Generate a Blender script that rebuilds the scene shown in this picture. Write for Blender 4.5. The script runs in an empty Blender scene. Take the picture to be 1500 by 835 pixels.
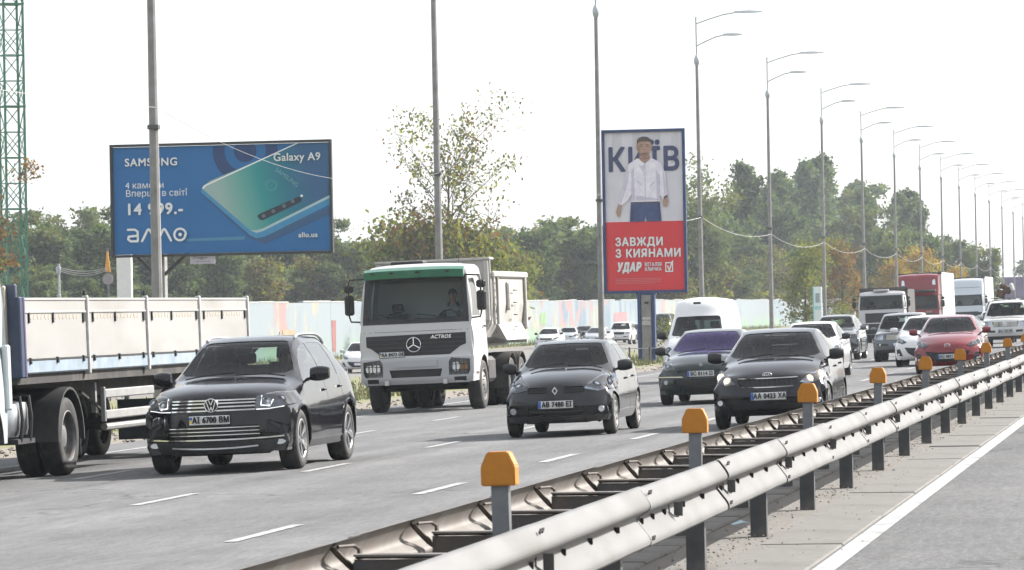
import bpy, bmesh, math, random
import numpy as np
from mathutils import Vector, Matrix
from mathutils.bvhtree import BVHTree
random.seed(7); NPR = np.random.default_rng(7)
S = bpy.context.scene; COL = S.collection
# ---------------------------------------------------------------- camera
FPX = 6000.0
yaw, pitch, roll = math.atan(990/FPX), math.radians(.358), math.radians(1.1)
Fv = Vector((-math.sin(yaw)*math.cos(pitch), math.cos(yaw)*math.cos(pitch), math.sin(pitch)))
R0 = Vector((math.cos(yaw), math.sin(yaw), 0)); U0 = R0.cross(Fv)
Uv = U0*math.cos(roll) + R0*math.sin(roll); Rv = Fv.cross(Uv)
cam = bpy.data.cameras.new('camera'); camo = bpy.data.objects.new('camera', cam); COL.objects.link(camo)
M3 = Matrix((Rv, Uv, -Fv)).transposed().to_4x4(); M3.translation = (0, 0, 1.75); camo.matrix_world = M3
cam.sensor_width = 36; cam.lens = FPX/1500*36; cam.clip_start = .5; cam.clip_end = 9000
cam.dof.use_dof = True; cam.dof.focus_distance = 58; cam.dof.aperture_fstop = 16.0
S.camera = camo
# ---------------------------------------------------------------- sky and sun
SUN_AZ, SUN_EL = math.radians(40), math.radians(35)      # azimuth from +X towards +Y
w = bpy.data.worlds.new('World'); S.world = w; w.use_nodes = True
nt = w.node_tree; nt.nodes.clear()
sky = nt.nodes.new('ShaderNodeTexSky'); sky.sky_type = 'NISHITA'; sky.sun_disc = False
sky.sun_elevation = SUN_EL; sky.sun_rotation = math.radians(90) - SUN_AZ
sky.air_density = 1.0; sky.dust_density = 3.5; sky.ozone_density = 1.0
veil = nt.nodes.new('ShaderNodeMixRGB'); veil.inputs[0].default_value = .62; veil.inputs[2].default_value = (6.9, 7.1, 7.3, 1)   # thin high white cloud over the whole sky
bg = nt.nodes.new('ShaderNodeBackground'); bg.inputs[1].default_value = .078
wo = nt.nodes.new('ShaderNodeOutputWorld')
nt.links.new(sky.outputs[0], veil.inputs[1]); nt.links.new(veil.outputs[0], bg.inputs[0]); nt.links.new(bg.outputs[0], wo.inputs[0])
sl = bpy.data.lights.new('sun', 'SUN'); sl.energy = 3.9; sl.angle = math.radians(.7); sl.color = (1, .968, .925)
so = bpy.data.objects.new('sun', sl); COL.objects.link(so)
SD = Vector((math.cos(SUN_AZ)*math.cos(SUN_EL), math.sin(SUN_AZ)*math.cos(SUN_EL), math.sin(SUN_EL)))
so.rotation_euler = SD.to_track_quat('Z', 'Y').to_euler(); so.location = (60, 60, 60)
S.view_settings.view_transform = 'Standard'; S.view_settings.look = 'None'; S.view_settings.gamma = 1
S.view_settings.exposure = 1.52; S.view_settings.use_curve_mapping = False
try:
    S.cycles.use_denoising = True; S.cycles.denoiser = 'OPENIMAGEDENOISE'
    S.cycles.max_bounces = 5; S.cycles.transparent_max_bounces = 10; S.cycles.volume_bounces = 0
    S.cycles.diffuse_bounces = 2; S.cycles.glossy_bounces = 3
    S.cycles.caustics_reflective = False; S.cycles.caustics_refractive = False
    S.cycles.use_adaptive_sampling = True; S.cycles.adaptive_threshold = .02
except Exception: pass
# ---------------------------------------------------------------- materials
MATS = {}
def node(nt, t, **k):
    n = nt.nodes.new(t)
    for a, v in k.items(): setattr(n, a, v)
    return n
def mat(name, col, rough=.6, metal=0., var=.12, scale=6., bump=0., coat=0., spec=.5, col2=None, coords='Object', stretch=None, dirt=None, emit=None, det=6, subs=0):
    """Principled material; noise blends col with col2 (or a darker col), optional bump and a dirt colour in patches."""
    if name in MATS: return MATS[name]
    m = bpy.data.materials.new(name); m.use_nodes = True; nt = m.node_tree
    b = nt.nodes['Principled BSDF']; L = nt.links.new
    b.inputs['Roughness'].default_value = rough; b.inputs['Metallic'].default_value = metal
    b.inputs['Coat Weight'].default_value = coat; b.inputs['Coat Roughness'].default_value = .04
    b.inputs['Specular IOR Level'].default_value = spec
    b.inputs['Base Color'].default_value = (*col, 1)
    m.diffuse_color = (*col, 1)
    if subs: b.inputs['Subsurface Weight'].default_value = subs
    if emit: b.inputs['Emission Color'].default_value = (*emit[:3], 1); b.inputs['Emission Strength'].default_value = emit[3]
    if var or bump or dirt:
        tc = node(nt, 'ShaderNodeTexCoord'); src = tc.outputs[coords]
        if stretch:
            mp = node(nt, 'ShaderNodeMapping'); mp.inputs['Scale'].default_value = stretch; L(src, mp.inputs[0]); src = mp.outputs[0]
        n = node(nt, 'ShaderNodeTexNoise'); n.inputs['Scale'].default_value = scale; n.inputs['Detail'].default_value = det; n.inputs['Roughness'].default_value = .62
        L(src, n.inputs['Vector'])
        if col2 is None: col2 = tuple(max(0, c*(1-2.2*var)) for c in col)
        r = node(nt, 'ShaderNodeValToRGB'); r.color_ramp.elements[0].position = .33; r.color_ramp.elements[1].position = .67
        r.color_ramp.elements[0].color = (*col2, 1); r.color_ramp.elements[1].color = (*col, 1)
        L(n.outputs['Fac'], r.inputs[0]); out = r.outputs[0]
        if dirt:
            n2 = node(nt, 'ShaderNodeTexNoise'); n2.inputs['Scale'].default_value = dirt[4]; n2.inputs['Detail'].default_value = 8; L(src, n2.inputs['Vector'])
            mr = node(nt, 'ShaderNodeMapRange'); mr.inputs[1].default_value = .5; mr.inputs[2].default_value = .72; mr.inputs[3].default_value = 0; mr.inputs[4].default_value = dirt[3]
            L(n2.outputs['Fac'], mr.inputs[0]); mx = node(nt, 'ShaderNodeMixRGB'); mx.inputs[2].default_value = (*dirt[:3], 1)
            L(mr.outputs[0], mx.inputs[0]); L(out, mx.inputs[1]); out = mx.outputs[0]
        L(out, b.inputs['Base Color'])
        if bump:
            bp = node(nt, 'ShaderNodeBump'); bp.inputs['Strength'].default_value = bump; bp.inputs['Distance'].default_value = .02
            L(n.outputs['Fac'], bp.inputs['Height']); L(bp.outputs[0], b.inputs['Normal'])
    MATS[name] = m; return m
def paint(name, col, rough=.28, metal=.0, coat=1., dust=.25, flake=0.):
    """car paint: clear coat over colour, a film of road dust in soft patches"""
    if name in MATS: return MATS[name]
    m = bpy.data.materials.new(name); m.use_nodes = True; nt = m.node_tree; b = nt.nodes['Principled BSDF']; L = nt.links.new
    b.inputs['Metallic'].default_value = metal; b.inputs['Coat Weight'].default_value = coat; b.inputs['Coat Roughness'].default_value = .05
    m.diffuse_color = (*col, 1); b.inputs['Specular IOR Level'].default_value = .08
    tc = node(nt, 'ShaderNodeTexCoord'); n = node(nt, 'ShaderNodeTexNoise'); n.inputs['Scale'].default_value = 2.2; n.inputs['Detail'].default_value = 7; L(tc.outputs['Object'], n.inputs['Vector'])
    sx = node(nt, 'ShaderNodeSeparateXYZ'); L(tc.outputs['Object'], sx.inputs[0])
    lo = node(nt, 'ShaderNodeMapRange'); lo.inputs[1].default_value = .75; lo.inputs[2].default_value = .15; lo.inputs[3].default_value = .12; lo.inputs[4].default_value = .8; L(sx.outputs[2], lo.inputs[0])
    mu = node(nt, 'ShaderNodeMath', operation='MULTIPLY'); L(n.outputs['Fac'], mu.inputs[0]); L(lo.outputs[0], mu.inputs[1])
    m2 = node(nt, 'ShaderNodeMath', operation='MULTIPLY'); L(mu.outputs[0], m2.inputs[0]); m2.inputs[1].default_value = dust
    mx = node(nt, 'ShaderNodeMixRGB'); mx.inputs[1].default_value = (*col, 1); mx.inputs[2].default_value = (.24, .21, .18, 1); L(m2.outputs[0], mx.inputs[0]); L(mx.outputs[0], b.inputs['Base Color'])
    rr = node(nt, 'ShaderNodeMapRange'); rr.inputs[3].default_value = rough; rr.inputs[4].default_value = rough+.35; L(m2.outputs[0], rr.inputs[0]); L(rr.outputs[0], b.inputs['Roughness'])
    MATS[name] = m; return m
def glass(name, tint=(.30, .36, .36), refl=1.0, ior=1.55):
    if name in MATS: return MATS[name]
    m = bpy.data.materials.new(name); m.use_nodes = True; nt = m.node_tree; nt.nodes.clear(); L = nt.links.new
    o = node(nt, 'ShaderNodeOutputMaterial'); mx = node(nt, 'ShaderNodeMixShader'); tr = node(nt, 'ShaderNodeBsdfTransparent'); gl = node(nt, 'ShaderNodeBsdfGlossy'); fr = node(nt, 'ShaderNodeFresnel')
    tr.inputs[0].default_value = (*tint, 1); gl.inputs['Roughness'].default_value = .03; gl.inputs[0].default_value = (*refl, 1) if isinstance(refl, tuple) else (refl, refl, refl, 1); fr.inputs[0].default_value = ior
    L(fr.outputs[0], mx.inputs[0]); L(tr.outputs[0], mx.inputs[1]); L(gl.outputs[0], mx.inputs[2]); L(mx.outputs[0], o.inputs[0])
    m.diffuse_color = (.1, .12, .14, 1); MATS[name] = m; return m
# ---------------------------------------------------------------- object helpers
def link(o, parent=None):
    COL.objects.link(o)
    if parent is not None: o.parent = parent
    return o
def mesh_obj(name, me, m=None, parent=None):
    o = bpy.data.objects.new(name, me)
    if m is not None and not me.materials: me.materials.append(m)
    return link(o, parent)
def smooth(me, ang=40):
    me.polygons.foreach_set('use_smooth', [True]*len(me.polygons))
    try: me.set_sharp_from_angle(angle=math.radians(ang))
    except Exception: pass
def tag(o, label=None, cat=None, group=None, kind=None):
    if label: o['label'] = label
    if cat: o['category'] = cat
    if group: o['group'] = group
    if kind: o['kind'] = kind
    return o
def empty(name, loc=(0, 0, 0), rz=0, label=None, cat=None, group=None):
    o = bpy.data.objects.new(name, None); o.empty_display_size = .3; link(o); o.location = loc; o.rotation_euler = (0, 0, rz)
    return tag(o, label, cat, group)
def copy_tree(o, parent=None):
    c = o.copy(); COL.objects.link(c); c.parent = parent
    for ch in o.children: copy_tree(ch, c)
    return c
class MB:
    """collects verts and faces of one mesh"""
    def __init__(s): s.v = []; s.f = []
    def add(s, vs, fs):
        n = len(s.v); s.v += [tuple(p) for p in vs]; s.f += [tuple(i+n for i in q) for q in fs]; return s
    def box(s, c, d, rot=None, bev=0.):
        hx, hy, hz = d[0]/2, d[1]/2, d[2]/2
        if bev and min(hx, hy, hz) > bev*1.2:
            b = bev; P = []
            for sz in (-1, 1):
                for sy in (-1, 1):
                    for sx in (-1, 1):
                        P += [(sx*(hx-b), sy*(hy-b), sz*hz), (sx*(hx-b), sy*hy, sz*(hz-b)), (sx*hx, sy*(hy-b), sz*(hz-b))]
            bm = bmesh.new(); [bm.verts.new(p) for p in P]; r = bmesh.ops.convex_hull(bm, input=bm.verts)
            bm.verts.index_update(); vs = [v.co.copy() for v in bm.verts]; fs = [[v.index for v in f.verts] for f in bm.faces]; bm.free()
        else:
            vs = [Vector((x, y, z)) for z in (-hz, hz) for y in (-hy, hy) for x in (-hx, hx)]
            fs = [(0, 2, 3, 1), (4, 5, 7, 6), (0, 1, 5, 4), (2, 6, 7, 3), (0, 4, 6, 2), (1, 3, 7, 5)]
        if rot is not None: vs = [rot @ v for v in vs]
        c = Vector(c); return s.add([v+c for v in vs], fs)
    def bar(s, a, b, wd, ht, up=(0, 0, 1), bev=0):
        a, b = Vector(a), Vector(b); d = b-a; l = d.length; y = d/l; up = Vector(up); x = y.cross(up)
        if x.length < 1e-4: x = y.cross(Vector((1, 0, 0)))
        x.normalize(); z = x.cross(y); R = Matrix((x, y, z)).transposed()
        return s.box((a+b)/2, (wd, l, ht), R, bev)
    def tube(s, pts, rad, n=8, cap=True):
        pts = [Vector(p) for p in pts]; rs = rad if isinstance(rad, (list, tuple)) else [rad]*len(pts)
        rings = []; prev = None
        for i, p in enumerate(pts):
            d = (pts[min(i+1, len(pts)-1)]-pts[max(i-1, 0)]).normalized()
            if prev is None:
                a = Vector((0, 0, 1)) if abs(d.z) < .9 else Vector((1, 0, 0)); x = d.cross(a).normalized()
            else:
                x = (prev - d*prev.dot(d)); x = x.normalized() if x.length > 1e-6 else d.orthogonal().normalized()
            prev = x; y = d.cross(x)
            rings.append([p + (x*math.cos(2*math.pi*k/n)+y*math.sin(2*math.pi*k/n))*rs[i] for k in range(n)])
        vs = [q for r in rings for q in r]; fs = []
        for i in range(len(pts)-1):
            for k in range(n):
                a = i*n+k; b = i*n+(k+1) % n; fs.append((a, b, b+n, a+n))
        if cap: fs.append(tuple(range(n-1, -1, -1))); fs.append(tuple((len(pts)-1)*n+k for k in range(n)))
        return s.add(vs, fs)
    def lathe(s, prof, c, axis='x', n=24):
        """prof: (r, along)"""
        c = Vector(c); vs = []; fs = []
        for r, a in prof:
            for k in range(n):
                t = 2*math.pi*k/n; u, v = r*math.cos(t), r*math.sin(t)
                vs.append(c+Vector((a, u, v)) if axis == 'x' else (c+Vector((u, a, v)) if axis == 'y' else c+Vector((u, v, a))))
        m = len(prof)
        for i in range(m-1):
            for k in range(n):
                a = i*n+k; b = i*n+(k+1) % n; fs.append((a, b, b+n, a+n))
        return s.add(vs, fs)
    def prism(s, poly, y0, y1, axis='y'):
        """polygon (a,b) extruded along axis"""
        n = len(poly)
        def P(a, b, t): return {'y': (a, t, b), 'x': (t, a, b), 'z': (a, b, t)}[axis]
        vs = [P(a, b, y0) for a, b in poly]+[P(a, b, y1) for a, b in poly]
        fs = [tuple(range(n)), tuple(range(2*n-1, n-1, -1))]+[(i, i+n, (i+1) % n+n, (i+1) % n) for i in range(n)]
        return s.add(vs, fs)
    def mesh(s, name, m=None, sm=None):
        me = bpy.data.meshes.new(name); me.from_pydata(s.v, [], s.f); me.update()
        bm = bmesh.new(); bm.from_mesh(me); bmesh.ops.recalc_face_normals(bm, faces=bm.faces); bm.to_mesh(me); bm.free()
        if m is not None: me.materials.append(m)
        if sm: smooth(me, sm)
        return me
    def build(s, name, m, parent=None, sm=None): return mesh_obj(name, s.mesh(name, m, sm), None, parent)
FONT_CACHE = {}
def text_mesh(txt, size, m, bold=0., ext=.0, shear=0., align='CENTER', sx=1., space=1.):
    """lettering as a flat mesh in the xz plane, reading along +x, facing -y; bold is laid as shifted passes"""
    key = (txt, size, m.name, bold, ext, shear, align, sx, space)
    if key in FONT_CACHE: return FONT_CACHE[key]
    cu = bpy.data.curves.new('lettering', 'FONT'); cu.body = txt; cu.size = size; cu.align_x = align; cu.align_y = 'CENTER'; cu.extrude = ext; cu.shear = shear; cu.space_character = space+(bold*4/size if bold else 0)
    cu.resolution_u = 3
    o = bpy.data.objects.new('tmp', cu); COL.objects.link(o)
    bpy.context.view_layer.update()
    me = bpy.data.meshes.new_from_object(o.evaluated_get(bpy.context.evaluated_depsgraph_get()))
    bpy.data.objects.remove(o); bpy.data.curves.remove(cu)
    me.transform(Matrix.Rotation(math.pi/2, 4, 'X') @ Matrix.Diagonal((sx, 1, 1, 1)))
    vs = []; fs = []                             # strokes of one glyph overlap: every facet lies a hair in front of the last
    for i_, pg in enumerate(me.polygons):
        fs.append(tuple(range(len(vs), len(vs)+len(pg.vertices)))); vs += [me.vertices[k].co+Vector((0, -.00035*(i_ % 9), 0)) for k in pg.vertices]
    old = me; me = MB().add(vs, fs).mesh('lettering'); bpy.data.meshes.remove(old)
    if bold:
        q = MB()
        for k, (dx, dz) in enumerate(((0, 0), (1, 0), (-1, 0), (0, 1), (0, -1), (.7, .7), (-.7, .7), (.7, -.7), (-.7, -.7))): q.add([v+Vector((dx*bold, -.0036*k, dz*bold)) for v in vs], fs)
        old = me; me = q.mesh('lettering'); bpy.data.meshes.remove(old)
    me.materials.clear(); me.materials.append(m); me.name = 'lettering'; FONT_CACHE[key] = me
    return me
def lettering(txt, size, m, parent, loc, name='lettering', **k):
    o = mesh_obj(name, text_mesh(txt, size, m, **k), None, parent); o.location = loc; return o
def flat(poly, y, m, name, parent, thick=.004):
    """thin printed shape in the xz plane facing -y"""
    return MB().prism(poly, y-thick, y).build(name, m, parent)
def zg(X): return 0 if X > -4.3 else max(-.33, .025*(X+4.3))
SLOPE = math.atan(.025)      # crossfall of the left carriageway
# ================================================================ GROUND, ROADS
def asphalt(name, base, dark, light, speck, streak=.5):
    m = bpy.data.materials.new(name); m.use_nodes = True; nt = m.node_tree; b = nt.nodes['Principled BSDF']; L = nt.links.new
    b.inputs['Roughness'].default_value = .85; b.inputs['Specular IOR Level'].default_value = .35
    tc = node(nt, 'ShaderNodeTexCoord')
    def noise(scale, stretch=None, det=5, rough=.6):
        n = node(nt, 'ShaderNodeTexNoise'); n.inputs['Scale'].default_value = scale; n.inputs['Detail'].default_value = det; n.inputs['Roughness'].default_value = rough
        s = tc.outputs['Object']
        if stretch: mp = node(nt, 'ShaderNodeMapping'); mp.inputs['Scale'].default_value = stretch; L(s, mp.inputs[0]); s = mp.outputs[0]
        L(s, n.inputs['Vector']); return n.outputs['Fac']
    def ramp(f, p0, p1, c0, c1):
        r = node(nt, 'ShaderNodeValToRGB'); e = r.color_ramp.elements; e[0].position = p0; e[1].position = p1; e[0].color = (*c0, 1); e[1].color = (*c1, 1); L(f, r.inputs[0]); return r.outputs[0]
    def mix(f, a, b_, mode='MIX', v=None):
        x = node(nt, 'ShaderNodeMixRGB', blend_type=mode)
        if v is None: L(f, x.inputs[0])
        else: x.inputs[0].default_value = v
        L(a, x.inputs[1]); L(b_, x.inputs[2]) if not isinstance(b_, tuple) else setattr(x.inputs[2], 'default_value', (*b_, 1)); return x.outputs[0]
    c = ramp(noise(.35), .3, .7, dark, base)
    c = mix(None, c, ramp(noise(1.0, (1.3, .012, 1), 4), .34, .66, (.66,)*3, (1.18,)*3), 'MULTIPLY', streak)      # wheel tracks along the road
    c = mix(None, c, ramp(noise(26, None, 4, .85), .38, .64, (.50,)*3, (1.5,)*3), 'MULTIPLY', speck)              # aggregate
    c = mix(ramp(noise(45, None, 2, .8), .66, .72, (0, 0, 0), (1, 1, 1)), c, light)                              # pale stones
    c = mix(None, c, ramp(noise(17, (1, .10, 1), 4, .8), .36, .64, (.72,)*3, (1.28,)*3), 'MULTIPLY', .6)                  # worn aggregate drawn out along the traffic
    c = mix(ramp(noise(.8, (1, .10, 1), 7, .7), .56, .76, (0, 0, 0), (.55, .55, .55)), c, tuple(x*.5 for x in dark))    # oil and tar stains
    v = node(nt, 'ShaderNodeTexVoronoi', feature='DISTANCE_TO_EDGE'); v.inputs['Scale'].default_value = .13; v.inputs['Randomness'].default_value = 1
    mp = node(nt, 'ShaderNodeMapping'); L(tc.outputs['Object'], mp.inputs[0]); mp.inputs['Scale'].default_value = (1, .45, 1)
    wv = node(nt, 'ShaderNodeMixRGB', blend_type='ADD'); wv.inputs[0].default_value = 1; nn = node(nt, 'ShaderNodeTexNoise'); nn.inputs['Scale'].default_value = 1.7; nn.inputs['Detail'].default_value = 6
    L(tc.outputs['Object'], nn.inputs['Vector']); L(mp.outputs[0], wv.inputs[1]); L(nn.outputs['Color'], wv.inputs[2]); L(wv.outputs[0], v.inputs['Vector'])
    c = mix(ramp(v.outputs['Distance'], 0, .006, (.75,)*3, (0, 0, 0)), c, tuple(x*.3 for x in dark))           # hairline cracks
    L(c, b.inputs['Base Color'])
    bp = node(nt, 'ShaderNodeBump'); bp.inputs['Strength'].default_value = .5; bp.inputs['Distance'].default_value = .006; L(noise(75, None, 3, .75), bp.inputs['Height']); L(bp.outputs[0], b.inputs['Normal'])
    MATS[name] = m; return m
ASPH_L = asphalt('asphalt_pale', (.142, .141, .1405), (.098, .0975, .098), (.34, .33, .32), .55, .75)
ASPH_R = asphalt('asphalt_coarse', (.112, .111, .110), (.076, .076, .078), (.34, .33, .31), .9, .4)
DIRT = mat('dirt', (.19, .165, .135), .95, var=.2, scale=1.2, bump=.6, col2=(.17, .145, .115), dirt=(.10, .115, .05, .8, .35))
GRAVEL = mat('gravel_ground', (.165, .153, .138), .95, var=.2, scale=14, bump=.8, col2=(.13, .12, .105), dirt=(.09, .083, .075, .6, .5))
TURF = mat('turf', (.115, .135, .045), .95, var=.3, scale=2.2, bump=.6, col2=(.16, .145, .07), dirt=(.22, .19, .14, .7, .5))
CONC = mat('median_concrete', (.150, .143, .132), .9, var=.15, scale=9, bump=.35, col2=(.112, .105, .095), dirt=(.075, .069, .062, .6, 1.1))
LINE = mat('road_paint', (.35, .35, .347), .7, var=.1, scale=22, col2=(.26, .26, .257), dirt=(.135, .135, .133, .9, 4.))
def sheet(name, pts, y0, y1, m, ny=60, kind='structure', parent=None):
    """strip swept along Y; pts = [(X, z), ...]"""
    ys = [y0+(y1-y0)*(i/ny)**2.2 for i in range(ny+1)]; n = len(pts)
    vs = [(x, y, z) for y in ys for x, z in pts]; fs = [(i*n+j, i*n+j+1, (i+1)*n+j+1, (i+1)*n+j) for i in range(ny) for j in range(n-1)]
    o = MB().add(vs, fs).build(name, m, parent)
    if kind: o['kind'] = kind
    return o
sheet('ground', [(-4000, -1.2), (-30, -1.19), (-20, -.42), (60, -.42), (4000, -1.2)], -60, 6000, mat('ground_earth', (.20, .19, .10), .95, var=.25, scale=.05, bump=.3, col2=(.15, .16, .06)), 40)
road = sheet('road', [(-17.6, zg(-17.6)), (-13.6, zg(-13.6)), (-10.6, zg(-10.6)), (-7.7, zg(-7.7)), (-4.35, zg(-4.35))], -20, 3000, ASPH_L)
road_r = sheet('road_opposite', [(-2.52, -.012), (1.4, -.03), (14, -.28)], -20, 3000, ASPH_R)
median = sheet('median', [(-4.35, -.02), (-2.52, -.02)], -20, 3000, GRAVEL)
sheet('dirt_shoulder', [(-18.9, -.315), (-17.6, -.335)], -20, 3000, DIRT)
sheet('verge', [(-31.5, -1.06), (-29.5, -.85), (-27.2, -.36), (-26, -.30), (-18.9, -.315)], -20, 3000, TURF)
sheet('side_road', [(-50.5, -1.04), (-31.5, -1.06)], -20, 3000, GRAVEL)
sheet('grass_bank', [(-160, -.9), (-60, -.95), (-50.5, -1.04)], -20, 3000, TURF)
# dashed lane lines: pieces of the road
def dash_mesh(l, wd):
    n = 14; rnd = random.Random(int(l*100)); vs = []
    for i in range(n+1):
        y = l*i/n; j = rnd.uniform(-.006, .006)
        vs += [(-wd/2+j+rnd.uniform(-.005, .005), y, 0), (wd/2+j+rnd.uniform(-.005, .005), y, 0)]
    return MB().add(vs, [(2*i, 2*i+1, 2*i+3, 2*i+2) for i in range(n)]).mesh('lane_dash', LINE)
DM = [dash_mesh(2.6, .125), dash_mesh(2.66, .13), dash_mesh(2.55, .12)]
for X, Y0 in ((-7.7, 32.4-8.13*2), (-10.6, 40.4-8.13*3), (-13.6, 49.0-8.13*4)):
    for k in range(36):
        o = mesh_obj('lane_dash', DM[k % 3], None, road); o.location = (X, Y0+8.13*k, zg(X)+.006); o.rotation_euler = (0, -SLOPE, 0)
sheet('edge_line', [(-16.35, zg(-16.35)+.006), (-16.22, zg(-16.22)+.006)], -10, 900, LINE, 40, None, road)
sheet('edge_line', [(-4.62, zg(-4.62)+.006), (-4.47, zg(-4.47)+.006)], -10, 900, LINE, 40, None, road)
sheet('edge_line', [(-2.50, -.007), (-2.345, -.008)], -10, 900, LINE, 120, None, road_r)
# median slabs with open joints, one object each
SLABS = []
for wd, ln in ((.62, 3.92), (.52, .985)):
    rnd = random.Random(3); SLABS.append(MB().box((0, 0, -.05), (wd, ln, .1), bev=.012).mesh('slab', CONC))
y = 14.0; k = 0
while y < 130:
    o = mesh_obj('slab', SLABS[0], None, median); o.location = (-2.84, y+2, random.uniform(-.004, .004)); o.rotation_euler = (random.uniform(-.002, .002), random.uniform(-.003, .003), 0); y += 4.0
y = 14.0
while y < 90:
    o = mesh_obj('slab', SLABS[1], None, median); o.location = (-3.98, y+.5, random.uniform(-.006, .004)); o.rotation_euler = (random.uniform(-.004, .004), random.uniform(-.006, .006), random.uniform(-.006, .006)); y += 1.0
# loose stones along the barrier
def stones(name, n, fx, y0, y1, r0, r1, m, label, z=0.):
    vs = []; fs = []
    for i in range(n):
        t = random.random(); y = y0+(y1-y0)*t**1.7; x = fx(); r = r0+(r1-r0)*random.random()**3; c = Vector((x, y, z+r*.3)); b = len(vs)
        for d in ((1, 0, 0), (-1, 0, 0), (0, 1, 0), (0, -1, 0), (0, 0, 1), (0, 0, -1)):
            q = Vector(d)*r*random.uniform(.6, 1.15); vs.append(c+Vector((q.x, q.y*1.2, q.z*.7)))
        for a in ((0, 2, 4), (2, 1, 4), (1, 3, 4), (3, 0, 4), (2, 0, 5), (1, 2, 5), (3, 1, 5), (0, 3, 5)): fs.append(tuple(b+i_ for i_ in a))
    return tag(MB().add(vs, fs).build(name, m), label, 'gravel', None, 'stuff')
STONE = mat('loose_stone', (.20, .18, .155), .9, var=.35, scale=30, col2=(.12, .10, .085))
stones('gravel', 2600, lambda: random.gauss(-3.36, .13), 16, 80, .003, .016, STONE, 'loose grit and pebbles along the barrier posts', 0)
stones('gravel', 500, lambda: random.gauss(-2.95, .25), 16, 70, .003, .011, STONE, 'fine grit scattered on the median slabs beside the white line', 0)
stones('gravel', 2600, lambda: random.uniform(-19, -17.5), 50, 200, .01, .06, STONE, 'loose stones on the far dirt shoulder', -.32)
tag(MB().add([(0, 0, 0), (.09, .02, .02), (.13, .08, .0), (.05, .07, .035), (-.03, .05, .005)], [(0, 1, 3), (1, 2, 3), (0, 3, 4)]).build('paper_scrap', mat('scrap_blue', (.45, .62, .68), .6, var=.1)), 'pale blue scrap of litter lying in the shade of the guard rail', 'litter').location = (-3.62, 32.6, .004)
# grass blades on the verge
def grass(name, n, fx, y0, y1, h0, h1, label, z, cols):
    t = NPR.random(n); Y = y0+(y1-y0)*t; X = fx(n); h = h0+(h1-h0)*NPR.random(n)**2; a = NPR.random(n)*6.283; wd = .012+.02*NPR.random(n)
    lean = (NPR.random((n, 2))-.5)*h[:, None]*.9
    P = np.zeros((n, 3, 3)); P[:, 0] = np.stack([X-np.cos(a)*wd, Y-np.sin(a)*wd, np.full(n, z)], 1); P[:, 1] = np.stack([X+np.cos(a)*wd, Y+np.sin(a)*wd, np.full(n, z)], 1)
    P[:, 2] = np.stack([X+lean[:, 0], Y+lean[:, 1], z+h], 1)
    me = bpy.data.meshes.new(name); me.from_pydata(P.reshape(-1, 3).tolist(), [], np.arange(3*n).reshape(-1, 3).tolist())
    for c in cols: me.materials.append(c)
    me.polygons.foreach_set('material_index', NPR.integers(0, len(cols), n).tolist()); me.update()
    return tag(mesh_obj(name, me), label, 'grass', None, 'stuff')
GR = [mat('blade_green', (.12, .17, .045), .7, var=.2, scale=.6), mat('blade_olive', (.17, .18, .06), .7, var=.2, scale=.6), mat('blade_straw', (.30, .26, .12), .7, var=.2, scale=.6)]
CL = NPR.random((160, 2))
def clumpX(n): 
    return -19.3-5.5*np.abs(NPR.normal(0, .42, n))
grass('grass', 26000, clumpX, 70, 260, .05, .22, 'green verge grass between the road shoulder and the side road', -.31, GR)
grass('grass', 9000, lambda n: -50.8-3.*NPR.random(n), 190, 520, .1, .6, 'rough grass and weeds along the foot of the painted wall', -1.03, GR)
# ================================================================ DOUBLE GUARD RAIL
GALV = mat('galvanised', (.165, .164, .162), .55, .0, spec=.2, var=.10, scale=3.0, bump=.06, col2=(.132, .131, .129), dirt=(.085, .078, .07, .7, 2.6), stretch=(1, .25, 1))
GALV_D = mat('galvanised_grimy', (.20, .188, .174), .65, .1, var=.15, scale=4., col2=(.125, .11, .097), dirt=(.13, .10, .08, .7, 2.0))
STEEL = mat('post_steel', (.075, .078, .082), .55, .3, var=.15, scale=8, dirt=(.16, .13, .10, .5, 5.))
STEEL2 = mat('marker_post_steel', (.17, .18, .19), .5, .3, var=.15, scale=7, dirt=(.10, .085, .07, .4, 6.))
DARK = mat('dark_slot', (.015, .014, .013), .8, var=0)
YEL = mat('marker_yellow', (.44, .165, .004), .6, var=.08, scale=20, dirt=(.30, .11, .008, .5, 9.))
PITCH, YB = 4.07, 27.24-4.07*4
WPROF = [(0, .700), (.012, .698), (.024, .690), (.064, .636), (.077, .614), (.083, .596), (.081, .580), (.070, .567), (.012, .532), (.004, .524), (.002, .513), (.005, .503), (.012, .495), (.064, .428), (.077, .406), (.083, .388), (.081, .370), (.068, .356), (.020, .335), (0, .330)]
_w = []          # flat flanks get holding points near their bends so they shade flat
for (d0, z0), (d1, z1) in zip(WPROF, WPROF[1:]):
    _w.append((d0, z0))
    if math.hypot(d1-d0, z1-z0) > .03:
        for t in (.1, .9): _w.append((d0+(d1-d0)*t, z0+(z1-z0)*t))
WPROF = _w+[WPROF[-1]]
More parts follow.
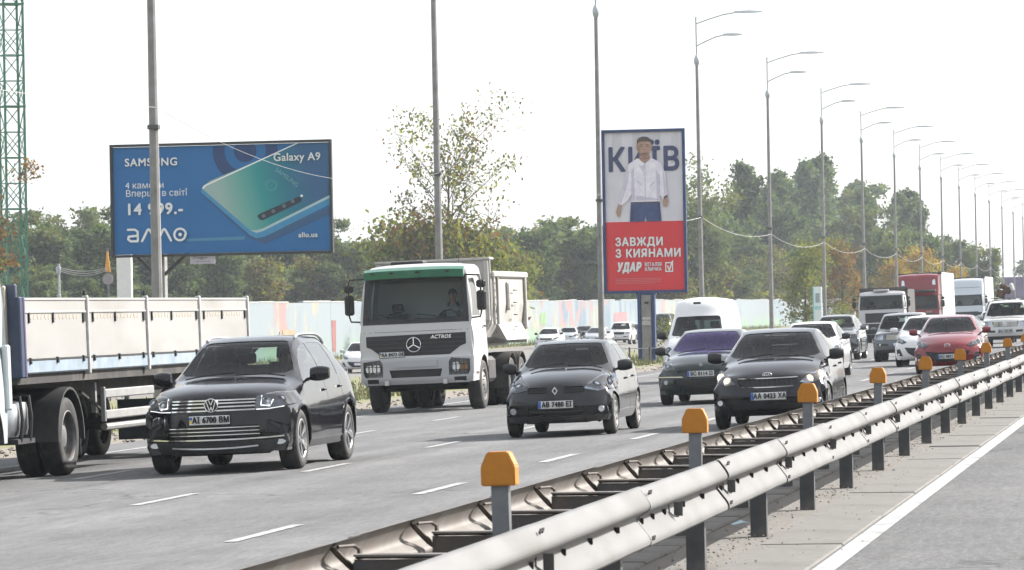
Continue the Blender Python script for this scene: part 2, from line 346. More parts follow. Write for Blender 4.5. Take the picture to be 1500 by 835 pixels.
def beam_mesh(sgn, m):
    n = len(WPROF); L_ = PITCH+.16; ny = 9; vs = []; rnd = random.Random(5 if sgn > 0 else 6)
    for th in (0, .004):
        for i in range(ny):
            y = L_*i/(ny-1); k = .006*(1-i/(ny-1)); wob = rnd.uniform(-.0025, .0025)
            for d, z in WPROF: vs.append((sgn*(d-th+k+wob), y, z))
    fs = []
    for s_ in range(2):
        for i in range(ny-1):
            for j in range(n-1):
                a = s_*ny*n+i*n+j; fs.append((a, a+1, a+n+1, a+n))
    for j in range(n-1): fs += [(j, j+1, ny*n+j+1, ny*n+j), ((ny-1)*n+j, (ny-1)*n+j+1, ny*n+(ny-1)*n+j+1, ny*n+(ny-1)*n+j)]
    for i in range(ny-1): fs += [(i*n, (i+1)*n, ny*n+(i+1)*n, ny*n+i*n), (i*n+n-1, (i+1)*n+n-1, ny*n+(i+1)*n+n-1, ny*n+i*n+n-1)]
    return MB().add(vs, fs).mesh('rail_beam', m, 35)
BM_N, BM_F = beam_mesh(1, GALV), beam_mesh(-1, GALV_D)
# slot and bolt marks near each beam joint (front of the near rail)
sb = MB()
for z, d, tilt in ((.672, .066, .9), (.405, .0825, 0.)):
    for dy in (.03, .10):
        sb.box((d+.006, dy, z), (.012, .045, .010), Matrix.Rotation(.35, 3, 'X'))
for dy in (.05, .55, 1.1, 2.05, 3.1): sb.box((.018, dy, .505), (.03, .014, .035))
SLOT = sb.mesh('bolt_slot', DARK)
cb = MB()   # C-section cross bar from near post to far rail
cb.box((-.30, .012, .592), (.66, .045, .012)); cb.box((-.30, -.032, .525), (.66, .006, .12)); cb.box((-.30, 0, .467), (.66, .07, .006))
FLG = MB().box((-.30, -.005, .604), (.66, .10, .010)).mesh('flange', GALV_D); CROSS = cb.mesh('cross_bar', mat('cross_bar_steel', (.085, .075, .07), .6, .2, var=.15, scale=8, dirt=(.22, .17, .12, .5, 6.)))
br = MB(); br.tube([(.02, .02, .52), (0, -.04, .545), (-.03, -.14, .60), (-.05, -.22, .645), (-.04, -.24, .66)], .016, 6); br.tube([(.03, .03, .44), (.03, .03, .62), (.01, -.02, .645), (-.03, -.20, .65)], .009, 6); br.box((.03, .02, .53), (.014, .05, .20))
BRK = br.mesh('bracket', DARK if 0 else mat('bracket_iron', (.09, .07, .055), .7, .2, var=.2, scale=20), 40)
pm = MB(); pm.box((0, 0, .16), (.012, .11, .90)); pm.box((.06, -.055, .16), (.12, .006, .90)); pm.box((.06, .055, .16), (.12, .006, .90)); POST = pm.mesh('post', STEEL)
pn = MB(); pn.box((-.0, -.05, .12), (.125, .008, .98)); pn.box((-.058, 0, .12), (.008, .1, .98)); pn.box((.058, 0, .12), (.008, .1, .98)); POSTN = pn.mesh('post', STEEL)
rf = MB(); rf.box((.075, .02, .515), (.055, .006, .085)); rf.tube([(.0, .03, .56), (.02, -.02, .548), (.03, -.07, .50), (.055, -.02, .472), (.075, .02, .47)], .006, 6)
REFL = rf.mesh('reflector', mat('reflector_grey', (.10, .10, .095), .5, .2, var=.15))
rail = empty('guard_rail', (-3.6, YB, 0), 0, 'double steel guard rail with dark posts running along the median', 'guard rail')
def rp(name, me, X, Y, Z=0, par=rail, rz=0):
    o = mesh_obj(name, me, None, par); o.location = (X+3.6, Y-YB, Z) if par is rail else (X, Y, Z)
    o.rotation_euler = (0, 0, rz); return o
for k in range(-1, 56):
    Y = YB+PITCH*k; jx, jz = random.uniform(-.006, .006), random.uniform(-.006, .008)
    b = rp('rail_beam', BM_N, -3.19+jx, Y+.45, jz+.005)
    if k < 26: rp('bolt_slot', SLOT, 0, .04, 0, b)['kind'] = 'stuff'
    rp('rail_beam', BM_F, -3.98+jx, Y+.2, -.02-jz)
    rp('post', POSTN, -3.28, Y+random.uniform(-.02, .02), random.uniform(-.01, .01))
    rp('post', POST, -3.93, Y+.02, -.04)
    for h in (0, 1):
        if k < 40:
            rp('flange', FLG, 0, 0, 0, rp('cross_bar', CROSS, -3.30, Y+PITCH/2*h, random.uniform(-.008, .008))); rp('bracket', BRK, -3.955, Y+PITCH/2*h+.05, 0)
    if k < 34: rp('reflector', REFL, -3.19, Y+.7+(1.1 if k == 3 else 0), random.uniform(-.006, .006), rail, random.uniform(-.05, .05))
PLATE = MB().prism([(-.085, 0), (.085, 0), (.085, .095), (.052, .165), (-.052, .165), (-.085, .095)], -.045, .045).mesh('marker_head', YEL)
PLB = bmesh.new(); PLB.from_mesh(PLATE); bmesh.ops.bevel(PLB, geom=PLB.edges[:], offset=.006, segments=2, affect='EDGES'); PLB.to_mesh(PLATE); PLB.free()
mp_ = MB(); mp_.box((0, 0, .73), (.085, .05, .52)); MPOST = mp_.mesh('marker_post', STEEL2)
ORD = ['nearest', 'second nearest', 'third', 'fourth', 'fifth', 'sixth', 'seventh', 'eighth', 'ninth', 'tenth', 'eleventh', 'twelfth', 'thirteenth', 'fourteenth', 'fifteenth', 'sixteenth']
for i in range(16):
    Y = YB+PITCH*(2+2*i)+(.44 if i == 0 else .10)
    e = empty('road_marker', (-3.285+random.uniform(-.01, .01), Y, 0), random.uniform(-.06, .06), f'{ORD[i]} orange-yellow capped marker post along the guard rail, counted from the camera', 'marker post', 'marker posts on the guard rail')
    e.rotation_euler = (random.uniform(-.01, .01), random.uniform(-.02, .02), random.uniform(-.07, .07))
    rp('post', MPOST, 0, 0, 0, e); rp('marker_head', PLATE, 0, -.01, .905, e)
    if i < 6:
        rp('bolt', MB().lathe([(0, -.036), (.018, -.034), (.018, -.026)], (0, 0, .56), 'y', 8).mesh('bolt', mat('rusty_bolt', (.10, .05, .03), .8, var=.2)), 0, 0, 0, e)
# ================================================================ VEHICLE LIBRARY
def pchip(xs, ys):
    xs = [float(a) for a in xs]; ys = [float(a) for a in ys]; n = len(xs)
    h = [xs[i+1]-xs[i] for i in range(n-1)]; d = [(ys[i+1]-ys[i])/h[i] for i in range(n-1)]; m = [0.]*n
    for i in range(1, n-1):
        if d[i-1]*d[i] > 0:
            w1, w2 = 2*h[i]+h[i-1], h[i]+2*h[i-1]; m[i] = (w1+w2)/(w1/d[i-1]+w2/d[i])
    m[0], m[-1] = d[0], d[-1]
    def f(x):
        if x <= xs[0]: return ys[0]
        if x >= xs[-1]: return ys[-1]
        i = 0
        while x > xs[i+1]: i += 1
        t = (x-xs[i])/h[i]; t2, t3 = t*t, t*t*t
        return (2*t3-3*t2+1)*ys[i]+(t3-2*t2+t)*h[i]*m[i]+(-2*t3+3*t2)*ys[i+1]+(t3-t2)*h[i]*m[i+1]
    return f
def inpoly(p, poly):
    x, y = p; c = False; n = len(poly)
    for i in range(n):
        (x1, y1), (x2, y2) = poly[i], poly[i-1]
        if (y1 > y) != (y2 > y) and x < (x2-x1)*(y-y1)/(y2-y1)+x1: c = not c
    return c
class Body:
    """closed shell: a profile strip (front bottom - hood - roof - tail) swept across the width, plus bulged sides down to the sill.
    prof rows: (y, z, half width at the edge, y shift of the edge, z drop of the edge)"""
    def __init__(s, prof, Wm, zb, belt, taper=(.14, 1.0, .12, .9), nu=5, nt=8, nr=10, mid=None, tum=.05, sill=.05, crown=3.0, plan=2.4):
        s.prof = prof; s.Wm = Wm; s.zb = zb; s.L = max(p[0] for p in prof)
        us = [0.]
        for a, b in zip(prof, prof[1:]): us.append(us[-1]+math.hypot(b[0]-a[0], b[1]-a[1]))
        ch = [pchip(us, [p[k] for p in prof]) for k in range(5)]
        U = []
        for i in range(len(us)-1):
            n = max(2, min(nu, int((us[i+1]-us[i])/.07)+1)); U += [us[i]+(us[i+1]-us[i])*k/n for k in range(n)]
        U.append(us[-1])
        s.belt = belt if callable(belt) else (lambda y: belt)
        L0 = s.L
        def wm(y):
            f, fl, r, rl = taper; k = 1.
            if y < fl: k -= f*((fl-y)/fl)**2.4
            if y > L0-rl: k -= r*((y-(L0-rl))/rl)**2.4
            return Wm*k
        s.wm = wm
        mid = mid or (zb+s.belt(1.5))/2
        V = []; idx = {}; F = []
        ts = [k/nt for k in range(-nt, nt+1)]
        ts = [math.copysign(abs(t)**.82, t) for t in ts]
        E = []
        for i, u in enumerate(U):
            y, z, W, dy, dz = (c(u) for c in ch); E.append((y+dy, z-dz, W))
            for j, t in enumerate(ts):
                idx[('t', i, j)] = len(V); a = abs(t); V.append((W*t, y+dy*a**plan, z-dz*a**crown))
        nt2 = len(ts)
        for i in range(len(U)-1):
            for j in range(nt2-1): F.append((idx['t', i, j], idx['t', i, j+1], idx['t', i+1, j+1], idx['t', i+1, j]))
        ysl = []; cur = -1e9
        for e in E: cur = max(cur+1e-4, e[0]); ysl.append(cur)
        # keep the columns from crossing on the tail
        cur = 1e9
        for i in range(len(E)-1, -1, -1): cur = min(cur-1e-4, max(E[i][0], ysl[i]) if E[i][0] >= ysl[i]-.02 else E[i][0]); ysl[i] = min(ysl[i], cur) if ysl[i] > cur else ysl[i]
        for sg, jj in ((-1, 0), (1, nt2-1)):
            for i, (ye, ze, W) in enumerate(E):
                idx[(sg, i, 0)] = idx['t', i, jj]
                for r in range(1, nr+1):
                    q = r/nr; z = ze+(zb-ze)*q; y = ye+(ysl[i]-ye)*q; wmy = wm(y); zbelt = s.belt(y)
                    K = [(zb, wmy-sill), (zb+.10, wmy-.012), (mid, wmy), (zbelt-.03, wmy-tum), (zbelt, wmy-tum-.012)]
                    if ze > zbelt+.06: K.append((ze, W))
                    else: K = [k for k in K if k[0] < ze-.07]+[(ze, min(W, wmy))]
                    if len(K) < 2: x = W
                    else:
                        x = None
                        for (z0, x0), (z1, x1) in zip(K, K[1:]):
                            if z0-1e-6 <= z <= z1+1e-6:
                                t = (z-z0)/max(1e-6, z1-z0); x = x0+(x1-x0)*t
                                if z1 > zbelt+.01: x += .035*math.sin(math.pi*t)   # bowed window plane
                        if x is None: x = K[0][1] if z < K[0][0] else W
                    idx[(sg, i, r)] = len(V); V.append((sg*x, y, z))
            for i in range(len(E)-1):
                for r in range(nr):
                    q = (idx[sg, i, r], idx[sg, i, r+1], idx[sg, i+1, r+1], idx[sg, i+1, r]); F.append(q if sg > 0 else q[::-1])
        # floor between sills
        for i in range(len(E)-1): F.append((idx[-1, i, nr], idx[1, i, nr], idx[1, i+1, nr], idx[-1, i+1, nr]))
        s.E = E; s.bm = bmesh.new(); bv = [s.bm.verts.new(v) for v in V]
        for f in F:
            if len(set(f)) == len(f):
                try: s.bm.faces.new([bv[k] for k in f])
                except ValueError: pass
        bmesh.ops.remove_doubles(s.bm, verts=s.bm.verts, dist=2e-4)
        bmesh.ops.dissolve_degenerate(s.bm, dist=1e-4, edges=s.bm.edges)
        bmesh.ops.recalc_face_normals(s.bm, faces=s.bm.faces)
        for f in s.bm.faces: f.smooth = True
        s.bvh = BVHTree.FromBMesh(s.bm)
    def front(s, x, z):
        h = s.bvh.ray_cast(Vector((x, -3, z)), Vector((0, 1, 0))); return h[0].y if h[0] else 0.
    def side(s, y, z):
        h = s.bvh.ray_cast(Vector((4, y, z)), Vector((-1, 0, 0))); return h[0].x if h[0] else s.Wm
    def top(s, x, y):
        h = s.bvh.ray_cast(Vector((x, y, 6)), Vector((0, 0, -1))); return h[0].z if h[0] else 1.
    def ztop(s, y):
        """roof-edge height of the side at y"""
        best = -1
        for a, b in zip(s.E, s.E[1:]):
            if (a[0]-y)*(b[0]-y) <= 0 and abs(b[0]-a[0]) > 1e-6: best = max(best, a[1]+(b[1]-a[1])*(y-a[0])/(b[0]-a[0]))
        return best
    def cut(s, poly, view, off=0., wall=0., keep=False, sg=1, lim=None, nmin=.12):
        """cut the polygon out of the shell as its own bmesh. view: 'front' (x,z), 'side' (y,z), 'diag' (front-quarter, a=x-ish)"""
        ax = {'front': Vector((0, -1, 0)), 'side': Vector((sg, 0, 0)), 'back': Vector((0, 1, 0)), 'top': Vector((0, 0, 1))}[view]
        def P(c):
            return (c.x, c.z) if view in ('front', 'back') else ((c.y, c.z) if view == 'side' else (c.x, c.y))
        xs = [p[0] for p in poly]; ys = [p[1] for p in poly]; x0, x1, y0, y1 = min(xs), max(xs), min(ys), max(ys)
        cand = []
        for f in s.bm.faces:
            if f.normal.dot(ax) < nmin: continue
            c = f.calc_center_median()
            if lim and not lim(c): continue
            if view == 'side' and c.x*sg < 0: continue
            pp = [P(v.co) for v in f.verts]
            if max(p[0] for p in pp) < x0 or min(p[0] for p in pp) > x1 or max(p[1] for p in pp) < y0 or min(p[1] for p in pp) > y1: continue
            cand.append(f)
        n = len(poly)
        for i in range(n):
            a, b = poly[i], poly[(i+1) % n]
            mx0, mx1, my0, my1 = min(a[0], b[0])-1e-3, max(a[0], b[0])+1e-3, min(a[1], b[1])-1e-3, max(a[1], b[1])+1e-3
            if view in ('front', 'back'): co = Vector((a[0], 0, a[1])); d = Vector((b[0]-a[0], 0, b[1]-a[1]))
            elif view == 'side': co = Vector((0, a[0], a[1])); d = Vector((0, b[0]-a[0], b[1]-a[1]))
            else: co = Vector((a[0], a[1], 0)); d = Vector((b[0]-a[0], b[1]-a[1], 0))
            no = d.cross(ax)
            if no.length < 1e-7: continue
            no.normalize(); hit = []; rest = []
            for f in cand:
                pp = [P(v.co) for v in f.verts]
                if max(p[0] for p in pp) < mx0 or min(p[0] for p in pp) > mx1 or max(p[1] for p in pp) < my0 or min(p[1] for p in pp) > my1: rest.append(f)
                else: hit.append(f)
            if not hit: continue
            ee = {e for f in hit for e in f.edges}; vv = {v for f in hit for v in f.verts}
            r = bmesh.ops.bisect_plane(s.bm, geom=list(vv)+list(ee)+hit, dist=1e-5, plane_co=co, plane_no=no)
            cand = rest+[g for g in r['geom'] if isinstance(g, bmesh.types.BMFace)]
        ins = [f for f in cand if f.is_valid and inpoly(P(f.calc_center_median()), poly)]
        nb = bmesh.new(); mp = {}
        s.bm.normal_update()
        for f in ins:
            vs = []
            for v in f.verts:
                if v not in mp: mp[v] = nb.verts.new(v.co + v.normal*off)
                vs.append(mp[v])
            try: nf = nb.faces.new(vs); nf.smooth = True
            except ValueError: pass
        if wall:
            nb.normal_update(); be = [e for e in nb.edges if e.is_boundary]
            r = bmesh.ops.extrude_edge_only(nb, edges=be); nv = [g for g in r['geom'] if isinstance(g, bmesh.types.BMVert)]
            for v in nv: v.co -= ax*wall
        if not keep: bmesh.ops.delete(s.bm, geom=ins, context='FACES')
        return nb
def drop_slivers(bm, frac=.10):
    """remove loose slivers left over by a cut"""
    seen = set(); isl = []
    for f in bm.faces:
        if f in seen: continue
        st = [f]; seen.add(f); g = []
        while st:
            x = st.pop(); g.append(x)
            for e in x.edges:
                for y in e.link_faces:
                    if y not in seen: seen.add(y); st.append(y)
        isl.append((sum(x.calc_area() for x in g), g))
    if len(isl) > 1:
        mx = max(a for a, _ in isl); kill = [x for a, g in isl if a < frac*mx for x in g]
        if kill: bmesh.ops.delete(bm, geom=kill, context='FACES')
def bm_obj(bm, name, m, parent, ang=40):
    if name != 'body': drop_slivers(bm)
    me = bpy.data.meshes.new(name); bm.to_mesh(me); bm.free(); me.materials.append(m); 
    try: me.set_sharp_from_angle(angle=math.radians(ang))
    except Exception: pass
    return mesh_obj(name, me, None, parent)
BLK = mat('black_plastic', (.010, .010, .011), .55, var=.15, scale=9)
TRIM = mat('grey_plastic', (.032, .032, .034), .6, var=.15, scale=9, dirt=(.10, .09, .08, .35, 3.))
UNDER = mat('underbody', (.012, .012, .012), .9, var=.2)
CHROME = mat('chrome', (.75, .76, .78), .12, 1., var=0)
ALU = mat('alloy', (.55, .56, .58), .3, .9, var=.06, scale=10, dirt=(.18, .15, .12, .5, 4.))
STLW = mat('steel_wheel', (.20, .20, .20), .5, .4, var=.15, scale=10, dirt=(.25, .20, .15, .6, 5.))
RUB = mat('tyre_rubber', (.028, .027, .026), .8, var=.2, scale=14, dirt=(.10, .088, .075, .4, 5.))
GLASS = glass('windscreen_glass', (.76, .84, .82), .36); GLASS_S = glass('side_glass', (.25, .30, .30), 1., 3.4); GLASS_D = glass('window_glass_dark', (.10, .12, .13), .6); GLASS_P = glass('window_glass_violet', (.18, .13, .40), (.50, .43, .78))
LAMPC = glass('lamp_glass', (.82, .84, .86)); SEAT = mat('seat_cloth', (.045, .045, .05), .9, var=.2, scale=12); DASH = mat('dashboard', (.022, .022, .024), .7, var=.1)
REFLC = mat('lamp_reflector', (.62, .64, .68), .18, .9, var=.1, scale=18); AMBER = mat('amber_lens', (.75, .26, .03), .25, var=.05, coat=.5)
DRL = mat('running_light', (1, 1, 1), .3, var=0, emit=(1, .98, .95, .55)); WARM = mat('lit_headlamp', (1, .9, .7), .3, var=0, emit=(1, .80, .52, 1.1)); WHITE_L = mat('lit_white_lamp', (1, 1, 1), .3, var=0, emit=(.95, .95, 1, 2.5))
PLATEM = mat('plate_white', (.72, .72, .70), .45, var=.06, scale=20); PBLUE = mat('plate_blue', (.05, .12, .42), .5, var=.05); PYEL = mat('plate_yellow', (.75, .55, .08), .5, var=.05); PTXT = mat('plate_black', (.012, .012, .015), .5, var=0)
def tyre_prof(R, wd, rr):
    h = wd/2; return [(rr, -h*.82), (rr+.012, -h*.95), (rr+(R-rr)*.5, -h*1.0), (R-.028, -h*.93), (R-.008, -h*.78), (R, -h*.55), (R, -h*.18), (R-.006, -h*.15), (R-.006, -h*.10), (R, -h*.07), (R, h*.07), (R-.006, h*.10), (R-.006, h*.15), (R, h*.18), (R, h*.55), (R-.008, h*.78), (R-.028, h*.93), (rr+(R-rr)*.5, h*1.0), (rr+.012, h*.95), (rr, h*.82)]
WHEELS = {}
def wheel(parent, x, y, R, wd, sg, style='alloy', rr=None, steer=0.):
    """wheel (hub and brake) > tyre, rim"""
    key = (round(R, 3), round(wd, 3), sg, style); rr = rr or R*.66
    if key not in WHEELS:
        t = MB().lathe(tyre_prof(R, wd, rr), (0, 0, 0), 'x', 40).mesh('tyre', RUB, 50)
        r = MB(); o = sg*wd/2
        r.lathe([(rr+.004, o*.92), (rr-.012, o*.95), (rr-.022, o*.86), (rr-.03, o*.2), (rr-.035, -o*.8)], (0, 0, 0), 'x', 36)
        if style == 'alloy':
            for k in range(5):
                for d in (-.12, .12):
                    a = 2*math.pi*k/5+d; b = 2*math.pi*k/5+d*.55
                    r.bar((o*.62, .05*math.cos(b), .05*math.sin(b)), (o*.82, (rr-.015)*math.cos(a), (rr-.015)*math.sin(a)), .028, .045, (1, 0, 0))
            r.lathe([(.0, o*.72), (.055, o*.70), (.065, o*.58), (.065, o*.3)], (0, 0, 0), 'x', 20); mm = ALU
        elif style == 'cap':
            for k in range(7):
                a = 2*math.pi*k/7; r.bar((o*.7, .04*math.cos(a), .04*math.sin(a)), (o*.84, (rr-.01)*math.cos(a), (rr-.01)*math.sin(a)), .06, .02, (1, 0, 0))
            r.lathe([(0, o*.75), (.06, o*.72), (.07, o*.6), (rr*.7, o*.66), (rr*.72, o*.4)], (0, 0, 0), 'x', 20); mm = ALU if 0 else mat('wheel_cap', (.38, .38, .38), .4, .3, var=.1, dirt=(.16, .14, .12, .6, 5.))
        else:   # truck disc wheel
            d = 1 if style == 'truck_front' else -1
            if d > 0: r.lathe([(rr-.035, o*.55), (rr*.75, o*.80), (rr*.62, o*.95), (rr*.45, o*.95), (rr*.40, o*1.05), (rr*.24, o*1.12), (0, o*1.12)], (0, 0, 0), 'x', 28)
            else: r.lathe([(rr-.03, o*.7), (rr*.92, o*.2), (rr*.80, -o*.2), (rr*.45, -o*.25), (rr*.42, o*.45), (rr*.25, o*.55), (0, o*.55)], (0, 0, 0), 'x', 28)
            for k in range(10):
                a = 2*math.pi*k/10; q = rr*(.53 if d > 0 else .6); r.lathe([(.018, o*(.9 if d > 0 else -.3)), (.016, o*(1.12 if d > 0 else .05)), (0, o*(1.14 if d > 0 else .08))], (0, q*math.cos(a), q*math.sin(a)), 'x', 6)
            mm = STLW
        h = MB().lathe([(0, o*.35), (rr*.58, o*.33), (rr*.58, o*.2), (.07, o*.1), (.05, -o*1.0), (0, -o*1.0)], (0, 0, 0), 'x', 24)
        WHEELS[key] = (h.mesh('wheel', UNDER, 40), t, r.mesh('rim', mm, 35))
    h, t, r = WHEELS[key]
    wo_ = mesh_obj('wheel', h, None, parent); wo_.location = (x, y, R); wo_.rotation_euler = (random.uniform(0, 6), 0, 0) if not steer else (0, 0, steer)
    mesh_obj('tyre', t, None, wo_); mesh_obj('rim', r, None, wo_); return wo_
def plate(parent, x, y, z, txt, wd=.52, tilt=0., old=False, dx=0., rz=0.):
    p = MB().box((0, 0, 0), (wd, .012, .112), bev=.004).build('number_plate', PLATEM, parent); p.location = (x, y, z); p.rotation_euler = (tilt, 0, rz)
    MB().box((0, .003, 0), (wd+.02, .012, .13)).build('plate_holder', BLK, p)
    if old:
        MB().box((-wd/2+.022, -.0065, .024), (.036, .004, .036)).build('plate_flag', PBLUE, p); MB().box((-wd/2+.022, -.0065, -.016), (.036, .004, .036)).build('plate_flag', PYEL, p)
    else: MB().box((-wd/2+.023, -.0065, 0), (.042, .004, .106)).build('plate_flag', PBLUE, p)
    if txt:
        o = lettering(txt, .108, PTXT, p, (.022, -.0075, 0), 'plate_lettering', bold=.002, sx=.79); w_ = o.dimensions.x
    return p
def arc_poly(cx, cz, r, zcut, n=14):
    """wheel-arch polygon in (y,z): a circle cut at zcut"""
    a0 = math.asin(max(-1, min(1, (zcut-cz)/r))); P = [(cx-r*math.cos(a0), zcut-.15)]
    for k in range(n+1):
        a = math.pi-a0 - (math.pi-2*a0)*k/n; P.append((cx+r*math.cos(a), cz+r*math.sin(a)))
    P.append((cx+r*math.cos(a0), zcut-.15)); return P
def mirror_pod(parent, b, sg, y, z, m, s=1., x=None):
    x0 = (b.side(y, z) if x is None else x)
    vs = []; n = 10; rings = []
    for i in range(7):       # pod lofted outward, flat mirror face to the rear
        t = i/6; r = math.sin(math.pi*(.22+.62*t))**.5; cxx = x0+.035*s+.21*s*t; ring = []
        for k in range(n):
            a = 2*math.pi*k/n; yy = math.cos(a)*.08*s*r; zz = math.copysign(abs(math.sin(a))**.75, math.sin(a))*.088*s*r
            if yy > .03*s: yy = .03*s
            ring.append((sg*cxx, y+yy+.045*t*s, z+.045*s+zz+.01*t))
        rings.append(ring)
    vs = [p for r in rings for p in r]; fs = [(i*n+k, i*n+(k+1) % n, (i+1)*n+(k+1) % n, (i+1)*n+k) for i in range(6) for k in range(n)]+[tuple(range(n)), tuple(6*n+k for k in range(n))]
    o = MB().add(vs, fs).build('mirror', m, parent, 50)
    MB().bar((sg*(x0-.02), y, z-.02), (sg*(x0+.09*s), y+.005, z+.02), .05*s, .035*s).build('mirror_arm', BLK, o)
    return o
def steering(parent, x, y, z, r=.185):
    t = MB().tube([(r*math.cos(2*math.pi*k/18), 0, r*math.sin(2*math.pi*k/18)) for k in range(19)], .015, 6, False); t.bar((-r, 0, 0), (r, 0, 0), .03, .04); t.bar((0, 0, 0), (0, 0, -r), .03, .04)
    o = t.build('steering_wheel', DASH, parent, 40); o.location = (x, y, z); o.rotation_euler = (math.radians(-25), 0, 0); return o
def seat(parent, x, y, z, s=1.):
    q = MB(); R = Matrix.Rotation(math.radians(-14), 3, 'X'); q.box((0, .08, .30), (.48*s, .12, .62), R, .04); q.box((0, -.18, 0), (.48*s, .5, .14), None, .04)
    o = q.build('seat', SEAT, parent); o.location = (x, y, z)
    h = MB(); h.box((0, .17, .72), (.26*s, .09, .19), R, .035); h.build('headrest', SEAT, o); return o
def finish_car(b, root, m_body, wx, wheels, R, wd, arch, m_glass=GLASS, m_arch=None, style='alloy', windows=None, shield=None, rearwin=None, seats=True, doors=(), cowl=1.2, track=None, sgs=(1, -1), seams=True):
    """cut windows and arches, then add interior, wheels"""
    zb = b.zb; y_off = -b.L/2; parts = []
    Tm = Matrix.Translation((0, y_off, 0))
    def add(bm, name, m): bmesh.ops.transform(bm, matrix=Tm, verts=bm.verts); return bm_obj(bm, name, m, root)
    if shield: add(b.cut(shield[0], 'front', -.004, .012, lim=shield[1]), 'windscreen', m_glass)
    if rearwin: add(b.cut(rearwin[0], 'back', -.004, .012, lim=rearwin[1]), 'rear_window', GLASS)
    for sg in sgs:
        for (ya, yb, up, lo) in windows or ():
            n = 7; top = [(ya+(yb-ya)*k/n, b.ztop(ya+(yb-ya)*k/n)-up) for k in range(n+1)]; top = [(y, z) for y, z in top if z > b.belt(y)+lo+.012]
            if len(top) < 2: continue
            yA, yB = top[0][0], top[-1][0]
            poly = [(yA, b.belt(yA)+lo)]+top+[(yB, b.belt(yB)+lo)]
            add(b.cut(poly, 'side', -.003, .012, sg=sg, nmin=.2), 'side_window', GLASS_S)
        for wy in wheels:
            b.cut(arc_poly(wy, R*.98, arch, zb+.01), 'side', sg=sg, lim=lambda c: abs(c.x) > b.Wm*.55, nmin=.05).free()
        if seams:
            for ys, yt in doors:
                zt = b.belt(ys)-.0; add(b.cut([(ys-.006, zb+.10), (ys+.006, zb+.10), (yt+.006, zt), (yt-.006, zt)], 'side', -.006, sg=sg, nmin=.2), 'door_seam', BLK)
                o = MB().box((0, 0, 0), (.03, .17, .032), None, .01).build('door_handle', m_body, root); yh = ys-.16; zh = b.belt(yh)-.12; o.location = (sg*(b.side(yh, zh)+.014), yh+y_off, zh)
    # wheel-arch lips and dark wells
    tr = track or (b.Wm-wd/2-.015)
    for sg in (1, -1):
        for wy in wheels:
            n = 16; lip = MB(); well = MB(); P = []; Q = []
            a0 = math.asin(max(-1, min(1, (zb+.02-R*.98)/arch)))
            for k in range(n+1):
                a = math.pi-a0-(math.pi-2*a0)*k/n; y, z = wy+arch*math.cos(a), R*.98+arch*math.sin(a); xs = b.side(y, z) if z > zb+.02 else b.wm(y)-.05
                xs = min(xs, b.wm(y)+.01); P.append((sg*(xs+.004), y+y_off, z)); Q.append((sg*(tr-wd*.62), y+y_off, z))
            well.add(P+Q, [(k, k+1, n+1+k+1, n+1+k) for k in range(n)])
            c = len(Q); well.add(Q+[(sg*(tr-wd*.62), wy+y_off, zb)], [(k, k+1, c) for k in range(n)]); well.build('wheel_arch', UNDER, root, 40)
            if m_arch: lip.tube(P, .018, 6); lip.build('arch_trim', m_arch, root, 50)
            wheel(root, sg*tr, wy+y_off, R, wd, sg, style)
    under = MB(); under.box((0, 0, zb+.03), (b.Wm*1.1, b.L*.93, .10)); under.build('underbody', UNDER, root)
    if seats:
        zf = zb+.16; yc = seats[0]
        for sx in (-.36, .36): seat(root, sx*b.Wm/.85, yc+y_off, zf+seats[1])
        q = MB(); q.box((0, 0, .30), (b.Wm*1.35, .13, .55), Matrix.Rotation(math.radians(-15), 3, 'X'), .05); o = q.build('rear_seat', SEAT, root); o.location = (0, yc+y_off+1.0, zf+seats[1])
        for sx in (-.34, .34): h = MB(); h.box((sx, .14, .66), (.24, .09, .15), None, .03); h.build('headrest', SEAT, o)
        d = MB(); d.box((0, cowl+.32+y_off, b.belt(cowl)-.13), (b.Wm*1.62, .55, .22), None, .07); d.build('dashboard', DASH, root)
        steering(root, .36*b.Wm/.85, cowl+.66+y_off, b.belt(cowl)-.02)
        MB().box((0, cowl+.60+y_off, b.prof[0][1]), (.01, .01, .01))
        zr = max(p[1] for p in b.prof); MB().box((0, 0, 0), (.22, .03, .065), None, .012).build('rear_view_mirror', BLK, root).location = (0, seats[2]+y_off, zr-.17)
        MB().box((0, b.L/2+.1+y_off, zb+.12), (b.Wm*1.7, b.L*.55, .04)).build('cabin_floor', DASH, root)
    return add
def body_done(b, root, m):
    bmesh.ops.delete(b.bm, geom=[v for v in b.bm.verts if not v.link_faces], context='VERTS')
    bmesh.ops.transform(b.bm, matrix=Matrix.Translation((0, -b.L/2, 0)), verts=b.bm.verts)
    return bm_obj(b.bm, 'body', m, root, 32)
def mir(poly): return [(-x, z) for x, z in poly][::-1]
def strip(b, root, x0, x1, zf, h, m, name, out=.012, n=14, th=.02):
    """a bar following the front of the body; zf: height or function of x"""
    zf = zf if callable(zf) else (lambda x, z=zf: z); vs = []
    for k in range(n+1):
        x = x0+(x1-x0)*k/n; z = zf(x); 
        for dz in (-h/2, h/2):
            y = b.front(x, z)-b.L/2; vs += [(x, y-out, z+dz), (x, y+th, z+dz)]
    fs = []
    for k in range(n): a = 4*k; fs += [(a, a+4, a+6, a+2), (a+1, a+3, a+7, a+5), (a, a+1, a+5, a+4), (a+2, a+6, a+7, a+3)]
    fs += [(0, 2, 3, 1), (4*n, 4*n+1, 4*n+3, 4*n+2)]
    return MB().add(vs, fs).build(name, m, root, 40)
def wipers(b, root, cowl, sgn=1):
    for x0, x1 in ((-.52, .02), (.06, .60)):
        P = []
        for k in range(6):
            x = (x0+(x1-x0)*k/5)*b.Wm/.85; y = cowl-.02+.10*k/5
            P.append((x, y-b.L/2-.02, b.top(x, y)+.022))
        MB().tube(P, .009, 5).build('wiper', BLK, root)
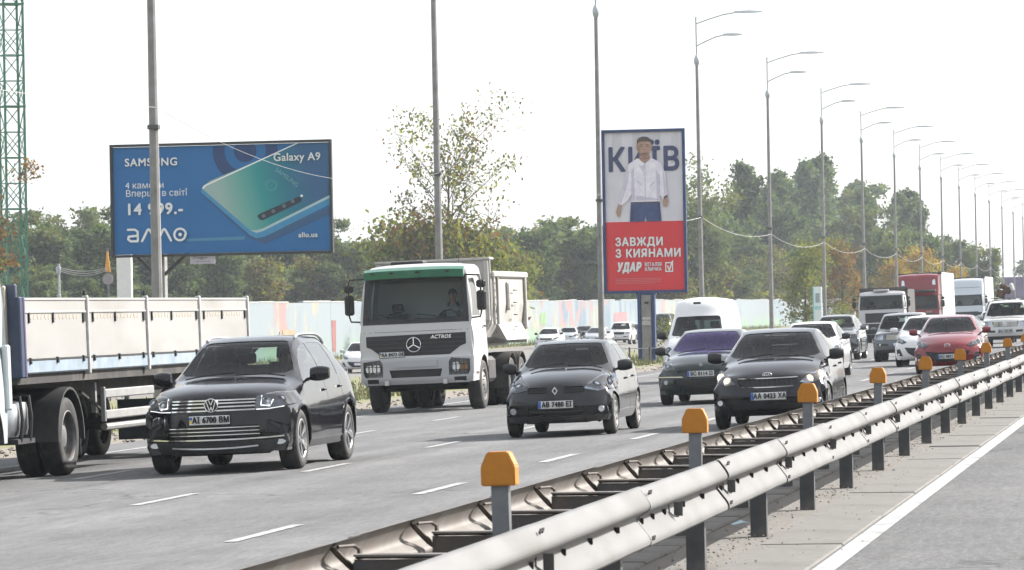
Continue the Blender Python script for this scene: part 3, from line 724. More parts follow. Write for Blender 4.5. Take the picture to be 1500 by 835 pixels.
def shield_poly(wb, wt, zlo, zhi, drop=.03, r=.05):
    """windscreen outline (x,z) with rounded corners and a lower edge sagging to the corners"""
    H = [(0, zlo-drop*.0), (wb*.55, zlo+.004), (wb*.9, zlo+.018), (wb, zlo+.018+r*.7), (wt+(wb-wt)*.12, zhi-r*1.6), (wt-.02, zhi-r*.45), (wt-r*1.6, zhi-.008), (0, zhi)]
    return H+[(-x, z) for x, z in H[-2:0:-1]]
def disc(m, parent, name, x, y, z, r, th=.01, n=20):
    o = MB().lathe([(0, -th), (r*.92, -th), (r, -th*.4), (r, th)], (0, 0, 0), 'y', n).build(name, m, parent, 35); o.location = (x, y, z); return o
def lamp(b, root, poly, kind='clear', sgs=(1, -1), eye=None, drl=None, view='front', name='headlight', lit=None, lens=LAMPC):
    """headlamp: lens cut flush out of the body, reflector bowl behind it with projector eyes"""
    out = []
    for sg in sgs:
        P = poly if sg > 0 else mir(poly)
        nb = b.cut(P, 'front', .014, .012, nmin=.04, keep=True)
        back = b.cut(P, 'front', .003, 0, nmin=.04, keep=True)
        T = Matrix.Translation((0, -b.L/2, 0)); bmesh.ops.transform(nb, matrix=T, verts=nb.verts); bmesh.ops.transform(back, matrix=T, verts=back.verts)
        o = bm_obj(back, name, kind if not isinstance(kind, str) else REFLC, root); bm_obj(nb, 'lens', lens, o)
        for (ex, ez, er, em) in eye or ():
            y = b.front(sg*ex, ez) - b.L/2
            q = MB().lathe([(er*1.15, -.02), (er, -.012), (er*.85, .01), (0, .02)], (0, 0, 0), 'y', 16).build('lamp_ring', CHROME, o, 40); q.location = (sg*ex, y+.006, ez)
            d = MB().lathe([(0, -.012), (er*.5, -.008), (er*.8, .006)], (0, 0, 0), 'y', 14).build('projector', em or REFLC, o, 40); d.location = (sg*ex, y+.004, ez)
        if drl:
            q = MB()
            for a, c in zip(drl, drl[1:]): q.bar((sg*a[0], b.front(sg*a[0], a[1])-b.L/2-.012, a[1]), (sg*c[0], b.front(sg*c[0], c[1])-b.L/2-.012, c[1]), .011, .011)
            q.build('running_light', DRL, o)
        out.append(o)
    return out
def place(root, X, Y, dz=0., yawd=0., s=1.):
    """front bumper centre at (X, Y) on the sloping carriageway; road slope followed"""
    sc_ = s if isinstance(s, tuple) else (s, s, s); root.scale = sc_; root['_L'] = root.get('_L', 4.)
    L_ = root['_L']*sc_[1]; del root['_L']
    root.location = (X, Y+L_/2, zg(X)+dz); root.rotation_euler = (0, -SLOPE if -17.6 < X < -4 else 0, math.radians(yawd))
# ================================================================ CARS
def new_car(name, L, label, cat, group=None):
    e = empty(name, (0, 0, 0), 0, label, cat, group); e['_L'] = L; return e
BLACKP = paint('paint_black', (.004, .004, .006), .16, dust=.02, coat=.7); CHARC = paint('paint_charcoal', (.008, .009, .011), .2, .1, dust=.05, coat=.75); GREENB = paint('paint_bottle_green', (.008, .015, .013), .22, .1, dust=.08, coat=.8)
RED = paint('paint_red', (.145, .003, .008), .22, .1, dust=.06); WHITEP = paint('paint_white', (.60, .60, .595), .3, dust=.25); SILV = paint('paint_silver', (.42, .44, .46), .3, .6, dust=.2); GREYP = paint('paint_grey', (.10, .105, .11), .3, .4, dust=.25)
LCP = paint('paint_pearl', (.48, .48, .465), .3, .1, dust=.3)
def ring(parent, name, m, x, y, z, r, tr, n=20, rx=1.):
    o = MB().tube([(rx*r*math.cos(2*math.pi*k/n), 0, r*math.sin(2*math.pi*k/n)) for k in range(n+1)], tr, 6, False).build(name, m, parent, 60); o.location = (x, y, z); return o
def roof_rail(b, root, y0, y1, x, m):
    for sg in (1, -1):
        P = []
        for k in range(11):
            t = k/10; y = y0+(y1-y0)*t; xx = x-.02*math.cos(math.pi*t)**2; P.append((sg*xx, y-b.L/2, b.top(sg*(xx-.02), y)+.004+.034*math.sin(math.pi*t)**.35))
        MB().tube(P, .020, 7).build('roof_rail', m, root, 60)
# ---- black family SUV (nearest vehicle)
def car_suv():
    r = new_car('suv', 4.8, 'shiny black SUV with chrome grille bars in front of the flatbed truck', 'SUV'); L = 4.8
    pr = [(.12, .23, .66, .18, 0), (.04, .33, .78, .26, 0), (.0, .50, .82, .30, 0), (.02, .74, .82, .30, 0), (.07, .93, .81, .32, .01), (.16, 1.01, .80, .33, .05), (.45, 1.09, .82, .22, .07), (1.20, 1.20, .78, .13, .06), (1.30, 1.235, .76, .13, .05), (2.12, 1.645, .60, .10, .035), (2.5, 1.70, .595, .02, .04), (3.5, 1.695, .585, 0, .04), (4.22, 1.60, .56, -.06, .05), (4.52, 1.20, .72, -.10, .03), (4.70, 1.02, .78, -.14, .02), (4.79, .75, .80, -.2, 0), (4.8, .5, .80, -.2, 0), (4.70, .30, .74, -.16, 0)]
    b = Body(pr, .97, .26, lambda y: 1.06+.025*(y-1.2), taper=(.10, 1.0, .12, .9), mid=.78, tum=.07, nr=12)
    # front graphics
    gp = [(-.535, .775), (.535, .775), (.55, .84), (.545, .925), (-.545, .925), (-.55, .84)]
    T = Matrix.Translation((0, -L/2, 0))
    def front_panel(poly, name, m, off=-.02, wall=.0):
        nb = b.cut(poly, 'front', off, wall, nmin=.05); bmesh.ops.transform(nb, matrix=T, verts=nb.verts); return bm_obj(nb, name, m, r)
    lamp(b, r, [(.53, .79), (.70, .775), (.93, .83), (.965, .93), (.93, .985), (.75, .985), (.54, .945)], mat('lamp_smoked', (.22, .225, .235), .22, .7, var=.25, scale=14), eye=[(.66, .865, .055, None), (.82, .90, .055, None)], drl=[(.60, .955), (.60, .835), (.70, .825), (.735, .90)], lens=LAMPC)
    strip(b, r, .55, .86, lambda x: .787+.13*max(0, x-.68), .008, DRL, 'running_light', .016); strip(b, r, -.55, -.86, lambda x: .787+.13*max(0, -x-.68), .008, DRL, 'running_light', .016)
    g = front_panel(gp, 'grille', BLK)
    for z in (.79, .835, .88, .918): strip(b, g, -.535, .535, z, .018, CHROME, 'grille_bar', .008)
    low = front_panel([(-.60, .46), (.60, .46), (.57, .60), (-.57, .60)], 'lower_grille', BLK)
    for z in (.485, .53, .575): strip(b, low, -.58, .58, z, .012, CHROME, 'grille_bar', .002)
    for sg in (1, -1):
        P = [(.64, .50), (.90, .47), (.93, .56), (.66, .66)]; front_panel(P if sg > 0 else mir(P), 'side_intake', BLK, -.012)
        strip(b, r, sg*.70, sg*.80, lambda x: .62-.6*(abs(x)-.70), .035, TRIM, 'intake_fin', .006)
    strip(b, r, -.90, .90, lambda x: .425+.02*(abs(x)/.9)**3, .018, CHROME, 'bumper_trim', .012, 24)
    front_panel([(-.86, .255), (.86, .255), (.90, .405), (-.90, .405)], 'bumper_lower', TRIM, .004, .02)
    strip(b, r, -.55, .55, lambda x: .315+.02*(x/.55)**2, .02, ALU, 'skid_strip', .012)
    for sg in (1, -1): o = disc(REFLC, r, 'fog_light', sg*.80, b.front(sg*.80, .37)-L/2-.01, .37, .045); o.scale = (1.6, 1, .8)
    y0 = b.front(0, .855)-L/2; disc(BLK, r, 'badge_disc', 0, y0-.02, .855, .082); e = ring(r, 'badge', CHROME, 0, y0-.034, .855, .082, .009)
    q = MB()
    for a, c in (((-.058, .05), (-.018, -.07)), ((-.018, -.07), (0, -.012)), ((0, -.012), (.018, -.07)), ((.018, -.07), (.058, .05)), ((-.03, .073), (0, .005)), ((0, .005), (.03, .073))): q.bar((a[0], 0, a[1]), (c[0], 0, c[1]), .010, .012, (0, 1, 0))
    q.build('badge_letters', CHROME, e)
    plate(r, -.02, b.front(0, .675)-L/2-.03, .675, 'АІ 6700 ВМ', old=True)
    add = finish_car(b, r, BLACKP, 0, (.93, 3.83), .38, .26, .44, GLASS, None, 'alloy', windows=[(1.45, 2.58, .075, .03), (2.66, 3.55, .075, .03), (3.62, 4.25, .085, .04)], shield=(shield_poly(.73, .555, 1.20, 1.635), lambda c: 1.1 < c.y < 2.35 and c.z > 1.12), rearwin=([(-.55, 1.22), (.55, 1.22), (.47, 1.54), (-.47, 1.54)], lambda c: c.y > 4 and c.z > 1.15), seats=(2.45, .33, 1.95), doors=((2.62, 2.60), (3.62, 3.52)), cowl=1.2)
    for sg in (1, -1): strip_side(b, r, 1.42, 3.36, lambda y: .36, .022, CHROME, 'sill_trim', sg); mirror_pod(r, b, sg, 1.72-L/2+0, 1.13, BLACKP, 1.12, x=.88); 
    roof_rail(b, r, 2.35, 4.1, .60, CHROME); wipers(b, r, 1.2)
    for sg in (1, -1): arch_lip(b, r, .93, .38, .44, sg, BLACKP); arch_lip(b, r, 3.83, .38, .44, sg, BLACKP)
    MB().tube([(0, 4.0-L/2, 1.66), (0, 4.12-L/2, 1.74)], .008, 6).build('antenna', BLK, r)
    body_done(b, r, BLACKP); return r
def strip_side(b, root, y0, y1, zf, h, m, name, sg, out=.008, n=16):
    vs = []
    for k in range(n+1):
        y = y0+(y1-y0)*k/n; z = zf(y); x = b.side(y, z)
        for dz in (-h/2, h/2): vs += [(sg*(x+out), y-b.L/2, z+dz), (sg*(x-.02), y-b.L/2, z+dz)]
    fs = []
    for k in range(n): a = 4*k; fs += [(a, a+4, a+6, a+2), (a, a+1, a+5, a+4), (a+2, a+6, a+7, a+3)]
    return MB().add(vs, fs+[(0, 2, 3, 1), (4*n, 4*n+1, 4*n+3, 4*n+2)]).build(name, m, root, 40)
def arch_lip(b, root, wy, R, arch, sg, m, t=.016):
    n = 16; P = []; a0 = math.asin(max(-1, min(1, (b.zb+.03-R*.98)/arch)))
    for k in range(n+1):
        a = math.pi-a0-(math.pi-2*a0)*k/n; y, z = wy+arch*math.cos(a), R*.98+arch*math.sin(a); P.append((sg*(min(b.side(y, z), b.wm(y)+.01)+.002), y-b.L/2, z))
    MB().tube(P, t, 6).build('arch_lip', m, root, 60)
# ---- generic passenger car, configured per model
def car_common(name, label, cat, L, pr, W, zb, belt, wheels, R, wd, arch, m, shield, windows, rear, seats, doors, cowl, front, group=None, gl=GLASS, style='alloy', m_arch=None, mid=None, mz=None, mirror=None, taper=(.13, .95, .12, .8), tum=.055, mirror_y=None, msc=1., wip=True, sgs=(1, -1)):
    r = new_car(name, L, label, cat, group); b = Body(pr, W, zb, belt, taper=taper, mid=mid, tum=tum)
    T = Matrix.Translation((0, -L/2, 0))
    def fp(poly, nm, mm, off=-.015, wall=0., par=None, view='front'):
        nb = b.cut(poly, view, off, wall, nmin=.05); bmesh.ops.transform(nb, matrix=T, verts=nb.verts); return bm_obj(nb, nm, mm, par or r)
    front(b, r, fp)
    finish_car(b, r, m, 0, wheels, R, wd, arch, gl, m_arch, style, windows, shield, rear, seats, doors, cowl)
    if mirror is not False:
        for sg in (1, -1): mirror_pod(r, b, sg, (mirror_y or cowl+.42)-L/2, (mz or b.belt(cowl)+.06), mirror or m, msc, x=b.wm(1.7)-tum-.03)
    if wip: wipers(b, r, cowl)
    body_done(b, r, m); return r
# ---- small dark hatchback-sedan with a round-nosed bonnet
def front_clio(b, r, fp):
    L = b.L
    lamp(b, r, [(.42, .70), (.60, .655), (.79, .68), (.815, .80), (.74, .90), (.60, .88), (.46, .76)], REFLC, eye=[(.58, .745, .06, None), (.71, .775, .055, None)])
    g = fp([(-.42, .645), (-.13, .635), (-.13, .735), (-.41, .735)], 'grille', BLK); fp([(.13, .635), (.42, .645), (.41, .735), (.13, .735)], 'grille', BLK)
    for z in (.665, .705): strip(b, g, -.41, -.14, z, .012, TRIM, 'grille_bar', .0); strip(b, g, .14, .41, z, .012, TRIM, 'grille_bar', .0)
    y = b.front(0, .68)-L/2; q = MB(); q.prism([(0, -.062), (.044, 0), (0, .062), (-.044, 0), (-.026, 0), (0, .036), (.026, 0), (0, -.036), (-.026, 0), (-.044, 0)], -.01, .01); o = q.build('badge', CHROME, r); o.location = (0, y-.022, .68)
    fp([(-.38, .325), (.38, .325), (.42, .43), (-.42, .43)], 'lower_grille', BLK, -.02); strip(b, r, -.40, .40, .375, .014, TRIM, 'grille_bar', -.004)
    for sg in (1, -1):
        P = [(.46, .33), (.76, .35), (.77, .44), (.46, .43)]; fp(P if sg > 0 else mir(P), 'fog_recess', BLK, -.012); disc(REFLC, r, 'fog_light', sg*.655, b.front(sg*.655, .39)-L/2-.008, .39, .048)
    fp([(-.78, .225), (.78, .225), (.80, .305), (-.80, .305)], 'bumper_lower', TRIM, .003, .01)
    plate(r, .01, b.front(0, .475)-L/2-.02, .478, 'АВ 7480 ЕІ')
CLIO = dict(L=3.9, pr=[(.10, .21, .60, .16, 0), (.03, .30, .70, .25, 0), (.0, .45, .73, .28, 0), (.03, .60, .72, .30, 0), (.08, .72, .70, .32, .0), (.17, .80, .68, .34, .05), (.45, .91, .68, .24, .08), (.92, 1.01, .66, .17, .07), (.98, 1.03, .655, .17, .06), (1.72, 1.375, .53, .10, .03), (2.05, 1.415, .525, .02, .03), (2.9, 1.40, .515, 0, .03), (3.45, 1.28, .51, -.04, .03), (3.72, .98, .60, -.08, .02), (3.86, .80, .66, -.12, 0), (3.9, .5, .68, -.14, 0), (3.82, .3, .64, -.14, 0)], W=.82, zb=.22, belt=lambda y: .90+.025*(y-1), wheels=(.72, 3.20), R=.30, wd=.18, arch=.345,
    shield=(shield_poly(.635, .495, 1.005, 1.365), lambda c: .85 < c.y < 1.95 and c.z > .96), windows=[(1.15, 2.20, .06, .02), (2.28, 3.0, .06, .02), (3.06, 3.45, .07, .03)], rear=([(-.46, 1.0), (.46, 1.0), (.42, 1.26), (-.42, 1.26)], lambda c: c.y > 3.3), seats=(2.0, .22, 1.62), doors=((2.24, 2.22), (3.0, 2.98)), cowl=.95)
# ---- long hatchback with violet-tinted windscreen
def front_laguna(b, r, fp):
    L = b.L
    lamp(b, r, [(.50, .68), (.66, .655), (.84, .72), (.88, .82), (.80, .875), (.62, .82)], REFLC, eye=[(.66, .735, .055, None), (.78, .775, .05, None)])
    q = MB(); q.prism([(0, -.055), (.04, 0), (0, .055), (-.04, 0)], -.01, .01); o = q.build('badge', CHROME, r); o.location = (0, b.front(0, .76)-L/2-.014, .76)
    fp([(-.44, .60), (.44, .60), (.47, .665), (-.47, .665)], 'grille', BLK)
    fp([(-.50, .36), (.50, .36), (.55, .50), (-.55, .50)], 'lower_grille', BLK, -.02)
    for sg in (1, -1): strip(b, r, sg*.36, sg*.86, lambda x: .535+.015*abs(x), .02, CHROME, 'bumper_trim', .01); disc(REFLC, r, 'fog_light', sg*.70, b.front(sg*.70, .44)-L/2-.008, .44, .045)
    plate(r, .0, b.front(0, .60)-L/2-.03, .595, 'ВС 8114 ІІ')
LAGUNA = dict(L=4.7, pr=[(.10, .20, .66, .16, 0), (.03, .30, .77, .26, 0), (.0, .46, .79, .30, 0), (.02, .62, .78, .34, 0), (.08, .74, .76, .38, .0), (.20, .81, .74, .40, .05), (.55, .93, .74, .28, .08), (1.12, 1.01, .74, .18, .07), (1.2, 1.03, .73, .18, .06), (2.10, 1.395, .57, .12, .03), (2.5, 1.44, .56, .02, .03), (3.3, 1.42, .55, 0, .03), (4.25, 1.12, .58, -.06, .03), (4.52, .98, .68, -.1, .02), (4.68, .8, .72, -.14, 0), (4.7, .5, .74, -.16, 0), (4.6, .3, .7, -.14, 0)], W=.905, zb=.21, belt=lambda y: .92+.03*(y-1), wheels=(.93, 3.69), R=.325, wd=.21, arch=.37,
    shield=(shield_poly(.71, .53, 1.005, 1.385), lambda c: 1.0 < c.y < 2.4 and c.z > .96), windows=[(1.45, 2.50, .06, .02), (2.58, 3.5, .06, .02)], rear=([(-.46, 1.12), (.46, 1.12), (.42, 1.34), (-.42, 1.34)], lambda c: c.y > 3.4), seats=(2.3, .20, 1.95), doors=((2.54, 2.52), (3.5, 3.45)), cowl=1.15)
# ---- black compact sedan with lit headlamps
def front_kia(b, r, fp, badge=True, pl='АА 0423 ХА', lit=True):
    L = b.L
    lamp(b, r, [(.47, .66), (.60, .635), (.82, .70), (.855, .82), (.80, .865), (.56, .745)], REFLC, eye=[(.60, .70, .055, WARM if lit else None), (.73, .755, .06, WARM if lit else None)])
    gp = [(-.38, .60), (.38, .60), (.43, .68), (.45, .745), (.15, .728), (-.15, .728), (-.45, .745), (-.43, .68)]
    g = fp(gp, 'grille', BLK, -.02); strip(b, g, -.44, .44, lambda x: .735+.02*abs(x)**2, .016, CHROME, 'grille_frame', .008); strip(b, g, -.38, .38, lambda x: .605+.06*abs(x)**2, .016, CHROME, 'grille_frame', .008)
    for x in range(-5, 6): strip(b, g, x*.07-.005, x*.07+.005, .67, .10, TRIM, 'grille_bar', -.006, 1)
    if badge: e = ring(r, 'badge', CHROME, 0, b.front(0, .785)-L/2-.012, .785, .033, .006, 18, 2.0); lettering('KIA', .055, CHROME, e, (0, -.004, 0), 'badge_letters', bold=.001)
    fp([(-.52, .27), (.52, .27), (.58, .37), (-.58, .37)], 'lower_grille', BLK, -.02)
    for sg in (1, -1):
        P = [(.62, .31), (.80, .36), (.80, .46), (.66, .42)]; fp(P if sg > 0 else mir(P), 'fog_recess', BLK, -.012); disc(REFLC, r, 'fog_light', sg*.72, b.front(sg*.72, .39)-L/2-.008, .39, .042)
    plate(r, .02, b.front(0, .475)-L/2-.025, .475, pl)
KIA = dict(L=4.37, pr=[(.10, .19, .62, .16, 0), (.03, .28, .73, .26, 0), (.0, .45, .75, .30, 0), (.03, .62, .74, .32, 0), (.10, .755, .72, .36, .0), (.22, .83, .70, .38, .05), (.55, .94, .71, .26, .08), (1.02, 1.02, .70, .17, .07), (1.1, 1.04, .69, .17, .06), (1.95, 1.40, .55, .12, .03), (2.35, 1.45, .545, .02, .03), (3.0, 1.43, .535, 0, .03), (3.78, 1.10, .57, -.04, .03), (4.20, 1.03, .66, -.08, .02), (4.34, .85, .70, -.12, 0), (4.37, .5, .72, -.14, 0), (4.28, .3, .68, -.14, 0)], W=.86, zb=.21, belt=lambda y: .93+.035*(y-1), wheels=(.83, 3.40), R=.31, wd=.19, arch=.355,
    shield=(shield_poly(.67, .515, 1.015, 1.392), lambda c: .95 < c.y < 2.2 and c.z > .97), windows=[(1.35, 2.38, .06, .02), (2.46, 3.3, .06, .02)], rear=([(-.46, 1.12), (.46, 1.12), (.42, 1.34), (-.42, 1.34)], lambda c: c.y > 3.1), seats=(2.2, .22, 1.82), doors=((2.42, 2.40), (3.30, 3.24)), cowl=1.06)
# ---- hatchback with a wide smiling lower grille
def front_mazda(b, r, fp, pl='АС 0691 ВІ', amber=False):
    L = b.L
    lamp(b, r, [(.48, .70), (.62, .655), (.82, .72), (.865, .83), (.80, .86), (.60, .78)], REFLC, eye=[(.62, .72, .055, AMBER if amber else None), (.74, .765, .05, None)])
    gp = [(-.30, .29), (.30, .29), (.46, .40), (.56, .56), (.40, .545), (0, .525), (-.40, .545), (-.56, .56), (-.46, .40)]
    g = fp(gp, 'grille', BLK, -.025)
    for z in (.35, .49): strip(b, g, -.34 if z < .4 else -.47, .34 if z < .4 else .47, z, .012, TRIM, 'grille_bar', -.01)
    for sg in (1, -1):
        P = [(.60, .30), (.78, .33), (.80, .50), (.70, .52)]; fp(P if sg > 0 else mir(P), 'side_intake', BLK, -.015); disc(REFLC, r, 'fog_light', sg*.74, b.front(sg*.74, .36)-L/2-.004, .36, .035)
    y = b.front(0, .70)-L/2; e = ring(r, 'badge', CHROME, 0, y-.014, .70, .055, .007, 18, 1.25)
    q = MB(); q.tube([(-.058, -.004, .012), (-.03, -.004, .022), (0, -.004, -.022), (.03, -.004, .022), (.058, -.004, .012)], .006, 6); q.build('badge_letters', CHROME, e)
    plate(r, .02, b.front(0, .43)-L/2-.035, .43, pl)
MAZDA = dict(L=4.46, pr=[(.10, .20, .64, .16, 0), (.02, .28, .74, .27, 0), (.0, .45, .76, .32, 0), (.03, .60, .75, .34, 0), (.09, .71, .73, .38, -.02), (.22, .80, .72, .40, .02), (.55, .93, .72, .28, .05), (1.05, 1.03, .71, .18, .06), (1.12, 1.05, .70, .18, .06), (1.98, 1.415, .56, .12, .03), (2.4, 1.465, .55, .02, .03), (3.3, 1.43, .54, 0, .03), (4.05, 1.18, .56, -.05, .03), (4.30, 1.00, .66, -.09, .02), (4.44, .8, .72, -.12, 0), (4.46, .5, .74, -.14, 0), (4.36, .3, .7, -.14, 0)], W=.8775, zb=.21, belt=lambda y: .94+.035*(y-1), wheels=(.90, 3.54), R=.32, wd=.2, arch=.365,
    shield=(shield_poly(.68, .52, 1.025, 1.405), lambda c: .95 < c.y < 2.25 and c.z > .97), windows=[(1.38, 2.42, .06, .02), (2.50, 3.3, .06, .02)], rear=([(-.46, 1.16), (.46, 1.16), (.42, 1.36), (-.42, 1.36)], lambda c: c.y > 3.3), seats=(2.25, .22, 1.86), doors=((2.46, 2.44), (3.34, 3.28)), cowl=1.08)
# ---- big square off-roaders
def front_box(b, r, fp, pl='', bars=5, lit=True, dark=False):
    L = b.L; gm = BLK
    lamp(b, r, [(.58, .84), (.90, .86), (.94, .94), (.93, 1.03), (.80, 1.05), (.58, 1.03)], REFLC, eye=[(.69, .945, .06, None), (.83, .95, .055, WARM if lit else None)])
    g = fp([(-.46, .82), (.46, .82), (.52, 1.02), (-.52, 1.02)], 'grille', gm, -.02)
    for k in range(bars): strip(b, g, -.47, .47, .85+.155*k/(bars-1), .018, TRIM if dark else CHROME, 'grille_bar', .006)
    ring(r, 'badge', CHROME, 0, b.front(0, .93)-L/2-.03, .93, .055, .009, 18, 1.45)
    for sg in (1, -1):
        P = [(.40, .60), (.78, .61), (.82, .70), (.40, .69)]; fp(P if sg > 0 else mir(P), 'side_intake', BLK, -.015)
        disc(REFLC, r, 'fog_light', sg*.70, b.front(sg*.70, .655)-L/2-.01, .655, .045)
    fp([(-.85, .33), (.85, .33), (.88, .46), (-.88, .46)], 'bumper_lower', TRIM, .003, .01)
    plate(r, 0, b.front(0, .66)-L/2-.03, .655, pl)
BOX = dict(L=4.95, pr=[(.10, .33, .74, .14, 0), (.02, .45, .86, .22, 0), (.0, .60, .88, .25, 0), (.04, .78, .87, .25, 0), (.10, 1.03, .85, .26, .0), (.20, 1.12, .84, .26, .04), (.6, 1.17, .86, .14, .05), (1.35, 1.22, .83, .10, .05), (1.42, 1.25, .82, .10, .05), (2.05, 1.76, .68, .07, .03), (2.4, 1.845, .675, .02, .04), (3.6, 1.86, .67, 0, .04), (4.6, 1.80, .66, -.04, .05), (4.82, 1.3, .78, -.06, .02), (4.93, 1.0, .84, -.1, 0), (4.95, .6, .85, -.12, 0), (4.86, .4, .8, -.1, 0)], W=.975, zb=.36, belt=lambda y: 1.13+.01*(y-1), wheels=(.92, 3.77), R=.39, wd=.27, arch=.455,
    shield=(shield_poly(.79, .63, 1.235, 1.765), lambda c: 1.25 < c.y < 2.3 and c.z > 1.18), windows=[(1.55, 2.62, .08, .03), (2.70, 3.6, .08, .03), (3.68, 4.6, .09, .03)], rear=([(-.6, 1.3), (.6, 1.3), (.55, 1.7), (-.55, 1.7)], lambda c: c.y > 4.3), seats=(2.4, .42, 1.9), doors=((2.66, 2.64), (3.64, 3.58)), cowl=1.38)
# ---- high-roof van
def front_van(b, r, fp):
    L = b.L
    lamp(b, r, [(.55, .80), (.82, .86), (.86, 1.02), (.74, 1.06), (.58, .94)], REFLC, eye=[(.68, .90, .065, None), (.76, .98, .05, None)])
    g = fp([(-.46, .80), (.46, .80), (.52, .92), (-.52, .92)], 'grille', BLK, -.02); strip(b, g, -.48, .48, .86, .02, TRIM, 'grille_bar', .0)
    fp([(-.80, .36), (.80, .36), (.84, .62), (-.84, .62)], 'bumper', TRIM, .006, .02); plate(r, 0, b.front(0, .50)-L/2-.03, .50, '')
VAN = dict(L=5.3, pr=[(.10, .30, .74, .14, 0), (.02, .42, .84, .22, 0), (.0, .60, .85, .25, 0), (.05, .85, .84, .27, 0), (.13, 1.06, .82, .30, .0), (.25, 1.16, .80, .30, .04), (.75, 1.33, .80, .16, .05), (.82, 1.36, .79, .16, .05), (1.50, 1.98, .70, .12, .05), (1.75, 2.28, .66, .10, .08), (2.0, 2.42, .64, .05, .08), (2.6, 2.48, .63, .02, .08), (5.1, 2.46, .63, -.02, .08), (5.25, 2.3, .72, -.04, .04), (5.3, 1.2, .86, -.05, 0), (5.3, .6, .87, -.05, 0), (5.24, .4, .8, -.05, 0)], W=.97, zb=.36, belt=lambda y: 1.24, wheels=(.95, 4.1), R=.34, wd=.22, arch=.40,
    shield=(shield_poly(.75, .645, 1.345, 1.93), lambda c: .7 < c.y < 1.7 and c.z > 1.28), windows=[(1.1, 1.95, .62, .03)], rear=([(-.6, 1.3), (.6, 1.3), (.55, 1.8), (-.55, 1.8)], lambda c: c.y > 5), seats=(1.9, .42, 1.4), doors=((2.0, 2.0),), cowl=.78)
def make(name, label, cat, spec, m, front, group=None, **k):
    return car_common(name, label, cat, m=m, front=front, group=group, **{**spec, **k})
def recolor(root, pairs):
    for o in [root]+[c for c in root.children_recursive]:
        for sl_ in o.material_slots:
            if sl_.material in pairs: n = pairs[sl_.material]; sl_.link = 'OBJECT'; sl_.material = n
    return root
def clone(root, L, label, cat=None, group=None, pairs=None, drop=()):
    c = copy_tree(root); c['label'] = label; c['_L'] = L
    if cat: c['category'] = cat
    if group: c['group'] = group
    elif 'group' in c: del c['group']
    for ch in list(c.children_recursive):
        if ch.name.split('.')[0] in drop: bpy.data.objects.remove(ch)
    return recolor(c, pairs) if pairs else c
suv = car_suv()
clio = make('hatchback', 'small charcoal hatchback with diamond badge in the lane right of the dump truck', 'car', CLIO, CHARC, front_clio, style='cap', mirror=BLK)
laguna = make('hatchback', 'dark green hatchback with violet-tinted windscreen behind the compact black sedan', 'car', LAGUNA, GREENB, front_laguna, gl=GLASS_P, mirror=BLK)
kia = make('sedan', 'black compact sedan with lit headlamps beside the guard rail', 'car', KIA, BLACKP, front_kia, style='alloy', mirror=BLK)
rmaz = make('hatchback', 'red hatchback with smiling lower grille beside the guard rail', 'car', MAZDA, RED, front_mazda, style='alloy')
lc = make('off_roader', 'pearl white square off-roader at the right edge of the picture', 'SUV', BOX, LCP, lambda b, r, fp: front_box(b, r, fp, 'АА 7602 ВВ'), style='alloy')
van = make('van', 'white high-roof van behind the violet-windscreen hatchback', 'van', VAN, WHITEP, front_van, gl=GLASS_D, style='cap', mirror=BLK, mz=1.32, msc=1.3)
wmaz = clone(rmaz, 4.46, 'white hatchback overlapped by the red hatchback', pairs={RED: WHITEP}, drop=('plate_lettering',))
wsed = clone(kia, 4.37, 'white sedan partly hidden behind the black compact sedan', pairs={BLACKP: WHITEP, WARM: REFLC, BLK: BLK}, drop=('plate_lettering', 'badge', 'badge_letters'))
dsuv = clone(suv, 4.8, 'dark grey car with one lit lamp left of the white-cabbed tipper', 'SUV', pairs={BLACKP: GREYP, CHROME: TRIM}, drop=('plate_lettering', 'plate_flag', 'badge', 'badge_letters', 'badge_disc', 'roof_rail', 'running_light'))
paj = clone(lc, 4.95, 'dark grey off-roader with roof rails behind the white hatchback', pairs={LCP: GREYP, WARM: REFLC}, drop=('plate_lettering',))
roofc = clone(lc, 4.95, 'dark off-roader with a laden roof rack behind the pearl off-roader', pairs={LCP: CHARC, WARM: REFLC}, drop=('plate_lettering',))
scar = clone(clio, 3.9, 'silver car with roof bars hidden behind the red hatchback', pairs={CHARC: SILV}, drop=('plate_lettering',))
ssed = clone(kia, 4.37, 'pale sedan glimpsed between the red hatchback and the pearl off-roader', pairs={BLACKP: SILV, WARM: REFLC}, drop=('plate_lettering', 'badge', 'badge_letters'))
PG = 'cars parked along the painted wall'
pb = clone(kia, 4.37, 'white parked sedan nearest the dump truck\'s tipper body', group=PG, pairs={BLACKP: WHITEP, WARM: REFLC}, drop=('plate_lettering', 'badge', 'badge_letters'))
p2 = clone(clio, 3.9, 'silver-white hatchback parked just behind the first parked sedan', group=PG, pairs={CHARC: SILV}, drop=('plate_lettering', 'badge'))
p3 = clone(clio, 3.9, 'dark hatchback parked third along the painted wall', group=PG, drop=('plate_lettering', 'badge'))
p4 = clone(laguna, 4.7, 'silver sedan parked behind the bare lamp post', group=PG, pairs={GREENB: SILV, GLASS_P: GLASS_D}, drop=('plate_lettering', 'badge'))
p5 = clone(lc, 4.95, 'white boxy off-roader parked between the lamp post and the tall poster', group=PG, pairs={LCP: WHITEP, WARM: REFLC, CHROME: BLK}, drop=('plate_lettering', 'badge'))
p6 = clone(laguna, 4.7, 'dark car parked left of the tall poster\'s column', group=PG, pairs={GLASS_P: GLASS_D}, drop=('plate_lettering', 'badge'))
p7 = clone(kia, 4.37, 'white car parked right behind the tall poster\'s column', group=PG, pairs={BLACKP: WHITEP, WARM: REFLC}, drop=('plate_lettering', 'badge', 'badge_letters'))
p8 = clone(van, 5.3, 'dark van parked to the right of the tall poster\'s column', 'van', group=PG, pairs={WHITEP: CHARC})
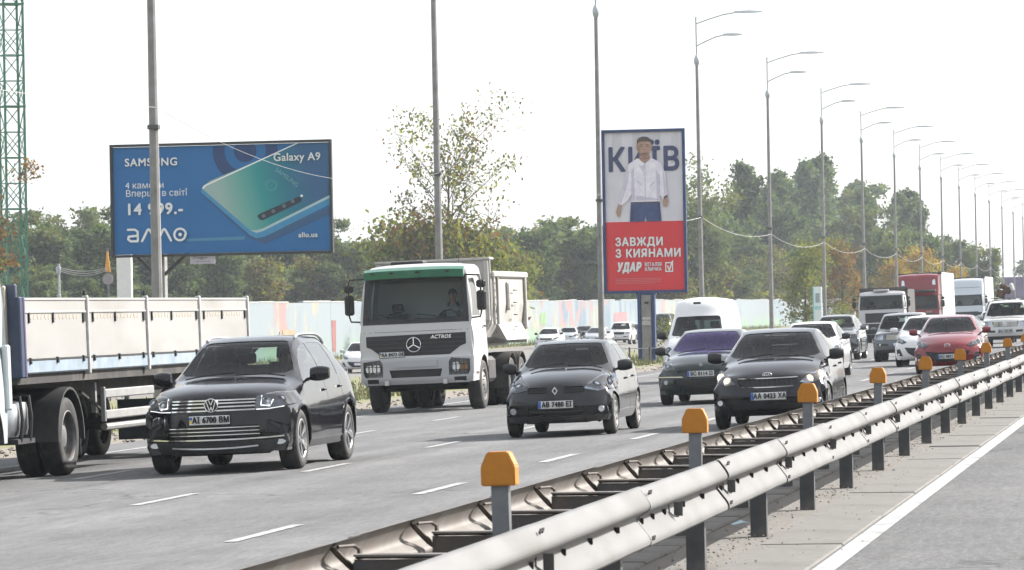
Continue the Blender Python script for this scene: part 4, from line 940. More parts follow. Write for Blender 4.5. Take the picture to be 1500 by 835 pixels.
p9 = clone(rmaz, 4.46, 'white car waiting on the side road left of the dump truck', pairs={RED: WHITEP}, drop=('plate_lettering', 'badge', 'badge_letters'))
for o, X, Y, dz, yw, s in ((suv, -11.84, 49.0, 0, 0, .985), (clio, -9.2, 59.5, 0, 0, 1.), (laguna, -9.25, 78.2, 0, 0, 1), (kia, -6.08, 59.6, 0, 0, 1), (rmaz, -6.0, 103.6, 0, 0, 1), (lc, -7.05, 161, 0, 0, 1), (van, -12.72, 106, 0, 0, (.90, .93, .895)),
        (wmaz, -7.55, 118.5, 0, 0, 1), (wsed, -9.6, 104, 0, 0, 1), (dsuv, -12.1, 141, 0, 0, .93), (paj, -9.2, 132.5, 0, 0, (.93, .93, .84)), (roofc, -8.95, 200, 0, 0, 1.05), (scar, -8.6, 146, 0, 0, 1), (ssed, -8.4, 180, 0, 0, 1),
        (pb, -45.8, 292, -.72, 0, 1.03), (p2, -48.3, 318, -.72, 4, 1), (p3, -50, 338, -.72, 0, 1), (p4, -43.9, 303, -.72, -3, 1), (p5, -43.7, 315, -.72, 0, .95), (p6, -45, 333, -.72, 0, 1.05), (p7, -44.2, 340, -.72, 0, 1.05), (p8, -42.4, 330, -.72, 0, .95), (p9, -38.6, 188, -.72, 6, 1)): place(o, X, Y, dz, yw, s)
tag(MB().box((0, 0, 0), (1.2, 1.5, .05)).build('roof_rack', TRIM), 'roof rack on the dark off-roader behind the pearl one', 'roof rack').location = (-8.95, 202.9, 1.88)
bd = MB()
for c, s_ in (((-.22, 0, .22), (.42, .6, .40)), ((.1, .05, .40), (.4, .5, .36)), ((-.1, 0, .58), (.35, .4, .26))): bd.box(c, s_, Matrix.Rotation(.2, 3, 'Y'), .06)
tag(bd.build('bundle', mat('bundle_brown', (.13, .075, .045), .9, var=.3, scale=6)), 'brown bundle strapped on the roof rack of a dark off-roader', 'luggage').location = (-8.85, 202.3, 1.89)
tag(MB().box((0, 0, 0), (.2, .35, .42), Matrix.Rotation(-.25, 3, 'Y'), .07).build('bag', mat('bag_white', (.6, .6, .58), .8, var=.1)), 'white bag tied beside the brown roof bundle', 'luggage').location = (-8.52, 202.2, 2.43)
for o in bpy.data.objects: 
    if '_L' in o: del o['_L']
# ================================================================ TRUCKS
TRW = paint('truck_white', (.45, .446, .436), .4, coat=.5, dust=.45); TRG = paint('truck_bumper_grey', (.36, .36, .37), .5, coat=.2, dust=.4); TIPP = mat('tipper_cream', (.37, .362, .342), .6, var=.12, scale=2.5, col2=(.29, .28, .26), dirt=(.15, .13, .108, .7, 1.3))
TRED = paint('truck_red', (.18, .005, .01), .3, dust=.15); CHASS = mat('chassis', (.03, .028, .026), .75, var=.25, scale=5, dirt=(.14, .12, .10, .5, 2.)); GREENV = mat('visor_green', (.010, .135, .072), .3, var=.1, scale=6, coat=.5)
BOXW = mat('box_trailer_white', (.48, .48, .465), .5, var=.05, scale=1.5, dirt=(.40, .38, .35, .4, .8)); MAZW = paint('maz_cab_grey', (.47, .46, .47), .4, coat=.5, dust=.3); TRSIL = paint('truck_silver', (.46, .50, .54), .35, .2, coat=.7, dust=.15)
def truck_mirror(root, W, y, z0, z1, sg, m=BLK):
    x = W+.24; q = MB().tube([(sg*(W-.08), y+.12, z1+.12), (sg*(x-.02), y-.02, z1+.10), (sg*(x), y-.04, z1-.02), (sg*x, y-.04, z0+.02), (sg*(x-.03), y-.02, z0-.10), (sg*(W-.06), y+.10, z0-.12)], .020, 6).build('mirror_bracket', BLK, root, 60)
    MB().box((sg*x, y+.02, z0+(z1-z0)*.36), (.20, .12, (z1-z0)*.62), None, .035).build('mirror', m, root); MB().box((sg*x, y+.02, z1-(z1-z0)*.12), (.20, .12, (z1-z0)*.24), None, .035).build('mirror', m, root)
class Cab:
    def __init__(s, root, W, pr, zb, belt, m, shield, window, arch=None, R=.5, gl=GLASS, mid=None):
        s.root = root; s.b = b = Body(pr, W, zb, belt, taper=(.035, .6, .02, .4), mid=mid, tum=.03, sill=.02, nt=8, nr=14, plan=4.)
        s.m = m; s.T = Matrix.Translation((0, -b.L/2, 0)); s.shield = shield; s.window = window; s.arch = arch; s.R = R; s.gl = gl; s.W = W
    def fp(s, poly, nm, mm, off=-.015, wall=0., view='front', sg=1, par=None, keep=False):
        nb = s.b.cut(poly, view, off, wall, nmin=.05, sg=sg, keep=keep); bmesh.ops.transform(nb, matrix=s.T, verts=nb.verts); return bm_obj(nb, nm, mm, par or s.root)
    def done(s, frame=True):
        b = s.b; wb, wt, z0, z1 = s.shield
        r = .07; fr = [(-wb, z0), (wb, z0), (wb, z0+.1), (wt, z1), (-wt, z1), (-wb, z0+.1)]
        q = [(-wb+.10+r, z0+.10), (wb-.10-r, z0+.10), (wb-.10, z0+.10+r), (wt-.08, z1-.08-r), (wt-.08-r, z1-.08), (-wt+.08+r, z1-.08), (-wt+.08, z1-.08-r), (-wb+.10, z0+.10+r)]
        s.fp(q, 'windscreen', s.gl, -.006, .012)
        if frame: s.fp(fr, 'windscreen_frame', BLK, .003, .0)
        for sg in (1, -1):
            s.fp(s.window, 'side_window', GLASS_S, -.004, .012, 'side', sg)
            if s.arch: b.cut(arc_poly(s.arch, s.R*.98, s.R+.12, b.zb+.01), 'side', sg=sg, lim=lambda c: abs(c.x) > s.W*.6, nmin=.05).free()
        MB().box((0, .55-b.L/2, z0-.04), (s.W*1.75, .6, .3), None, .08).build('dashboard', DASH, s.root)
        MB().box((0, b.L*.55-b.L/2, z0-.5), (s.W*1.9, b.L*.86, .06)).build('cab_floor', DASH, s.root)
        for x in (-.6, .6): seat(s.root, x, b.L*.62-b.L/2, z0-.38)
        steering(s.root, .6, .72-b.L/2, z0+.05, .23)
        for a, c in ((-.75, -.05), (.05, .75)):
            P = [(x, b.front(x, z)-b.L/2-.02, z) for x, z in ((c*s.W/1.2, z0+.05), ((a+c)/2*s.W/1.2, z0+.15), (a*s.W/1.2, z0+.20))]; MB().tube(P, .012, 5).build('wiper', BLK, s.root)
        body_done(b, s.root, s.m)
def cab_profile(zb, zg_, zw0, zw1, H, L, W, rake=.2, roofx=.9, top=.5):
    return [(.06, zb, W*.94, .10, 0), (0, zb+.15, W*.975, .12, 0), (0, (zb+zg_)/2, W*.98, .12, 0), (.03, zg_, W*.97, .11, 0), (.09, zw0, W*.96, .10, 0), (.09+rake, zw1, W*.93, .09, 0), (.14+rake+.03, zw1+.12, W*.92, .09, .01),
            (.2+rake+top*.5, H-.10, W*roofx, .08, .04), (.25+rake+top, H, W*roofx*.97, .04, .05), (L-.12, H, W*roofx*.97, 0, .05), (L-.02, H-.1, W*.93, 0, .02), (L, 1.2, W*.97, 0, 0), (L-.03, zb+.25, W*.95, 0, 0)]
def axle(root, y, R, wd, x, dual, yoff, W=None):
    for sg in (1, -1):
        if dual: wheel(root, sg*x, y+yoff, R, wd, sg, 'truck_rear'); wheel(root, sg*(x-wd-.04), y+yoff, R, wd, sg, 'truck_rear')
        else: wheel(root, sg*x, y+yoff, R, wd, sg, 'truck_front')
    MB().tube([(-x, y+yoff, R), (x, y+yoff, R)], .09, 8).build('axle', CHASS, root)
def fender(root, y, R, x0, x1, sg, m, yoff, a0=10, a1=170, th=.02):
    n = 14; vs = []
    for r_ in (R, R+th):
        for xx in (x0, x1):
            for k in range(n+1): a = math.radians(a0+(a1-a0)*k/n); vs.append((sg*xx, y+yoff+r_*math.cos(a), .5+r_*math.sin(a)))
    m_ = n+1; fs = []
    for k in range(n): fs += [(k, k+1, m_+k+1, m_+k), (2*m_+k, 2*m_+k+1, 3*m_+k+1, 3*m_+k), (k, k+1, 2*m_+k+1, 2*m_+k), (m_+k, m_+k+1, 3*m_+k+1, 3*m_+k)]
    return MB().add(vs, fs+[(0, m_, 3*m_, 2*m_), (n, m_+n, 3*m_+n, 2*m_+n)]).build('mudguard', m, root, 40)
# ---- dump truck with green visor
def dump_truck():
    r = new_car('dump_truck', 2.05, 'dirty white dump truck with a green sun visor and star badge', 'truck'); L = 2.05; yo = -L/2
    pr = [(.05, .60, 1.12, .10, 0), (.0, .72, 1.17, .13, 0), (.0, 1.12, 1.18, .13, 0), (.05, 1.19, 1.15, .12, 0), (.07, 1.6, 1.16, .12, 0), (.12, 1.9, 1.15, .11, 0), (.30, 2.78, 1.10, .10, 0), (.35, 2.92, 1.08, .10, .02), (.48, 3.06, 1.02, .08, .05), (.9, 3.12, 1.0, .04, .05), (1.9, 3.12, 1.0, 0, .05), (2.02, 3.0, 1.08, 0, .03), (2.05, 1.2, 1.17, 0, 0), (2.0, .95, 1.15, 0, 0)]
    c = Cab(r, 1.22, pr, .62, 1.86, TRW, (1.13, 1.07, 1.86, 2.86), [(.42, 1.98), (1.35, 1.98), (1.35, 2.78), (.60, 2.78)], 1.42, .52); b = c.b
    # headlamps in the bumper
    for sg in (1, -1):
        P = [(.70, .76), (1.08, .76), (1.13, .84), (1.13, 1.08), (.76, 1.12), (.70, 1.04)]; P = P if sg > 0 else mir(P)
        h = c.fp(P, 'headlight', mat('lamp_dark_bowl', (.16, .165, .17), .3, .4, var=.2, scale=12), -.05); 
        for k in range(5): x = sg*(.76+.085*k); MB().bar((x, b.front(x, .93)+yo-.012, .78), (x, b.front(x, .93)+yo-.012, 1.09), .012, .012, (0, 1, 0)).build('lamp_guard', TRIM, h)
        for z in (.86, .98): strip(b, h, sg*.72, sg*1.11, z, .014, TRIM, 'lamp_guard', .014)
        disc(mat('amber_dull', (.30, .16, .06), .3, var=.1) if sg > 0 else REFLC, h, 'indicator', sg*1.00, b.front(sg*1.0, .93)+yo+.03, .93, .09); disc(REFLC, h, 'lamp_bowl', sg*.84, b.front(sg*.84, .93)+yo+.03, .93, .10)
        P = [(.80, .635), (1.05, .635), (1.05, .72), (.80, .72)]; c.fp(P if sg > 0 else mir(P), 'fog_light', BLK, -.01)
    slot = c.fp([(-.52, .74), (.52, .74), (.56, .90), (-.56, .90)], 'bumper_slot', BLK, -.06)
    c.fp([(-1.22, .60), (1.22, .60), (1.22, 1.135), (-1.22, 1.135)], 'bumper', TRG, .012, .02)
    strip(b, r, -.46, .46, 1.02, .13, TRG, 'bumper_step', .035, 8); 
    for sg in (1, -1): MB().box((sg*.62, b.front(.6, .68)+yo-.03, .63), (.10, .05, .10), None, .01).build('tow_lug', ALU, r)
    gp = [(-1.06, 1.40), (-.95, 1.36), (-.72, 1.19), (.72, 1.19), (.95, 1.36), (1.06, 1.40), (1.06, 1.64), (-1.06, 1.62)]
    g = c.fp(gp, 'grille', BLK, .004, .01)
    for z in (1.27, 1.36, 1.45, 1.54): w_ = .76 if z < 1.3 else (.92 if z < 1.4 else 1.03); strip(b, g, -w_, w_, z, .022, TRIM, 'grille_bar', .02)
    y = b.front(0, 1.42)+yo-.04; e = ring(r, 'badge', CHROME, -.03, y, 1.42, .15, .013, 28); q = MB()
    for a in (90, 210, 330): q.bar((0, 0, 0), (.145*math.cos(math.radians(a)), 0, .145*math.sin(math.radians(a))), .02, .035, (0, 1, 0))
    q.build('badge_star', CHROME, e)
    lettering('ACTROS', .105, CHROME, r, (.55, b.front(.55, 1.56)+yo-.03, 1.565), bold=.002, shear=.25, ext=.004)
    plate(r, -.50, b.front(-.5, 1.24)+yo-.03, 1.225, 'АА 8473 ОЕ', old=True)
    strip(b, r, -1.12, 1.12, 1.70, .008, BLK, 'panel_seam', .002)
    # green visor, tilted out from the roof edge
    vs = []; n = 16
    for k in range(n+1):
        x = -1.06+2.12*k/n; e2 = .10*(abs(x)/1.06)**4
        for yy, zz in ((.22, 3.04), (.06, 2.98), (.08, 2.82), (.20, 2.86)): vs.append((x, yo+yy+e2, zz-.02*(abs(x)/1.06)**4))
    fs = [(4*k+i, 4*k+(i+1) % 4, 4*k+4+(i+1) % 4, 4*k+4+i) for k in range(n) for i in range(4)]+[(0, 1, 2, 3), (4*n, 4*n+3, 4*n+2, 4*n+1)]
    v = MB().add(vs, fs).build('sun_visor', GREENV, r, 40)
    for x in (-.85, -.45, .10, .75): MB().box((x, yo+.05, 2.93), (.09, .04, .035), None, .01).build('visor_clip', BLK, v)
    for sg in (1, -1): truck_mirror(r, 1.17, yo+.25, 2.05, 2.72, sg)
    MB().box((-.3, yo+1.3, 3.14), (.7, .5, .08), None, .02).build('roof_hatch', BLK, r)
    MB().tube([(.85, yo+.9, 3.1), (.85, yo+.92, 3.28)], .008, 5).build('antenna', BLK, r)
    c.done()
    for sg in (1, -1):
        fender(r, 1.42, .64, .86, 1.20, sg, TRIM, yo, 5, 175)
        MB().box((sg*1.16, yo+.60, .78), (.10, .36, .05)).build('cab_step', TRIM, r); MB().box((sg*1.16, yo+.62, 1.12), (.08, .34, .04)).build('cab_step', TRIM, r)
        o = MB().box((0, 0, 0), (.04, .20, .04), None, .01).build('door_handle', BLK, r); o.location = (sg*1.235, yo+1.55, 1.75)
    ch = MB(); 
    for sg in (1, -1): ch.box((sg*.42, yo+4.0, .98), (.09, 7.4, .26))
    for y in (.6, 2.2, 3.4, 4.6, 5.6, 6.9): ch.box((0, yo+y, .96), (.8, .12, .2))
    ch.build('chassis', CHASS, r); MB().box((0, yo+.8, .80), (1.3, .9, .32), None, .08).build('engine_sump', CHASS, r)
    axle(r, 1.42, .52, .30, 1.06, False, yo); axle(r, 4.95, .52, .29, 1.08, True, yo); axle(r, 6.30, .52, .29, 1.08, True, yo)
    for sg in (1, -1):
        MB().box((sg*.88, yo+2.9, .82), (.50, 1.0, .55), None, .08).build('fuel_tank' if sg < 0 else 'battery_box', TRIM, r)
        f1 = fender(r, 4.95, .64, .55, 1.24, sg, CHASS, yo, 15, 190); f2 = fender(r, 6.30, .64, .55, 1.24, sg, CHASS, yo, -10, 160)
    # tipper body: headboard, two ribbed side walls, floor, tailgate, canopy
    tb = empty('tmp'); bpy.data.objects.remove(tb)
    y0, y1 = 2.42, 7.1
    hb = MB(); hb.prism([(-1.05, 1.42), (1.05, 1.42), (1.25, 2.0), (1.25, 3.16), (-1.25, 3.16), (-1.25, 2.0)], yo+y0, yo+y0+.07)
    h = hb.build('headboard', TIPP, r)
    for x in (-1.17, -.6, 0, .6, 1.17): MB().box((x, yo+y0-.05, 2.50), (.10, .10, 1.30), None, .012).build('rib', TIPP, h)
    MB().box((0, yo+y0+.2, 3.19), (2.52, .55, .06), None, .015).build('canopy_lip', TIPP, r)
    for sg in (1, -1):
        prof = [(.80, 1.36), (1.05, 1.50), (1.20, 1.78), (1.26, 2.20), (1.26, 2.86), (1.21, 2.86), (1.21, 2.22), (1.15, 1.82), (1.02, 1.56), (.80, 1.42)]
        w_ = MB().prism([(sg*a, z) for a, z in prof], yo+y0+.07, yo+y1-.1).build('side_wall', TIPP, r)
        MB().box((sg*1.265, yo+(y0+y1)/2, 2.85), (.12, y1-y0-.1, .14), None, .03).build('top_rail', TIPP, w_)
        for k, y in enumerate((2.62, 3.1)): MB().box((sg*1.275, yo+y, 2.30), (.06, .10, 1.05), None, .012).build('rib', TIPP, w_)
        MB().box((sg*1.285, yo+4.4, 2.38), (.09, .22, .62), None, .03).build('rib', TIPP, w_); MB().box((sg*1.275, yo+6.75, 2.25), (.09, .18, 1.2), None, .02).build('rib', TIPP, w_)
        fl = MB(); fl.add([(sg*1.05, yo+3.4, 1.52), (sg*1.36, yo+3.6, 1.42), (sg*1.36, yo+6.7, 1.42), (sg*1.05, yo+6.9, 1.52), (sg*1.20, yo+3.4, 1.80), (sg*1.20, yo+6.9, 1.80)], [(0, 1, 2, 3), (1, 4, 5, 2), (0, 4, 1), (3, 2, 5)]); fl.build('spill_flap', TIPP, w_)
        for k in range(9): MB().box((sg*1.305, yo+2.62, 1.45+k*.15), (.012, .04, .04)).build('bolt', BLK, w_)
        for k in range(4): MB().tube([(sg*1.30, yo+5.0, 1.7+k*.27), (sg*1.34, yo+5.0, 1.7+k*.27), (sg*1.34, yo+5.3, 1.7+k*.27), (sg*1.30, yo+5.3, 1.7+k*.27)], .012, 5).build('ladder_rung', CHASS, w_)
    MB().box((0, yo+(y0+y1)/2, 1.36), (1.6, y1-y0-.1, .10)).build('tipper_floor', TIPP, r); MB().box((0, yo+y1, 2.1), (2.44, .08, 1.5), Matrix.Rotation(.12, 3, 'X')).build('tailgate', TIPP, r)
    return r
dump = dump_truck(); place(dump, -15.45, 81.6, 0, 0, .97)
# ---- flatbed semi-trailer truck at the left edge
PANW = mat('drop_side_white', (.30, .297, .288), .5, var=.06, scale=1.2, col2=(.26, .254, .243), dirt=(.19, .175, .155, .7, 1.3), stretch=(1, .3, 1)); PANB = mat('drop_side_blue', (.25, .31, .37), .55, var=.15, scale=3, dirt=(.35, .33, .30, .5, 2.)); BLUEH = mat('headboard_blue', (.02, .036, .08), .5, var=.15, scale=3, dirt=(.12, .12, .12, .4, 2.)); PURP = mat('corner_violet', (.07, .05, .12), .5, var=.1)
CABW = paint('flatbed_cab_white', (.40, .44, .45), .35, coat=.6, dust=.3); SGRD = mat('side_guard', (.25, .25, .247), .5, var=.1, scale=4, dirt=(.3, .27, .23, .5, 3.)); FLAP = mat('mud_flap', (.035, .045, .055), .7, var=.2)
def flatbed():
    r = new_car('flatbed_truck', 2.3, 'flatbed truck with white drop-side panels at the left edge', 'truck'); L = 2.3; yo = -L/2; ox = 0
    c = Cab(r, 1.22, cab_profile(.50, 1.3, 1.75, 2.6, 2.9, L, 1.22), .50, 1.65, CABW, (1.12, 1.06, 1.72, 2.66), [(.5, 1.85), (1.5, 1.85), (1.5, 2.5), (.65, 2.5)], 1.30, .50); c.done()
    fender(r, 1.30, .62, .84, 1.24, 1, TRIM, yo, 0, 180); fender(r, 1.30, .62, .84, 1.24, -1, TRIM, yo, 0, 180)
    axle(r, 1.30, .50, .30, 1.06, False, yo); axle(r, 4.90, .50, .28, 1.09, True, yo)
    for sg in (1, -1):
        fender(r, 4.90, .60, .52, 1.26, sg, TRIM, yo, -5, 185, .03)
        MB().box((sg*.88, yo+5.56, .55), (.62, .02, .62)).build('mud_flap', FLAP, r)
        MB().box((sg*1.22, yo+2.22, 1.30), (.08, .16, .80), None, .02).build('cab_fairing', CABW, r)
        t = MB()
        t.lathe([(0, -.22), (.17, -.20), (.2, -.12), (.2, .12), (.17, .20), (0, .22)], (sg*1.0, yo+2.75, .76), 'z', 18); t.build('air_tank', ALU, r, 40)
        t = MB(); t.lathe([(0, -.22), (.15, -.20), (.17, -.12), (.17, .12), (.15, .20), (0, .22)], (sg*1.02, yo+3.15, .78), 'z', 18); t.build('air_tank', ALU, r, 40)
        for y in (2.75, 3.15): MB().tube([(sg*1.22, yo+y-.03, .5), (sg*1.24, yo+y, .78), (sg*1.2, yo+y+.05, 1.05), (sg*.9, yo+y+.1, 1.1)], .022, 6).build('hose', BLK, r)
        MB().box((sg*1.1, yo+2.95, .50), (.25, .75, .06)).build('step', TRIM, r)
        MB().box((sg*.42, yo+3.6, .98), (.1, 6.4, .24)).build('chassis_rail', CHASS, r)
        MB().box((sg*.50, yo+9.0, 1.09), (.12, 12.0, .26)).build('bed_rail', CHASS, r)
    MB().box((0, yo+1.2, .85), (1.6, 1.6, .5), None, .05).build('engine', CHASS, r)
    # bed floor, headboard, drop sides
    Y0, Y1 = 2.68, 15.0; zt = 2.27; zbm = 1.20
    MB().box((0, yo+(Y0+Y1)/2, 1.26), (2.44, Y1-Y0, .12)).build('bed_floor', CHASS, r)
    MB().box((0, yo+Y0, 1.86), (2.5, .10, 1.16), None, .015).build('headboard', BLUEH, r); MB().box((-.02, yo+Y0-.1, 2.0), (2.32, .12, .85), None, .02).build('headboard_board', mat('board_weathered', (.32, .29, .24), .8, var=.2, scale=4), r)
    ys = [Y0+.12, 5.78, 8.88, 11.92, Y1]
    for sg in (1, -1):
        x = sg*1.26; MB().box((x, yo+Y0+.03, 1.78), (.08, .16, 1.0), None, .015).build('corner_post', BLUEH, r); MB().box((x+sg*.01, yo+Y0+.12, 1.78), (.08, .07, 1.0), None, .01).build('corner_post', PURP, r)
        for k in range(4):
            a, b_ = ys[k]+(.06 if k else .05), ys[k+1]-.06; yc = yo+(a+b_)/2; w_ = b_-a
            p = MB().box((x, yc, (zt+1.50)/2), (.045, w_, zt-1.50), None, .012).build('drop_side', PANW, r)
            MB().box((x+sg*.004, yc, 1.415), (.05, w_, .165), None, .01).build('lower_board', PANB, p)
            for z in (2.25, 2.09): MB().box((x+sg*.026, yc, z), (.02, w_-.02, .03), None, .006).build('panel_rib', PANW, p)
            for j in range(2): MB().box((x+sg*.03, yo+a+(b_-a)*(.44 if j else .06)+.02, 2.02), (.03, .035, .13)).build('latch', BLK, p)
            MB().box((x+sg*.03, yo+b_-.12, 2.02), (.03, .10, .12)).build('latch', BLK, p); MB().box((x+sg*.028, yc, 2.085), (.012, w_-.1, .012)).build('seam', BLK, p); MB().box((x+sg*.028, yc, 1.50), (.02, w_, .02)).build('hinge_rail', BLK, p)
            for j in range(3): MB().box((x+sg*.035, yo+a+(b_-a)*(.06+.43*j), 1.485), (.04, .06, .08), None, .008).build('hinge', BLK, p)
            for j in range(14): MB().box((x+sg*.024, yo+a+w_*(.10+.058*j), 2.03), (.005, .07, .035), Matrix.Rotation(.7 if j % 2 else -.7, 3, 'X')).build('stamped_mark', mat('stamp_tan', (.42, .33, .24), .7, var=.1), p)
            pp = MB().box((x+sg*.012, yo+ys[k+1], 1.79), (.075, .085, 1.02), None, .012).build('stake', mat('stake_grey', (.42, .42, .42), .6, .2, var=.15, dirt=(.2, .18, .15, .5, 4.)), r); MB().box((x, yo+ys[k+1], 2.325), (.03, .03, .07)).build('stake_tip', BLK, pp)
        g = MB().box((sg*1.22, yo+6.65, .86), (.06, .06, .46), None, .01).build('side_guard_post', SGRD, r)
        for z in (.72, 1.0): MB().box((sg*1.23, yo+7.95, z), (.05, 2.6, .12), None, .015).build('side_guard', SGRD, r)
        MB().tube([(sg*1.15, yo+6.9, .56), (sg*1.15, yo+9.6, .56)], .05, 8).build('pipe', SGRD, r)
        MB().bar((sg*1.0, yo+6.3, 1.05), (sg*1.2, yo+7.0, .7), .03, .03).build('brace', CHASS, r)
        MB().box((sg*1.0, yo+7.0, .95), (.06, .08, .4)).build('hanger', SGRD, r)
        MB().box((sg*.98, yo+9.3, .60), (.55, .02, .56)).build('mud_flap', FLAP, r)
    for y in (12.2, 13.5): axle(r, y, .50, .28, 1.09, True, yo)
    return r
fb = flatbed(); place(fb, -15.40, 46.0)
# ---- far trucks
def far_truck(name, label, W, zb, zw0, zw1, H, m, box, boxm, extra=None, gl=GLASS, roofx=.9, top=.5, L=2.1, kind='box'):
    r = new_car(name, L, label, 'truck'); yo = -L/2
    c = Cab(r, W, cab_profile(zb, zw0-.7, zw0, zw1, H, L, W, roofx=roofx, top=top), zb, zw0-.05, m, (W*.92, W*.88, zw0, zw1), [(.5, zw0+.1), (1.5, zw0+.1), (1.5, zw1-.1), (.66, zw1-.1)], 1.3, .5, gl)
    if extra: extra(c, r, yo)
    c.done()
    for sg in (1, -1): truck_mirror(r, W*.96, yo+.25, zw0+.1, zw1-.1, sg); fender(r, 1.3, .62, .84, W, sg, TRIM, yo, 0, 180); MB().box((sg*.42, yo+6, .98), (.1, 11., .24)).build('chassis_rail', CHASS, r)
    axle(r, 1.3, .5, .3, 1.05, False, yo); axle(r, 5.2, .5, .28, 1.07, True, yo)
    y0, y1, z0, z1, bw = box
    if kind == 'box':
        MB().box((0, yo+(y0+y1)/2, (z0+z1)/2), (2*bw, y1-y0, z1-z0), None, .04).build('box_body', boxm, r)
        MB().box((0, yo+y0-.03, z1-.06), (2*bw+.03, .06, .12)).build('box_rim', TRIM, r)
    else:
        MB().prism([(-bw, z0+.3), (-bw*.8, z0), (bw*.8, z0), (bw, z0+.3), (bw, z1), (-bw, z1)], yo+y0, yo+y1).build('tipper_body', boxm, r); MB().box((0, yo+y0-.05, z1+.04), (2*bw+.1, .12, .16), None, .02).build('top_rail', boxm, r)
    for y in (9.5, 10.8): axle(r, y, .5, .28, 1.07, True, yo)
    return r
def ex_maz(c, r, yo):
    b = c.b
    for sg in (1, -1): P = [(.70, .70), (1.05, .70), (1.05, .95), (.70, .95)]; h = c.fp(P if sg > 0 else mir(P), 'headlight', REFLC, -.03); disc(WHITE_L if sg < 0 else REFLC, h, 'lamp_bowl', sg*.88, b.front(.88, .82)+yo-.01, .83, .10)
    c.fp([(-.85, 1.05), (.85, 1.05), (.85, 1.55), (-.85, 1.55)], 'grille', BLK, -.02)
    for z in (1.15, 1.25, 1.35, 1.45): strip(b, r, -.83, .83, z, .025, TRIM, 'grille_bar', .0)
    c.fp([(-1.2, .48), (1.2, .48), (1.2, 1.0), (-1.2, 1.0)], 'bumper', BLK, .01, .02); MB().box((0, yo+.6, 2.72), (.8, .5, .10), None, .03).build('roof_hatch', MAZW, r)
def ex_daf(c, r, yo):
    b = c.b
    for sg in (1, -1):
        P = [(.82, 3.08), (1.02, 3.08), (.98, 3.42), (.84, 3.36)]; c.fp(P if sg > 0 else mir(P), 'roof_light', REFLC, -.01)
        P = [(.80, .62), (1.08, .62), (1.08, .82), (.80, .86)]; c.fp(P if sg > 0 else mir(P), 'headlight', REFLC, -.02)
    c.fp([(-.95, 1.0), (.95, 1.0), (1.0, 1.38), (-1.0, 1.38)], 'grille', BLK, -.02); lettering('DAF', .16, CHROME, r, (.6, b.front(.6, 1.46)+yo-.02, 1.46), bold=.004)
    for z in (1.08, 1.19, 1.30): strip(b, r, -.94, .94, z, .03, TRIM, 'grille_bar', .0)
    MB().box((0, yo+.12, 2.72), (2.1, .30, .10), Matrix.Rotation(.25, 3, 'X'), .02).build('sun_visor', BLK, r)
def ex_wht(c, r, yo):
    b = c.b
    for sg in (1, -1): P = [(.78, .75), (1.08, .75), (1.08, .98), (.78, .95)]; c.fp(P if sg > 0 else mir(P), 'headlight', REFLC, -.02)
    c.fp([(-.8, 1.0), (.8, 1.0), (.85, 1.32), (-.85, 1.32)], 'grille', BLK, -.02); strip(b, r, -1.0, 1.0, 3.08, .03, TRIM, 'deflector_seam', .004)
maz = far_truck('tipper_truck', 'grey-white cabbed tipper truck with one lit headlamp in the far lane', 1.22, .45, 1.72, 2.45, 2.68, MAZW, (2.4, 7.8, 1.2, 2.75, 1.25), mat('tipper_dark', (.06, .055, .05), .8, var=.2), ex_maz, roofx=.92, top=.15, kind='tip'); place(maz, -15.7, 213)
daf = far_truck('box_truck', 'red high-roofed truck with a white box trailer', 1.24, .35, 1.62, 2.45, 3.75, TRED, (2.6, 15.5, 1.1, 3.82, 1.27), BOXW, ex_daf, roofx=.94, top=.55, L=2.3); place(daf, -15.75, 244)
wht = far_truck('box_truck', 'silver-white truck with roof deflector right of the red truck', 1.24, .35, 1.75, 2.55, 3.75, TRSIL, (2.6, 15.5, 1.1, 3.85, 1.27), BOXW, ex_wht, roofx=.92, top=.9, L=2.3); place(wht, -15.9, 300)
for o in bpy.data.objects:
    if '_L' in o: del o['_L']
